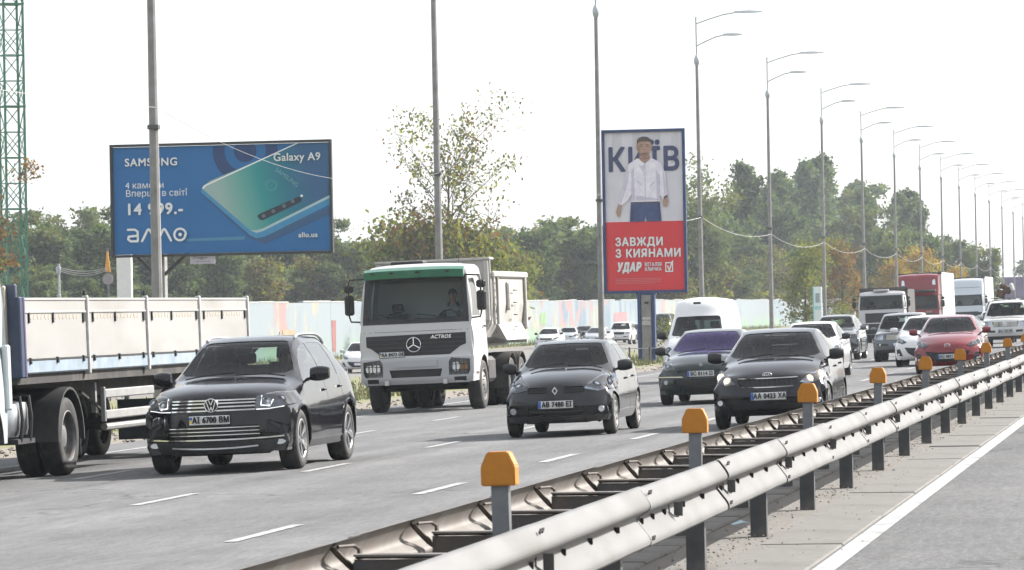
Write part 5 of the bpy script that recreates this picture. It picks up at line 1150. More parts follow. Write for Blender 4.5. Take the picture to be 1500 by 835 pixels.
# ================================================================ PAINTED WALL
def mural():
    m = bpy.data.materials.new('mural_paint'); m.use_nodes = True; nt = m.node_tree; b = nt.nodes['Principled BSDF']; L = nt.links.new; b.inputs['Roughness'].default_value = .85
    tc = node(nt, 'ShaderNodeTexCoord'); geo = node(nt, 'ShaderNodeNewGeometry'); P = geo.outputs['Position']
    def nz(scale, st, det=4, off=0.):
        mp = node(nt, 'ShaderNodeMapping'); mp.inputs['Scale'].default_value = st; mp.inputs['Location'].default_value = (off, off, off); L(P, mp.inputs[0]); n = node(nt, 'ShaderNodeTexNoise'); n.inputs['Scale'].default_value = scale; n.inputs['Detail'].default_value = det; L(mp.outputs[0], n.inputs[0]); return n.outputs['Fac']
    def step(f, a, c):
        r = node(nt, 'ShaderNodeMapRange'); r.inputs[1].default_value = a; r.inputs[2].default_value = c; L(f, r.inputs[0]); return r.outputs[0]
    def mul(a, c):
        x = node(nt, 'ShaderNodeMath', operation='MULTIPLY'); L(a, x.inputs[0]); L(c, x.inputs[1]); return x.outputs[0]
    base = node(nt, 'ShaderNodeRGB'); base.outputs[0].default_value = (.20, .232, .25, 1); c = base.outputs[0]
    def over(c, f, col):
        x = node(nt, 'ShaderNodeMixRGB'); L(f, x.inputs[0]); L(c, x.inputs[1]); x.inputs[2].default_value = (*col, 1); return x.outputs[0]
    strokes = step(nz(.55, (1, .9, .35), 7), .46, .62)
    c = over(c, mul(step(nz(.035, (1, 1, .1), 2, 3.1), .50, .56), strokes), (.11, .16, .21))
    c = over(c, mul(step(nz(.05, (1, 1, .1), 2, 11.), .56, .60), step(nz(.35, (1, 1, 1), 3, 5.), .50, .56)), (.26, .17, .165))
    c = over(c, mul(step(nz(.06, (1, 1, .1), 2, 23.), .57, .60), step(nz(.9, (1, 1, .6), 4, 8.), .5, .6)), (.28, .26, .19))
    sx = node(nt, 'ShaderNodeSeparateXYZ'); L(P, sx.inputs[0]); low = step(sx.outputs[2], .6, -.4)
    c = over(c, mul(low, step(nz(.09, (1, 1, .6), 3, 31.), .42, .55)), (.18, .265, .19))
    c = over(c, step(nz(.9, (1, 1, 1), 8, 2.), .62, .8), (.20, .20, .19))
    L(c, b.inputs['Base Color']); MATS['mural_paint'] = m; return m
MUR = mural()
wall = empty('painted_wall', (-54, 190, -1.05), 0, 'long pale concrete wall painted with a colourful mural behind the side road', 'wall')
PAN = MB().box((0, 0, 1.78), (.14, 4.09, 3.56), None, .004).mesh('wall_panel', MUR); WPOST = MB().box((0, 0, 1.82), (.17, .20, 3.60), None, .015).mesh('wall_post', MUR)
COP = MB().box((0, 0, 3.60), (.2, 4.08, .08), None, .012).mesh('coping', mat('coping_grey', (.45, .45, .43), .9, var=.2, scale=4))
for k in range(-14, 118):
    dz = random.uniform(-.05, .05)
    o = mesh_obj('wall_panel', PAN, None, wall); o.location = (random.uniform(-.003, .003), 4.1*k+2.05, dz)
    if k % 5 != 3: o = mesh_obj('coping', COP, None, wall); o.location = (0, 4.1*k+2.05, dz)
    o = mesh_obj('wall_post', WPOST, None, wall); o.location = (-.12, 4.1*k, 0)
# painted motifs that can be told apart
def motif(name, pts, col):
    MB().prism(pts, .088, .094, 'x').build(name, mat('mural_'+name, col, .85, var=.15, scale=1.5), wall)
motif('red_block', [(118, .9), (124, .9), (124, 2.7), (118, 2.9)], (.32, .085, .075)); motif('white_script', [(119.2, 1.6), (123, 1.7), (123, 2.0), (119.2, 1.9)], (.34, .34, .33)); motif('red_stripe', [(130, .6), (131, .6), (131, 2.9), (130, 2.9)], (.30, .10, .09)); motif('orange_panel', [(51.5, .5), (55, .5), (55, 1.9), (51.5, 1.9)], (.32, .25, .16)); motif('red_figure', [(66, .4), (67, .4), (67.2, 2.4), (65.8, 2.4)], (.26, .10, .09)); motif('green_field', [(74, 0), (92, 0), (92, .8), (83, 1.4), (74, 1.0)], (.20, .32, .17)); motif('green_leaf', [(151, 1.6), (154, 1.5), (154, 2.7), (151, 2.5)], (.19, .30, .15)); motif('pink_patch', [(196, 1.2), (205, 1.2), (205, 2.5), (196, 2.4)], (.32, .18, .19)); motif('blue_field', [(136, .3), (141, .2), (142, 2.4), (137, 2.6)], (.10, .16, .24))
# ================================================================ LAMP POSTS AND CABLES
PCON = mat('pole_concrete', (.25, .245, .245), .85, var=.12, scale=2.5, bump=.2, col2=(.19, .187, .185), dirt=(.13, .122, .115, .5, 3.)); PMET = mat('pole_metal', (.42, .45, .46), .5, .4, var=.1, scale=3); LHEAD = mat('lamp_head', (.38, .41, .42), .4, .3, var=.1)
sh = MB().tube([(0, 0, -1.2), (0, 0, 0), (0, 0, 14.9)], [.155, .15, .085], 10).mesh('shaft', PCON, 30)
kn = MB().lathe([(.08, 14.72), (.13, 14.8), (.16, 14.95), (.15, 15.1), (.09, 15.22), (.05, 15.3)], (0, 0, 0), 'z', 12).mesh('collar', PMET, 30)
up = MB().tube([(0, 0, 15.0), (0, 0, 17.25)], .045, 8).mesh('upper_tube', PMET, 40)
arms = []
for z, l in ((17.2, 3.6), (16.05, 2.5)):
    a = MB().tube([(0, 0, z-.35 if 0 else z-.30), (l*.18, 0, z-.10), (l*.42, 0, z+.14), (l*.60, 0, z+.22)], .034, 7).mesh('arm', PMET, 50)
    h = MB().add([(l*.58, -.10, z+.19), (l*.58, .10, z+.19), (l*.58, 0, z+.30), (l, -.13, z+.20), (l, .13, z+.20), (l*.8, -.16, z+.17), (l*.8, .16, z+.17), (l*.8, 0, z+.32), (l, 0, z+.27)], [(0, 5, 6, 1), (5, 3, 4, 6), (0, 2, 7, 5), (5, 7, 8, 3), (1, 6, 7, 2), (6, 4, 8, 7), (0, 1, 2), (3, 8, 4)]).mesh('lamp_head', LHEAD, 40)
    arms.append((a, h))
clampm = MB().lathe([(.16, 6.82), (.17, 6.85), (.17, 6.90), (.16, 6.93)], (0, 0, 0), 'z', 10); clampm.box((.1, -.14, 6.87), (.12, .14, .10)); CLAMP = clampm.mesh('cable_clamp', mat('clamp_dark', (.10, .10, .10), .6, .3, var=.1))
PY = [90.1, 125.6, 161.0, 195.2, 228.3, 262.4, 295.6, 328.3, 360.2, 391.2, 423.0, 454.9, 486.8, 520.4, 554.0, 587.6, 621.3]
PLBL = ['lamp post crossing the blue billboard', 'lamp post rising behind the dump truck cab', 'lamp post left of the tall red and grey poster', 'lamp post just right of the tall poster', 'second lamp post right of the tall poster', 'third lamp post right of the tall poster']
for k, Y in enumerate(PY):
    lb = ('tall concrete '+PLBL[k]) if k < 6 else f'{["", "", "", "fourth", "fifth", "sixth", "seventh", "eighth", "ninth", "tenth", "eleventh", "twelfth", "thirteenth", "fourteenth"][k-3]} two-armed lamp post right of the tall poster'
    e = empty('lamp_post', (-23, Y, -.3), random.uniform(-.04, .04), lb, 'lamp post', 'lamp posts along the verge'); e.scale = (.885, .885, .925); e.rotation_euler.x = random.uniform(-.003, .003); e.rotation_euler.y = random.uniform(-.003, .003)
    for n_, me in (('shaft', sh), ('collar', kn), ('upper_tube', up), ('cable_clamp', CLAMP)): mesh_obj(n_, me, None, e)
    for a, h in arms: ao = mesh_obj('arm', a, None, e); mesh_obj('lamp_head', h, None, ao)
CAB_L = mat('cable_white', (.42, .42, .41), .5, var=.05); CAB_G = mat('cable_grey', (.30, .30, .30), .5, var=.05)
def cable(a, b, sag, r, m, label):
    a, b = Vector(a), Vector(b); P = []
    for k in range(25): t = k/24; p = a.lerp(b, t); p.z -= sag*4*t*(1-t); P.append(p)
    tag(MB().tube(P, r, 6).build('cable', m, None, 60), label, 'cable', 'cables between the lamp posts')
cable((-22.95, 49, 6.75), (-22.95, PY[0], 6.5), .35, .008, CAB_G, 'thin grey cable reaching the first lamp post from the left edge')
NM = ['the blue billboard', 'the dump truck', 'the tall poster', 'the white van', 'the yellow-green tree']
for k in range(len(PY)-1):
    lb = ['thin cable sagging across the blue billboard between two lamp posts', 'thin cable sagging over the dump truck between two lamp posts', 'white cable sagging across the tall poster', 'white cable sagging right of the tall poster between the next two lamp posts'][k] if k < 4 else f'white cable swag between the {["", "", "", "", "second and third", "third and fourth", "fourth and fifth", "fifth and sixth", "sixth and seventh", "seventh and eighth", "eighth and ninth", "ninth and tenth", "tenth and eleventh", "eleventh and twelfth", "twelfth and thirteenth", "thirteenth and fourteenth", ""][k]} lamp posts right of the tall poster'
    CZ = [6.5, 6.1, 6.3, 6.05, 5.75]; cable((-22.93, PY[k], CZ[min(k, 4)]), (-22.93, PY[k+1], CZ[min(k+1, 4)]), [.85, .5, .55, .45][k] if k < 4 else .5, .006 if k < 2 else .013, CAB_G if k < 2 else CAB_L, lb)
# ================================================================ BLUE BILLBOARD
BFR = mat('billboard_frame', (.05, .053, .06), .5, .3, var=.15, scale=5); BBLUE = mat('print_blue', (.018, .125, .33), .6, var=.04, scale=.8, col2=(.016, .118, .31)); PNAVY = mat('print_navy', (.018, .05, .15), .6, var=.03); PWHITE = mat('print_white', (.72, .74, .76), .6, var=.02); PTEALL = mat('print_link', (.07, .22, .36), .6, var=.03)
bb = empty('billboard', (-26.6, 111.6, -.341), 0, 'blue phone billboard on a post behind the first lamp post', 'billboard'); bb.scale = (1.02, 1.02, 1.02); zc = 5.265; hw, hh = 3.08, 1.52
def fr(b_, x0, x1, z0, z1, t, m, dy=0):
    for c, d in (((0, z1), (x1-x0, t)), ((0, z0), (x1-x0, t))): MB().box(((x0+x1)/2, dy, c[1]), (x1-x0+t, .16, t), None, .01).build('frame_bar', m, b_)
    for x in (x0, x1): MB().box((x, dy, (z0+z1)/2), (t, .155, z1-z0-t), None, .01).build('frame_bar', m, b_)
fr(bb, -hw, hw, zc-hh, zc+hh, .07, BFR); MB().box((0, .06, zc), (2*hw-.1, .05, 2*hh-.1)).build('backing', BFR, bb)
face = MB().box((0, .02, zc), (2*hw-.09, .03, 2*hh-.09)).build('poster', BBLUE, bb); yf = .0
MB().box((-1.85, .35, 1.9), (.34, .34, 4.2), None, .02).build('post', PCON, bb)
for x in (-2.6, -.9): MB().bar((-1.85, .3, 3.1), (x, .2, 3.9), .08, .08).build('brace', BFR, bb)
def bpx(x, y):      # print layout: 0..1 across and down the sheet
    return (-hw+.05+x*(2*hw-.1), zc+hh-.05-y*(2*hh-.1))
def shape(pts, m, name, d, par=face): return flat([bpx(*p) for p in pts], yf-d, m, name, par, .002)
def circ(cx, cy, r, a0=0, a1=360, n=28, ry=None): return [(cx+r*.5*math.cos(math.radians(a0+(a1-a0)*k/n)), cy+r*math.sin(math.radians(a0+(a1-a0)*k/n))) for k in range(n+1)]
def clip_top(pts): return [(x, max(0, y)) for x, y in pts]
C0 = (.615, .06)
shape(clip_top(circ(*C0, .30*1.0, -10, 190)), PNAVY, 'ring_print', .002); shape(clip_top(circ(*C0, .19, -20, 200)), BBLUE, 'ring_print', .004); shape(clip_top(circ(*C0, .105, -40, 220)), PNAVY, 'ring_print', .006)
def phone_mat():
    m = bpy.data.materials.new('print_phone'); m.use_nodes = True; nt = m.node_tree; b = nt.nodes['Principled BSDF']; b.inputs['Roughness'].default_value = .6; L = nt.links.new
    tc = node(nt, 'ShaderNodeTexCoord'); sx = node(nt, 'ShaderNodeSeparateXYZ'); L(tc.outputs['Object'], sx.inputs[0])
    a = node(nt, 'ShaderNodeMath', operation='MULTIPLY_ADD'); L(sx.outputs[0], a.inputs[0]); a.inputs[1].default_value = .38; a.inputs[2].default_value = .0
    c = node(nt, 'ShaderNodeMath', operation='MULTIPLY_ADD'); L(sx.outputs[2], c.inputs[0]); c.inputs[1].default_value = .10; c.inputs[2].default_value = -.52; s_ = node(nt, 'ShaderNodeMath', operation='ADD'); L(a.outputs[0], s_.inputs[0]); L(c.outputs[0], s_.inputs[1])
    r = node(nt, 'ShaderNodeValToRGB'); e = r.color_ramp.elements; e[0].position = 0; e[0].color = (.27, .38, .36, 1); e[1].position = 1; e[1].color = (.03, .10, .22, 1)
    for p, col in ((.22, (.13, .33, .30)), (.45, (.025, .24, .25)), (.72, (.015, .15, .22))): q = e.new(p); q.color = (*col, 1)
    L(s_.outputs[0], r.inputs[0]); L(r.outputs[0], b.inputs['Base Color']); MATS['print_phone'] = m; return m
# shadow shape printed under the phone, then edge, body, camera strip
shape([(.415, .47), (.635, .88), (.70, .93), (1., .665), (1., .60), (.70, .82)], mat('print_shade', (.03, .09, .20), .6, var=.03), 'phone_shadow_print', .003)
shape([(.412, .40), (.405, .43), (.63, .845), (.66, .875), (.70, .86), (1., .575), (1., .50), (.45, .34)], mat('print_edge', (.05, .24, .44), .6, var=.05), 'phone_edge_print', .004)
PH = phone_mat(); shape([(.42, .375), (.412, .40), (.632, .80), (.66, .825), (.69, .81), (1., .515), (1., 0), (.86, 0), (.45, .33)], PH, 'phone_print', .006)
shape([(.412, .40), (.42, .372), (.85, .0), (.862, 0), (.43, .378), (.42, .402)], PWHITE, 'phone_rim_print', .008); shape([(.632, .80), (.66, .825), (.69, .81), (1., .515), (1., .49), (.69, .785), (.66, .80)], mat('print_sheen', (.35, .48, .52), .6, var=.03), 'phone_sheen_print', .008)
DKP = mat('print_dark', (.02, .03, .045), .6, var=.03); shape([(.665, .665), (.675, .70), (.69, .71), (.87, .545), (.872, .51), (.86, .495), (.68, .645)], DKP, 'camera_strip_print', .010)
for x, y in ((.695, .668), (.74, .627), (.79, .58), (.83, .538)): shape(circ(x, y, .018), mat('print_lens', (.10, .13, .17), .6, var=.03), 'lens_print', .012)
shape(circ(.733, .385, .052), mat('print_sensor', (.06, .27, .29), .6, var=.03), 'sensor_print', .010); shape(circ(.733, .385, .043), PH, 'sensor_print', .012); shape(circ(.872, .49, .012), PWHITE, 'flash_print', .012)
def blt(txt, x, y, size, m=PWHITE, **k): p = bpx(x, y); return lettering(txt, size, m, face, (p[0], yf-.02, p[1]), align='LEFT', **k)
blt('SAMSUNG', .055, .145, .30, bold=.006, space=1.05); blt('4 камери', .055, .36, .25); blt('Вперше в світі', .055, .435, .25); blt('*', .335, .41, .14)
blt('14 999.-', .055, .585, .43, bold=.014); blt('Galaxy A9', .745, .13, .30, bold=.004); blt('allo.ua', .855, .855, .19, bold=.004); o = blt('SAMSUNG', .755, .235, .17, mat('print_faint', (.16, .36, .40), .6, var=0)); o.rotation_euler = (0, math.radians(38), 0)
# round-cornered logo word drawn with thick strokes
def stroke(pts, w_, m, par=face, d=.02):
    q = MB()
    for a, c in zip(pts, pts[1:]): q.bar((a[0], yf-d-.0007*len(q.f), a[1]), (c[0], yf-d-.0007*len(q.f), c[1]), w_, .003, (0, 1, 0))
    for i_, p in enumerate(pts): q.lathe([(0, -.004), (w_/2, -.004), (w_/2, .004), (0, .004)], (p[0], yf-d-.0011*i_-.02, p[1]), 'y', 10)
    return q.build('logo_stroke', m, par)
x0, z0 = bpx(.06, .885); A = .34
stroke([(x0+.03, z0+A), (x0+.22, z0+A), (x0+.30, z0+A-.06), (x0+.30, z0+.02), (x0+.10, z0+.02), (x0+.03, z0+.08), (x0+.05, z0+.15), (x0+.29, z0+.17)], .062, PWHITE)
for k in range(2): xx = x0+.42+.44*k; stroke([(xx, z0+.02), (xx+.15, z0+A-.03), (xx+.19, z0+A), (xx+.23, z0+A-.03), (xx+.38, z0+.02)], .062, PWHITE)
stroke([(x0+1.50+.16*math.cos(2*math.pi*k/20), z0+.18+.16*math.sin(2*math.pi*k/20)) for k in range(21)], .06, PWHITE); stroke([(x0+1.5, z0+.18), (x0+1.501, z0+.18)], .10, PWHITE)
shape([(.335, .865), (.605, .855), (.605, .885), (.335, .89)], PTEALL, 'link_print', .004)
tg = MB().box((-.55, -.02, zc-hh-.13), (.70, .03, .24)).build('owner_plate', mat('owner_plate', (.45, .42, .47), .6, var=.1, scale=6), bb); lettering('Octagon', .12, PTXT, tg, (-.62, -.04, zc-hh-.08), shear=.2); lettering('outdoor advertising', .05, PTXT, tg, (-.55, -.04, zc-hh-.18))
# ================================================================ TALL POSTER
PFR = mat('poster_frame_blue', (.03, .055, .15), .45, .2, var=.12, scale=4); PCOL = mat('poster_column_grey', (.27, .255, .25), .7, var=.15, scale=5, dirt=(.15, .14, .13, .5, 4.)); PRED = mat('print_red', (.60, .032, .042), .6, var=.04, scale=.8); PLAV = mat('print_lavender', (.52, .49, .55), .6, var=.12, scale=.5, col2=(.62, .60, .65)); PINK = mat('print_ink', (.045, .055, .13), .6, var=.03)
tp = empty('poster_stand', (-20.4, 155, -.3), 0, 'tall framed poster of a man in a white shirt above a red panel', 'billboard'); px0, px1, pz0, pz1 = -1.55, 1.55, 2.67, 8.82
fr(tp, px0, px1, pz0, pz1, .11, PFR); MB().box((0, .08, (pz0+pz1)/2), (px1-px0, .08, pz1-pz0-.05)).build('backing', PFR, tp)
MB().box((0, .1, 1.2), (.40, .30, 2.95), None, .02).build('column', PCOL, tp)
for x in (-.27, .27): MB().box((x, .08, 1.2), (.13, .36, 2.98), None, .02).build('column_edge', PFR, tp)
MB().box((0, .1, 2.62), (.75, .34, .14), None, .02).build('column_head', PFR, tp); pl_ = MB().box((0, -.065, 1.55), (.34, .02, .30)).build('owner_plate', mat('owner_plate2', (.50, .48, .47), .6, var=.15, scale=9), tp); lettering('Бігборд', .10, PTXT, pl_, (0, -.08, 1.58))
MB().box((.02, -.06, 2.25), (.16, .02, .08)).build('vent', BLK, tp)
fc = MB().box((0, .02, (pz0+pz1)/2), (px1-px0-.11, .02, pz1-pz0-.11)).build('poster', PLAV, tp); pw, ph = px1-px0-.11, pz1-pz0-.11; zt_ = pz1-.055
def q(x, y): return (px0+.055+x*pw, zt_-y*ph)
def ps(pts, m, name, d): return flat([q(*p) for p in pts], .01-d-(.034 if d >= .006 else 0), m, name, fc, .002)
for a, b_ in ((.10, .22), (.36, .46), (.62, .72), (.86, .95)): ps([(a, 0), (b_, 0), (b_+.01, .20), (a-.01, .20)], mat('print_pale_tower', (.58, .56, .60), .6, var=.1, scale=1.2), 'tower_print', .001)
ps([(0, .565), (1, .565), (1, 1), (0, 1)], PRED, 'red_panel_print', .003)
lettering('КИЇВ', 1.22, PINK, fc, (q(.5, .175)[0], .009, q(.5, .182)[1]), bold=.035, sx=.86)
SHIRT = mat('print_shirt', (.78, .74, .80), .6, var=.08, scale=3.0, col2=(.58, .54, .64)); SKIN = mat('print_skin', (.42, .26, .20), .6, var=.12, scale=4); HAIRP = mat('print_hair', (.10, .075, .065), .6, var=.15, scale=8); JEAN = mat('print_jeans', (.05, .075, .19), .6, var=.15, scale=4); FOLD = mat('print_fold', (.50, .48, .55), .6, var=.05)
# printed man: trousers, shirt with sleeves, hands, neck, head, hair, face
ps([(.33, .44), (.70, .44), (.71, .505), (.72, .565), (.53, .565), (.515, .53), (.50, .565), (.31, .565)], JEAN, 'trousers_print', .006); ps([(.335, .435), (.70, .435), (.70, .448), (.335, .448)], HAIRP, 'belt_print', .008)
ps([(.42, .165), (.52, .185), (.60, .163), (.72, .195), (.775, .26), (.80, .40), (.76, .43), (.70, .40), (.70, .44), (.335, .44), (.34, .39), (.29, .43), (.21, .46), (.17, .445), (.25, .35), (.29, .25), (.31, .20)], SHIRT, 'shirt_print', .010)
for pts in ([(.515, .19), (.525, .19), (.522, .435), (.512, .435)], [(.345, .27), (.36, .27), (.345, .40), (.335, .39)], [(.69, .27), (.705, .26), (.71, .40), (.70, .40)], [(.42, .30), (.47, .33), (.46, .335), (.415, .31)], [(.58, .34), (.64, .31), (.645, .318), (.58, .35)]): ps(pts, FOLD, 'shirt_fold_print', .012)
SHD = mat('print_shirt_shade', (.55, .51, .61), .6, var=.1, scale=3.0, col2=(.46, .42, .52))
for pts in ([(.34, .25), (.375, .22), (.385, .435), (.338, .435), (.345, .35)], [(.66, .24), (.695, .27), (.70, .435), (.665, .435)], [(.30, .24), (.315, .26), (.27, .36), (.20, .45), (.185, .44), (.255, .35)], [(.735, .22), (.765, .26), (.79, .39), (.765, .41)], [(.40, .40), (.60, .415), (.69, .43), (.40, .435)], [(.44, .18), (.515, .21), (.50, .26), (.45, .22)]): ps(pts, SHD, 'shirt_shade_print', .0105)
for k in range(6): ps(circ(.517, .225+.035*k, .0035, n=8), HAIRP, 'button_print', .0135)
ps([(.33, .46), (.37, .46), (.36, .56), (.32, .56)], mat('print_jeans_dark', (.03, .045, .13), .6, var=.1), 'jeans_shade_print', .007); ps([(.66, .455), (.70, .455), (.715, .56), (.675, .56)], mat('print_jeans_dark', (.03, .045, .13)), 'jeans_shade_print', .007)
ps([(.17, .45), (.215, .462), (.20, .50), (.185, .535), (.15, .53), (.135, .50)], SKIN, 'hand_print', .012); ps([(.755, .42), (.80, .405), (.815, .445), (.79, .475), (.745, .47), (.74, .44)], SKIN, 'hand_print', .012); ps([(.75, .412), (.80, .398), (.803, .412), (.755, .426)], HAIRP, 'watch_print', .014)
ps([(.455, .14), (.575, .14), (.59, .172), (.52, .20), (.445, .175)], SKIN, 'neck_print', .012); ps([(.435, .165), (.515, .205), (.47, .215), (.415, .18)], SHIRT, 'collar_print', .014); ps([(.60, .163), (.525, .205), (.565, .213), (.62, .178)], SHIRT, 'collar_print', .014)
ps([(.425, .075), (.435, .055), (.47, .048), (.56, .048), (.595, .055), (.605, .075), (.60, .115), (.575, .143), (.545, .158), (.49, .158), (.455, .143), (.43, .115)], SKIN, 'head_print', .014); ps([(.412, .085), (.428, .085), (.43, .115), (.418, .11)], SKIN, 'ear_print', .014); ps([(.602, .085), (.618, .085), (.612, .11), (.60, .115)], SKIN, 'ear_print', .014)
ps([(.422, .085), (.42, .055), (.445, .036), (.50, .028), (.56, .032), (.60, .048), (.608, .085), (.595, .066), (.56, .060), (.47, .060), (.437, .068)], HAIRP, 'hair_print', .016)
SKS = mat('print_skin_shade', (.30, .17, .13), .6, var=.12, scale=5)
for pts in ([(.43, .085), (.45, .09), (.46, .13), (.49, .15), (.475, .152), (.45, .14), (.432, .115)], [(.47, .128), (.56, .128), (.575, .14), (.545, .156), (.49, .156), (.46, .143)], [(.46, .158), (.57, .158), (.575, .166), (.52, .178), (.455, .168)]): ps(pts, SKS, 'face_shade_print', .0152)
for pts in ([(.455, .087), (.495, .087), (.495, .092), (.455, .092)], [(.535, .087), (.575, .087), (.575, .092), (.535, .092)], [(.485, .135), (.545, .135), (.54, .14), (.49, .14)], [(.505, .10), (.522, .10), (.53, .12), (.50, .12)]): ps(pts, HAIRP if pts[0][1] < .1 or pts[0][1] > .13 else mat('print_nose', (.34, .20, .15), .6, var=.05), 'face_print', .016)
for pts in ([(.46, .078), (.50, .077), (.50, .080), (.46, .082)], [(.53, .077), (.575, .078), (.575, .082), (.53, .080)]): ps(pts, HAIRP, 'brow_print', .017)
def pt(txt, x, y, s_, **k): return lettering(txt, s_, PWHITE, fc, (q(x, y)[0], -.006, q(x, y)[1]), align='LEFT', **k)
pt('ЗАВЖДИ', .115, .695, .42, bold=.014, sx=.92); pt('З КИЯНАМИ', .115, .768, .42, bold=.014, sx=.92); pt('УДАР', .135, .855, .44, bold=.026, shear=.22, sx=.66); pt('ВІТАЛІЯ', .49, .838, .18, bold=.005, sx=.80); pt('КЛИЧКА', .49, .868, .18, bold=.005, sx=.80)
for i_, (a, b_) in enumerate((((.755, .825), (.855, .832)), ((.755, .879), (.855, .886)), ((.755, .825), (.768, .886)), ((.842, .825), (.855, .886)))): ps([a, (b_[0], a[1]), b_, (a[0], b_[1])], PWHITE, 'box_print', .006+.0025*(i_ > 1))
ps([(.775, .845), (.79, .845), (.805, .865), (.845, .815), (.86, .815), (.812, .878), (.80, .878)], PWHITE, 'tick_print', .012)
for k in range(4): ps([(.11, .923+.010*k), (.70-.08*(k == 3), .923+.010*k), (.70-.08*(k == 3), .926+.010*k), (.11, .926+.010*k)], mat('print_smallprint', (.60, .20, .20), .6, var=0), 'small_print', .006)
# low rail beside the poster
for k in range(7):
    tag(MB().tube([(0, 0, -.1), (0, 0, .62)], .035, 7).build('bollard', STEEL, None, 40), f'{["leftmost", "second", "third", "fourth", "fifth", "sixth", "rightmost"][k]} short iron stub of the low rail at the tall poster\'s foot', 'bollard', 'stubs of the low rail').location = (-21.9+.75*k, 150, -.31)
tag(MB().tube([(-22.0, 150, .26), (-17.3, 150, .27)], .018, 6).build('rail', PMET, None, 40), 'thin rail in front of the tall poster\'s column', 'rail')
# ================================================================ SMALL ROADSIDE THINGS
e = empty('white_totem', (-32.03, 121.5, .2), 0, 'plain white advertising pillar left of the first lamp post', 'sign'); MB().box((0, 0, 2.75), (.46, .18, 1.5), None, .02).build('panel', mat('totem_white', (.74, .74, .73), .5, var=.05), e); MB().box((0, 0, .4), (.14, .12, 3.3)).build('post', BFR, e)
e = empty('road_sign', (-32.56, 121.5, .35), 0, 'round grey sign back topped with an orange pennant beside the white pillar', 'sign'); MB().tube([(0, .02, -1.4), (0, .02, 3.55)], .03, 8).build('post', STEEL2, e); MB().lathe([(0, -.01), (.17, -.01), (.17, .01), (0, .01)], (0, 0, 2.6), 'y', 24).build('disc', mat('sign_grey', (.33, .30, .31), .5, .2, var=.1), e)
MB().prism([(-.09, 2.82), (.09, 2.82), (.02, 3.45), (-.02, 3.45)], -.02, .01).build('pennant', mat('pennant_orange', (.72, .36, .08), .6, var=.1), e)
e = empty('utility_post', (-34.1, 121.5, -.05), 0, 'thin grey post with small fittings left of the orange pennant sign', 'post'); MB().tube([(0, 0, -1.), (0, 0, 3.5)], .04, 8).build('post', PMET, e); MB().box((0, -.05, 3.3), (.14, .10, .22), None, .02).build('fitting', PMET, e); MB().box((0, -.05, 2.5), (.12, .08, .12), None, .02).build('fitting', PMET, e)
for k in range(3): cable((-34.1, 121.5, 3.35-.05*k), (-32.56, 121.4, 3.30-.04*k), .12+.02*k, .012, CAB_L, f'{["upper", "middle", "lower"][k]} short cable slung to the orange pennant sign')
e = empty('pylon_sign', (-29.5, 330, -.6), 0, 'white and teal pylon sign beyond the yellow-green tree', 'sign'); MB().box((0, 0, 1.9), (.70, .3, 3.8), None, .02).build('body', mat('pylon_white', (.68, .74, .76), .5, var=.05), e); MB().box((-.34, -.02, 2.2), (.08, .34, 3.2)).build('teal_edge', mat('pylon_teal', (.10, .42, .47), .5, var=.05), e); MB().box((.02, -.16, 2.9), (.34, .02, .75)).build('panel', mat('pylon_panel', (.28, .33, .36), .5, var=.1), e); MB().box((.02, -.16, 2.1), (.5, .02, .28)).build('panel', mat('pylon_panel2', (.35, .62, .66), .5, var=.1), e)
e = empty('noise_barrier', (-31, 590, -.6), 0, 'blue-grey ribbed barrier wall behind the silver-white truck', 'wall')
for k in range(7): MB().box((-3.0+.95*k, 0, 3.4), (.93, .25, 6.9), None, .02).build('panel', mat('barrier_bluegrey', (.22, .25, .29), .7, var=.08, scale=.5), e)
e = empty('far_billboard', (-24.3, 610, -.6), 0, 'violet advertising board at the far end of the road', 'billboard'); MB().box((0, 0, 4.3), (5.6, .25, 3.2), None, .03).build('board', mat('board_violet', (.10, .055, .16), .6, var=.2, scale=.4, col2=(.16, .14, .22)), e); MB().box((-1.7, -.14, 4.4), (1.2, .02, .5)).build('panel', mat('board_pale', (.38, .34, .46), .6, var=.1), e)
for x in (-1.8, 1.8): MB().box((x, .1, 1.3), (.3, .3, 2.8)).build('post', BFR, e)
# ================================================================ TOWER CRANE MAST
CRG = mat('crane_green', (.035, .19, .125), .55, .2, var=.15, scale=3, dirt=(.12, .14, .11, .4, 3.))
cr = empty('tower_crane', (-74.5, 255, -1), math.radians(33), 'green lattice mast of a tower crane at the left edge', 'crane'); s_ = .64; Hh = 3.3
for sx in (-1, 1):
    for sy in (-1, 1): MB().box((sx*s_, sy*s_, 14.5), (.13, .13, 31)).build('chord', CRG, cr)
sec = []
for fc_ in range(4):
    q_ = [(-s_, -s_), (s_, -s_), (s_, s_), (-s_, s_), (-s_, -s_)]; a, b_ = q_[fc_], q_[fc_+1]
    for nm, p, r_ in (('strut', ((*a, 0), (*b_, 0)), .075), ('lacing', ((*a, .08), (*b_, Hh/2)), .055), ('lacing', ((*b_, Hh/2), (*a, Hh-.08)), .055), ('lacing', ((*b_, .08), (*a, Hh/2)), .045), ('strut', ((*a, Hh/2), (*b_, Hh/2)), .05)): sec.append((nm, MB().bar(p[0], p[1], r_, r_).mesh(nm, CRG)))
for k in range(9):
    for nm, me in sec: o = mesh_obj(nm, me, None, cr); o.location = (0, 0, k*Hh)
    if k % 2: MB().box((0, 0, k*Hh), (s_*2.3, s_*2.3, .10)).build('platform', CRG, cr)
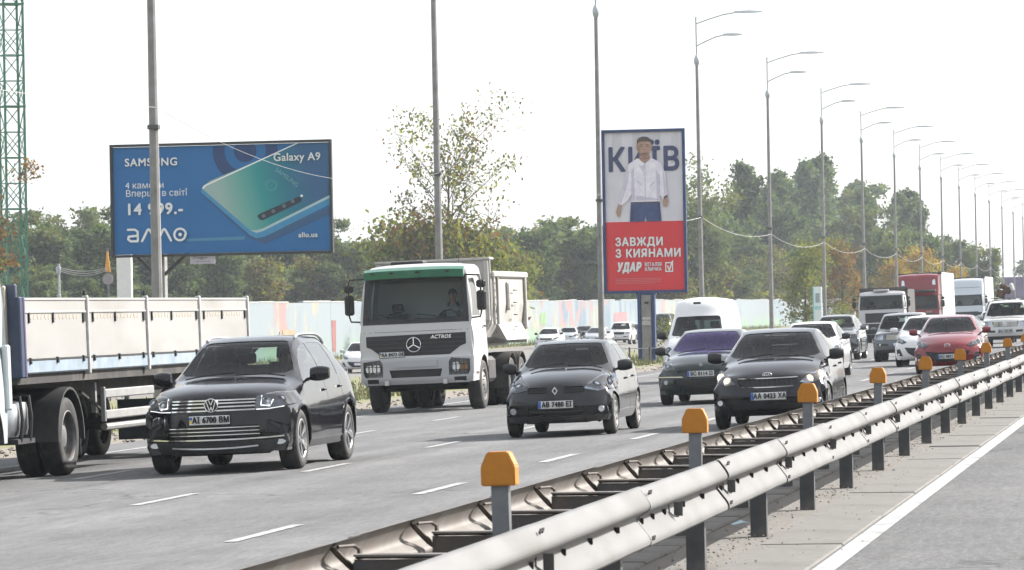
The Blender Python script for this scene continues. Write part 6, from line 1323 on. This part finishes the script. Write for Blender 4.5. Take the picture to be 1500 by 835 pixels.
# ================================================================ TREES
def leafm(name, c, v=.35):
    """thin leaf: part of the light passes through, so crowns glow a little against the sun"""
    m = mat(name, c, .75, var=v, scale=.5, spec=.2, col2=tuple(x*.62 for x in c)); nt = m.node_tree; b = nt.nodes['Principled BSDF']; o = nt.nodes['Material Output']
    t = node(nt, 'ShaderNodeBsdfTranslucent'); x = node(nt, 'ShaderNodeMixShader'); x.inputs[0].default_value = .42; src = b.inputs['Base Color'].links[0].from_socket
    g = node(nt, 'ShaderNodeMixRGB', blend_type='MULTIPLY'); g.inputs[0].default_value = 1; g.inputs[2].default_value = (1.15, 1.25, .7, 1); nt.links.new(src, g.inputs[1]); nt.links.new(g.outputs[0], t.inputs[0])
    nt.links.new(b.outputs[0], x.inputs[1]); nt.links.new(t.outputs[0], x.inputs[2]); nt.links.new(x.outputs[0], o.inputs[0]); return m
BARK = mat('bark', (.085, .07, .055), .95, var=.3, scale=6, bump=.4, stretch=(1, 1, .2)); BARKG = mat('bark_grey', (.13, .12, .11), .95, var=.3, scale=6, stretch=(1, 1, .2))
def tree_meshes(seed, H, R, nleaf, lsize, cols, shape='round', trunk_h=.28, nlimb=16, sparse=1., bark=BARK, spread=.16, sub=5, clump=1.):
    """tapered trunk with limbs, crown of leaf-sized quads clustered at the twig ends"""
    rnd = random.Random(seed); npr = np.random.default_rng(seed); tb = MB(); tips = []
    r0 = .016*H+.03; lean = Vector((rnd.uniform(-.05, .05), rnd.uniform(-.05, .05), 1)); tp = []
    for k in range(7): t = k/6; tp.append(lean*(H*.86*t)+Vector((rnd.uniform(-1, 1), rnd.uniform(-1, 1), 0))*.014*H*t)
    tb.tube(tp, [r0*(1-.86*k/6) for k in range(7)], 7)
    def tpos(t): f = t/.86*6; i = min(5, int(f)); return tp[i].lerp(tp[i+1], f-i)
    for k in range(nlimb):
        h = trunk_h+(.84-trunk_h)*(k+rnd.random()*.8)/nlimb; a = k*2.399+rnd.uniform(-.5, .5); q = (h-trunk_h)/(1-trunk_h)
        if shape == 'round': ln = R*(math.sin(math.pi*min(1, .18+.82*q))**.6)*rnd.uniform(.7, 1.15); rise = .25+.75*q
        elif shape == 'poplar': ln = R*(.55+.6*math.sin(math.pi*min(1, .1+.9*q)))*rnd.uniform(.8, 1.2); rise = 2.2
        elif shape == 'vase': ln = R*(.55+.65*q)*rnd.uniform(.7, 1.15)*(1.15 if q < .85 else .6); rise = .9
        else: ln = R*(1.05-.45*q)*rnd.uniform(.7, 1.15); rise = .3
        b0 = tpos(min(.85, h)); d = Vector((math.cos(a), math.sin(a), rise)).normalized(); P = [b0]
        for j in range(4): d = (d+Vector((rnd.uniform(-.22, .22), rnd.uniform(-.22, .22), rnd.uniform(-.08, .20)))).normalized(); P.append(P[-1]+d*ln*(1.+.25*rise)/4)
        rl = r0*(1-.8*h)*.42; tb.tube(P, [rl*(1-.2*j) for j in range(5)], 5)
        for j in range(sub):
            t = .35+.65*(j+rnd.random())/sub; i = min(3, int(t*4)); b1 = P[i].lerp(P[i+1], t*4-i); e = Vector((rnd.uniform(-1, 1), rnd.uniform(-1, 1), rnd.uniform(-.2, .9))).normalized(); tip = b1+e*ln*rnd.uniform(.18, .42); md = b1.lerp(tip, .5)+Vector((0, 0, rnd.uniform(-.05, .1)*ln)); tb.tube([b1, md, tip], [rl*.4, rl*.28, rl*.1], 4)
            tips.append((b1.lerp(tip, .55), 1.)); tips.append((tip, 1.2))
        tips.append((P[-1], 1.3))
    tips.append((tp[-1], 1.2)); C = np.array([p[:] for p, _ in tips]); n = nleaf; wts = npr.random(len(C))**sparse; wts /= wts.sum(); idx = npr.choice(len(C), n, p=wts)
    sig = spread*R*clump; off = npr.normal(0, 1, (n, 3))*sig*np.array([1, 1, .75]); pos = C[idx]+off
    nrm = npr.normal(0, 1, (n, 3)); nrm[:, 2] += .5; nrm /= np.linalg.norm(nrm, axis=1)[:, None]; t1 = np.cross(nrm, npr.normal(0, 1, (n, 3))); t1 /= np.linalg.norm(t1, axis=1)[:, None]; t2 = np.cross(nrm, t1); s = lsize*(.55+.9*npr.random(n))[:, None]
    V = np.stack([pos-t1*s*.5, pos+t2*s*.32+nrm*s*.06, pos+t1*s*.6, pos-t2*s*.32+nrm*s*.06], 1).reshape(-1, 3); cm = bpy.data.meshes.new('crown'); cm.vertices.add(4*n); cm.vertices.foreach_set('co', V.ravel()); cm.loops.add(4*n); cm.loops.foreach_set('vertex_index', np.arange(4*n, dtype=np.int32)); cm.polygons.add(n); cm.polygons.foreach_set('loop_start', np.arange(0, 4*n, 4, dtype=np.int32))
    for c in cols: cm.materials.append(c)
    tone = npr.integers(0, len(cols), len(C)); mi = tone[idx]; fl = npr.random(n) < .25; mi = np.where(fl, npr.integers(0, len(cols), n), mi); cm.polygons.foreach_set('material_index', mi.astype(np.int32)); cm.update(calc_edges=True)
    return tb.mesh('trunk', bark, 60), cm
def tree(meshes, loc, h, label, cat='tree', group=None, base=1., name='tree', rz=None, sq=1.):
    e = empty(name, loc, random.uniform(0, 6.28) if rz is None else rz, label, cat, group); s = h/base; e.scale = (s*sq, s*sq, s)
    mesh_obj('trunk', meshes[0], None, e); mesh_obj('crown', meshes[1], None, e); return e
G1, G2, G3 = leafm('leaf_mid_green', (.105, .14, .050)), leafm('leaf_grey_green', (.13, .165, .09)), leafm('leaf_dark_green', (.055, .08, .036)); OL, YG = leafm('leaf_olive', (.16, .165, .05)), leafm('leaf_yellow_green', (.27, .27, .045)); YE, OR, BR = leafm('leaf_yellow', (.42, .27, .03)), leafm('leaf_orange', (.30, .15, .035)), leafm('leaf_brown', (.17, .095, .045))
V = {'a': tree_meshes(1, 13, 3.4, 9000, .40, [G1, G2, G3], 'round', .12, 26, 1.4, spread=.12), 'b': tree_meshes(2, 13, 3.9, 9500, .42, [G1, G2, G2, OL], 'cone', .10, 26, 1.4, spread=.12), 'c': tree_meshes(3, 13, 2.5, 8000, .36, [G2, G1, G3], 'cone', .10, 30, 1.2, spread=.15), 'd': tree_meshes(4, 13, 3.6, 9000, .42, [OL, G1, G2], 'vase', .12, 24, 1.6, spread=.12), 'p': tree_meshes(5, 13, 1.0, 6500, .34, [G1, G2, G3], 'poplar', .06, 30, .8, spread=.28), 'e': tree_meshes(6, 13, 4.6, 7500, .46, [OL, G1, YG, BR], 'round', .06, 20, 1.2, spread=.15)}
FOREST = [(-118.7,394,12.8,'c',0,0,0),(-117.4,398,13.0,'d',0,0,-1),(-117.3,404,12.7,'c',0,0,1),(-115.3,404,13.5,'a',0,0,0),(-117.4,421,13.5,'a',0,0,1),(-112.9,412,13.5,'c',0,0,2),(-105.9,393,14.1,'c',0,0,3),(-116.4,439,15.3,'c',0,1,0),(-109.2,421,13.9,'d',0,1,0),(-106.2,417,12.4,'a',0,1,0),(-104.7,420,11.3,'c',0,1,1),(-108.3,445,12.2,'b',0,1,0),(-98.7,415,11.3,'c',0,1,2),(-106.8,459,14.1,'b',0,1,1),(-103.6,454,13.8,'a',0,1,1),(-99.3,448,13.4,'c',0,1,3),(-99.7,459,13.1,'d',0,1,1),(-94.8,446,12.1,'a',0,1,2),(-90.9,440,11.5,'a',0,2,0),(-93.2,461,12.6,'b',0,2,0),(-91.2,463,11.1,'a',0,2,1),(-88.9,466,14.1,'b',0,2,1),(-85.3,459,11.6,'b',0,2,2),(-86.5,483,13.4,'a',0,2,2),(-86.9,499,12.4,'c',0,2,-1),(-79.3,467,13.0,'b',0,3,0),(-78.6,480,13.7,'b',0,3,1),(-76.1,477,14.5,'c',0,3,-1),(-75.2,489,15.6,'b',0,3,2),(-76.6,516,14.1,'a',0,3,0),(-69.8,485,13.2,'a',0,3,1),(-68.2,490,13.8,'c',0,4,0),(-69.4,518,13.8,'b',0,4,-1),(-65.3,509,16.0,'a',0,4,-1),(-62.1,504,14.8,'c',0,4,1),(-63.5,536,14.8,'c',0,4,2),(-63.4,560,17.4,'a',0,5,0),(-61.6,570,17.0,'c',0,5,0),(-62.7,607,17.4,'a',0,5,1),(-59.9,604,19.3,'a',0,5,2),(-59.6,629,17.0,'c',0,5,1),(-58.3,645,18.2,'b',0,5,-1),(-60.6,713,18.2,'c',0,6,-1),(-61.3,769,17.1,'b',0,6,0),(-42.5,574,13.9,'a',0,6,-1),(-37.2,532,13.5,'b',0,6,1),(-34.1,537,13.9,'c',0,7,0),(-34.7,583,12.4,'c',0,7,1),(-31.5,586,13.0,'b',0,7,-1),(-26.7,548,9.3,'d',0,7,-1),(-142.4,470,13.3,'a',1,0,0),(-136.7,464,15.3,'a',1,0,1),(-138.8,487,13.4,'d',1,0,0),(-133.3,482,15.3,'d',1,0,1),(-123.3,463,14.7,'a',1,0,2),(-120.5,465,13.7,'a',1,1,-1),(-126.8,507,13.0,'c',1,1,0),(-116.4,482,13.0,'b',1,1,0),(-115.1,496,13.2,'d',1,1,-1),(-112.9,504,14.4,'c',1,1,1),(-113.3,526,13.6,'b',1,1,1),(-108.3,522,14.1,'c',1,2,-1),(-103.6,518,12.0,'a',1,2,-1),(-99.0,522,14.6,'b',1,2,-1),(-100.4,554,13.9,'d',1,2,-1),(-94.8,549,13.5,'d',1,3,-1),(-88.0,540,13.8,'a',1,3,0),(-85.1,549,14.8,'a',1,3,1),(-80.4,548,15.9,'c',1,3,-1),(-76.4,547,15.0,'a',1,4,-1),(-75.5,578,14.5,'c',1,4,-1),(-68.7,566,17.1,'d',1,4,-1),(-68.8,612,20.1,'a',1,5,0),(-66.2,632,20.9,'b',1,5,-1),(-67.4,707,22.6,'a',1,5,1),(-64.5,753,23.7,'d',1,5,-1),(-48.1,625,17.0,'d',1,6,-1),(-41.9,615,16.0,'c',1,6,-1),(-36.2,609,13.6,'a',1,7,-1),(-32.4,647,9.9,'c',1,7,-1),(-110.8,379,7.0,'e',2,0,-1),(-108.0,379,8.3,'b',2,0,-1),(-107.6,387,9.1,'a',2,0,0),(-106.6,396,9.3,'a',2,0,1),(-106.9,408,8.3,'a',2,1,-1),(-105.3,417,7.0,'e',2,1,0),(-103.5,423,7.7,'b',2,1,0),(-100.4,425,7.7,'b',2,1,1),(-98.4,429,9.0,'e',2,1,1),(-97.1,437,8.7,'b',2,1,2),(-94.8,441,9.2,'e',2,1,2),(-92.7,449,8.6,'e',2,2,0),(-88.1,443,7.6,'a',2,2,0),(-84.2,441,7.7,'a',2,2,1),(-84.8,461,9.2,'e',2,2,1),(-80.5,452,7.7,'e',2,2,2),(-79.7,471,8.6,'b',2,3,0),(-75.0,462,6.6,'b',2,3,1),(-74.2,484,9.1,'e',2,3,-1),(-70.9,483,9.7,'b',2,3,2),(-66.1,476,9.3,'a',2,4,-1),(-64.6,486,8.7,'e',2,4,0),(-61.1,487,8.0,'e',2,4,1),(-59.2,506,10.0,'e',2,5,0),(-58.6,534,9.0,'b',2,5,-1),(-58.8,579,11.4,'e',2,5,1),(-58.6,625,12.1,'e',2,5,2),(-58.3,675,12.7,'a',2,5,-1),(-58.5,744,11.9,'a',2,6,0),(-39.0,541,7.2,'a',2,6,1),(-34.8,529,9.3,'a',2,7,0),(-32.4,539,5.9,'b',2,7,-1),(-29.3,552,7.9,'a',2,7,1),(-64.8,609,22.9,'p',1,5,0),(-65.1,664,23.3,'p',1,5,2),(-66.0,684,23.0,'p',1,5,3),(-64.0,705,26.1,'p',1,5,4),(-64.2,723,27.6,'p',1,5,5),(-64.5,741,27.4,'p',1,5,6),(-62.8,772,23.7,'p',1,6,0),(-63.4,801,25.3,'p',1,6,1),(-51.6,669,20.6,'p',1,6,2),(-44.7,655,19.3,'p',1,6,3),(-44.2,666,20.0,'p',1,7,0),(-42.7,663,18.5,'p',1,7,1),(-64.5,633,19.9,'p',1,5,1)]
KN = {'a': 'mid-green tree', 'b': 'grey-green tree', 'c': 'conical dark tree', 'd': 'olive tree', 'p': 'slender poplar', 'e': 'low olive tree'}
ZN = ['left of the blue billboard', 'behind the blue billboard', 'behind the dump truck', 'left of the tall poster', 'behind the tall poster', 'right of the tall poster', 'above the tipper truck', 'above the red truck']; RW = ['front row', 'back row', 'undergrowth']; NTH = ['leftmost', 'second', 'third', 'fourth', 'fifth', 'sixth', 'seventh', 'eighth', 'ninth', 'tenth', 'eleventh', 'twelfth']
for i, (X, Y, h, k, rw, zn, rk) in enumerate(FOREST):
    tree(V[k], (X, Y, -1.0), h*(1.12 if k == 'p' else .93), f'{NTH[rk]+" " if rk >= 0 else ""}{KN[k]} in the {RW[rw]} of the wood {ZN[zn]}', group=f'{KN[k]}s of the wood behind the wall', base=13., sq=random.uniform(.9, 1.25) if k != 'p' else 1.0)
for i in range(16):      # the wood goes on beyond the left edge of the view
    k = 'abcdab'[i % 6]; tree(V[k], (-128-9.5*i+random.uniform(-4, 4), 380-5*i+random.uniform(-20, 20), -1.0), random.uniform(10, 14), f'{NTH[i] if i < 12 else "far"} {KN[k]} of the wood beyond the left edge', group='trees beyond the left edge of the view', base=13., sq=1.2)
for i in range(22):      # low belt of trees closing the end of the road
    k = 'badc'[i % 4]; tree(V[k], (-44+8.5*i+random.uniform(-3, 3), 880+random.uniform(-40, 60), -1.2), random.uniform(8, 12.5), 'small pale tree in the belt closing the far end of the road', group='trees closing the far end of the road', base=13., sq=1.5)
# trees that stand out
sp1 = tree_meshes(21, 13, 4.4, 4300, .23, [OL, YG, G1, BR], 'vase', .22, 22, 1.7, BARK, spread=.10, sub=9); tree(sp1, (-56.0, 312, -1.), 16.6, 'sparse autumn tree with bare twigs behind the dump truck', base=13., rz=.6, sq=.82)
low1 = tree_meshes(22, 6, 3.2, 5200, .26, [OL, G1, YG, BR], 'round', .10, 16, 1.2, spread=.2); tree(low1, (-59.6, 314, -1.), 9.4, 'leafy olive bush tree at the foot of the sparse autumn tree', base=6., rz=1.); tree(low1, (-55.6, 316, -1.), 8.6, 'yellowing bush tree right of the sparse autumn tree behind the tipper', base=6., rz=3.)
gt = tree_meshes(23, 13, 4.0, 6500, .30, [G1, OL, G2], 'vase', .25, 18, 1.6, spread=.15); tree(gt, (-58.6, 500, -1.), 17.4, 'tall open-crowned green tree right of the tall poster', base=13., rz=2.); tree(low1, (-61.5, 500, -1.), 9.8, 'light green bush tree at the foot of the open-crowned tree', base=6., rz=4.); tree(low1, (-60.8, 562, -1.), 8.8, 'low light green tree to the right of the open-crowned tree', base=6., rz=5.)
yg = tree_meshes(24, 8, 2.2, 5200, .24, [YG, OL, YG, G1], 'round', .10, 20, 1.0, spread=.20); tree(yg, (-36.0, 390, -1.), 8.6, 'yellow-green round tree in front of the painted wall', base=8., rz=.4); tree(yg, (-63, 385, -1.), 8., 'yellowish tree left behind the painted wall', base=8.)
bt = tree_meshes(25, 9, 2.6, 4600, .26, [BR, OR, OL, BR], 'round', .14, 18, 1.4, spread=.18); tree(bt, (-34.2, 412, -1.), 9.0, 'rusty brown tree between the yellow-green tree and the far poplars', base=9.)
go = tree_meshes(26, 10, 3.0, 5200, .30, [YE, YE, OR, YG], 'round', .12, 18, 1.0, spread=.20); tree(go, (-33.5, 520, -1.), 9.6, 'golden yellow tree above the red truck', base=10.); tree(go, (-36.4, 516, -1.), 8.2, 'orange-yellow tree left of the golden one', base=10.); tree(go, (-30., 540, -1.), 7.4, 'small golden tree above the white truck', base=10.)
lf = tree_meshes(27, 12, 3.4, 4200, .22, [BR, OR, OL, BR], 'vase', .2, 20, 3.0, spread=.08, sub=7); tree(lf, (-65.0, 215, -1.), 10.6, 'sparse rusty-leaved tree at the left edge before the crane', base=12., rz=1.2)
wd = tree_meshes(28, 2, .9, 900, .10, [G1, YG, OL], 'round', .03, 14, 1., spread=.3)
for k, (x, y, h) in enumerate(((-20.6, 163, 1.5), (-25, 300, 2.0), (-27, 322, 1.7), (-24.6, 345, 2.2), (-26.5, 370, 1.8), (-23.5, 395, 2.1), (-25.6, 420, 1.9), (-52, 262, 2.4), (-52.3, 286, 1.6))):
    tree(wd, (x, y, -.35 if x > -28 else -1.), h, ['weedy shrub behind the foot of the tall poster', 'nearest', 'second', 'third', 'fourth', 'fifth', 'farthest', 'dark shrub against the painted wall behind the dump truck', 'smaller shrub against the painted wall'][k] + (' of the weedy shrubs lining the far verge' if 0 < k < 7 else ''), 'shrub', 'weedy shrubs on the verge' if 0 < k < 7 else None, 2., 'shrub')
# ================================================================ DRIVERS
def person_mesh():
    """seated figure: torso, neck, head, arms to the wheel, thighs and shins - one skinned body"""
    J = {'pel': (0, 0, .10), 'wst': (0, .03, .28), 'chs': (0, .07, .46), 'nck': (0, .06, .61), 'nk2': (0, .05, .67), 'hd0': (0, .02, .74), 'hd1': (0, .025, .82), 'hd2': (0, .03, .89)}
    R_ = {'pel': .15, 'wst': .14, 'chs': .155, 'nck': .065, 'nk2': .055, 'hd0': .072, 'hd1': .088, 'hd2': .068}; E_ = [('pel', 'wst'), ('wst', 'chs'), ('chs', 'nck'), ('nck', 'nk2'), ('nk2', 'hd0'), ('hd0', 'hd1'), ('hd1', 'hd2')]
    for s, n in ((-1, 'l'), (1, 'r')):
        for k, p, r in (('sh', (s*.19, .06, .53), .062), ('el', (s*.25, -.12, .34), .045), ('wr', (s*.16, -.36, .42), .032), ('hn', (s*.13, -.43, .45), .035), ('hp', (s*.10, -.04, .08), .095), ('kn', (s*.14, -.46, .14), .062), ('an', (s*.14, -.70, -.20), .042), ('ft', (s*.14, -.82, -.23), .04)): J[n+k] = p; R_[n+k] = r
        E_ += [('chs', n+'sh'), (n+'sh', n+'el'), (n+'el', n+'wr'), (n+'wr', n+'hn'), ('pel', n+'hp'), (n+'hp', n+'kn'), (n+'kn', n+'an'), (n+'an', n+'ft')]
    ks = list(J); me = bpy.data.meshes.new('person'); me.from_pydata([J[k] for k in ks], [(ks.index(a), ks.index(b)) for a, b in E_], []); o = bpy.data.objects.new('tmp', me); COL.objects.link(o)
    o.modifiers.new('s', 'SKIN'); sv = me.skin_vertices[0].data
    for i, k in enumerate(ks): sv[i].radius = (R_[k], R_[k]*(1.12 if k.startswith('hd') else (.72 if k in ('chs', 'wst', 'pel') else 1))); sv[i].use_root = k == 'pel'
    o.modifiers.new('u', 'SUBSURF').levels = 2; bpy.context.view_layer.update(); m2 = bpy.data.meshes.new_from_object(o.evaluated_get(bpy.context.evaluated_depsgraph_get())); bpy.data.objects.remove(o); m2.name = 'person'
    sk = mat('skin', (.42, .25, .18), .6, var=.1); ct = mat('dark_clothes', (.04, .045, .06), .9, var=.2); m2.materials.clear(); m2.materials.append(ct); m2.materials.append(sk)
    for p in m2.polygons: c = p.center; p.material_index = 1 if c.z > .64 or (c.y < -.34 and c.z > .36 and abs(c.x) < .24) else 0; p.use_smooth = True
    return m2
PM = person_mesh(); LT = mat('light_clothes', (.36, .38, .42), .9, var=.15)
hair = MB(); 
for k in range(6): pass
hr = bmesh.new(); bmesh.ops.create_icosphere(hr, subdivisions=3, radius=.1); 
for v in hr.verts: v.co = Vector((v.co.x*.92, v.co.y*1.12+.048, v.co.z*1.02+.855))
bmesh.ops.delete(hr, geom=[v for v in hr.verts if v.co.y < .0 and v.co.z < .885 or v.co.z < .80], context='VERTS'); HM = bpy.data.meshes.new('hair'); hr.to_mesh(HM); hr.free(); HM.materials.append(mat('hair_dark', (.03, .022, .018), .8, var=.2)); smooth(HM, 60)
FMESH = MB().add([(-.014, -.062, .80), (.014, -.062, .80), (0, -.095, .795), (0, -.068, .845)], [(0, 2, 3), (2, 1, 3), (0, 1, 2)]).mesh('nose', mat('skin', (.42, .25, .18)))
EYE = MB().lathe([(0, -.012), (.010, -.008), (.012, 0)], (0, 0, 0), 'y', 8).mesh('eye', BLK)
def person(car, x, y, z, label, light=False, flip=False):
    o = mesh_obj('person', PM); M = car.matrix_basis if car.parent is None else car.matrix_world; bpy.context.view_layer.update(); M = car.matrix_world
    o.location = M @ Vector((x, y, z)); o.rotation_euler = (-.12, car.rotation_euler.y, 0); o.scale = (1.02,)*3; tag(o, label, 'person')
    if light: sl_ = o.material_slots[0]; sl_.link = 'OBJECT'; sl_.material = LT
    mesh_obj('hair', HM, None, o); mesh_obj('nose', FMESH, None, o)
    for s in (-1, 1): e_ = mesh_obj('eye', EYE, None, o); e_.location = (s*.032, -.062, .838)
    return o
person(suv, .40, 2.42-2.4, .56, 'driver in pale clothing behind the wheel of the shiny black SUV', True)
person(clio, .34, 1.97-1.95, .34, 'driver in dark clothing behind the wheel of the charcoal hatchback')
person(kia, .36, 2.17-2.185, .36, 'driver in dark clothing behind the wheel of the black compact sedan'); person(kia, -.36, 2.17-2.185, .36, 'front passenger in dark clothing in the black compact sedan')
person(rmaz, .36, 2.22-2.23, .37, 'driver in dark clothing behind the wheel of the red hatchback'); person(laguna, .37, 2.27-2.35, .35, 'driver in dark clothing in the dark green hatchback')
person(dump, .60, .25, 1.58, 'driver in pale clothing at the wheel of the dump truck', True)
person(wmaz, .36, 2.22-2.23, .37, 'driver in dark clothing in the white hatchback beside the red one'); person(wsed, .36, 2.17-2.185, .36, 'driver in dark clothing in the white sedan')
person(lc, .40, 2.37-2.475, .68, 'driver in dark clothing in the pearl white off-roader')
# ================================================================ HAZE
hz = MB().box((-20, 460, 10.5), (560, 1080, 27)).build('haze', None); hz['kind'] = 'stuff'; tag(hz, 'pale autumn haze over the road and the wood', 'haze')
hm = bpy.data.materials.new('haze_air'); hm.use_nodes = True; hm.node_tree.nodes.clear(); vo = hm.node_tree.nodes.new('ShaderNodeOutputMaterial'); pv = hm.node_tree.nodes.new('ShaderNodeVolumePrincipled'); pv.inputs['Color'].default_value = (.86, .93, 1, 1); pv.inputs['Density'].default_value = .00017; pv.inputs['Anisotropy'].default_value = .1
hm.node_tree.links.new(pv.outputs[0], vo.inputs['Volume']); hz.data.materials.append(hm)
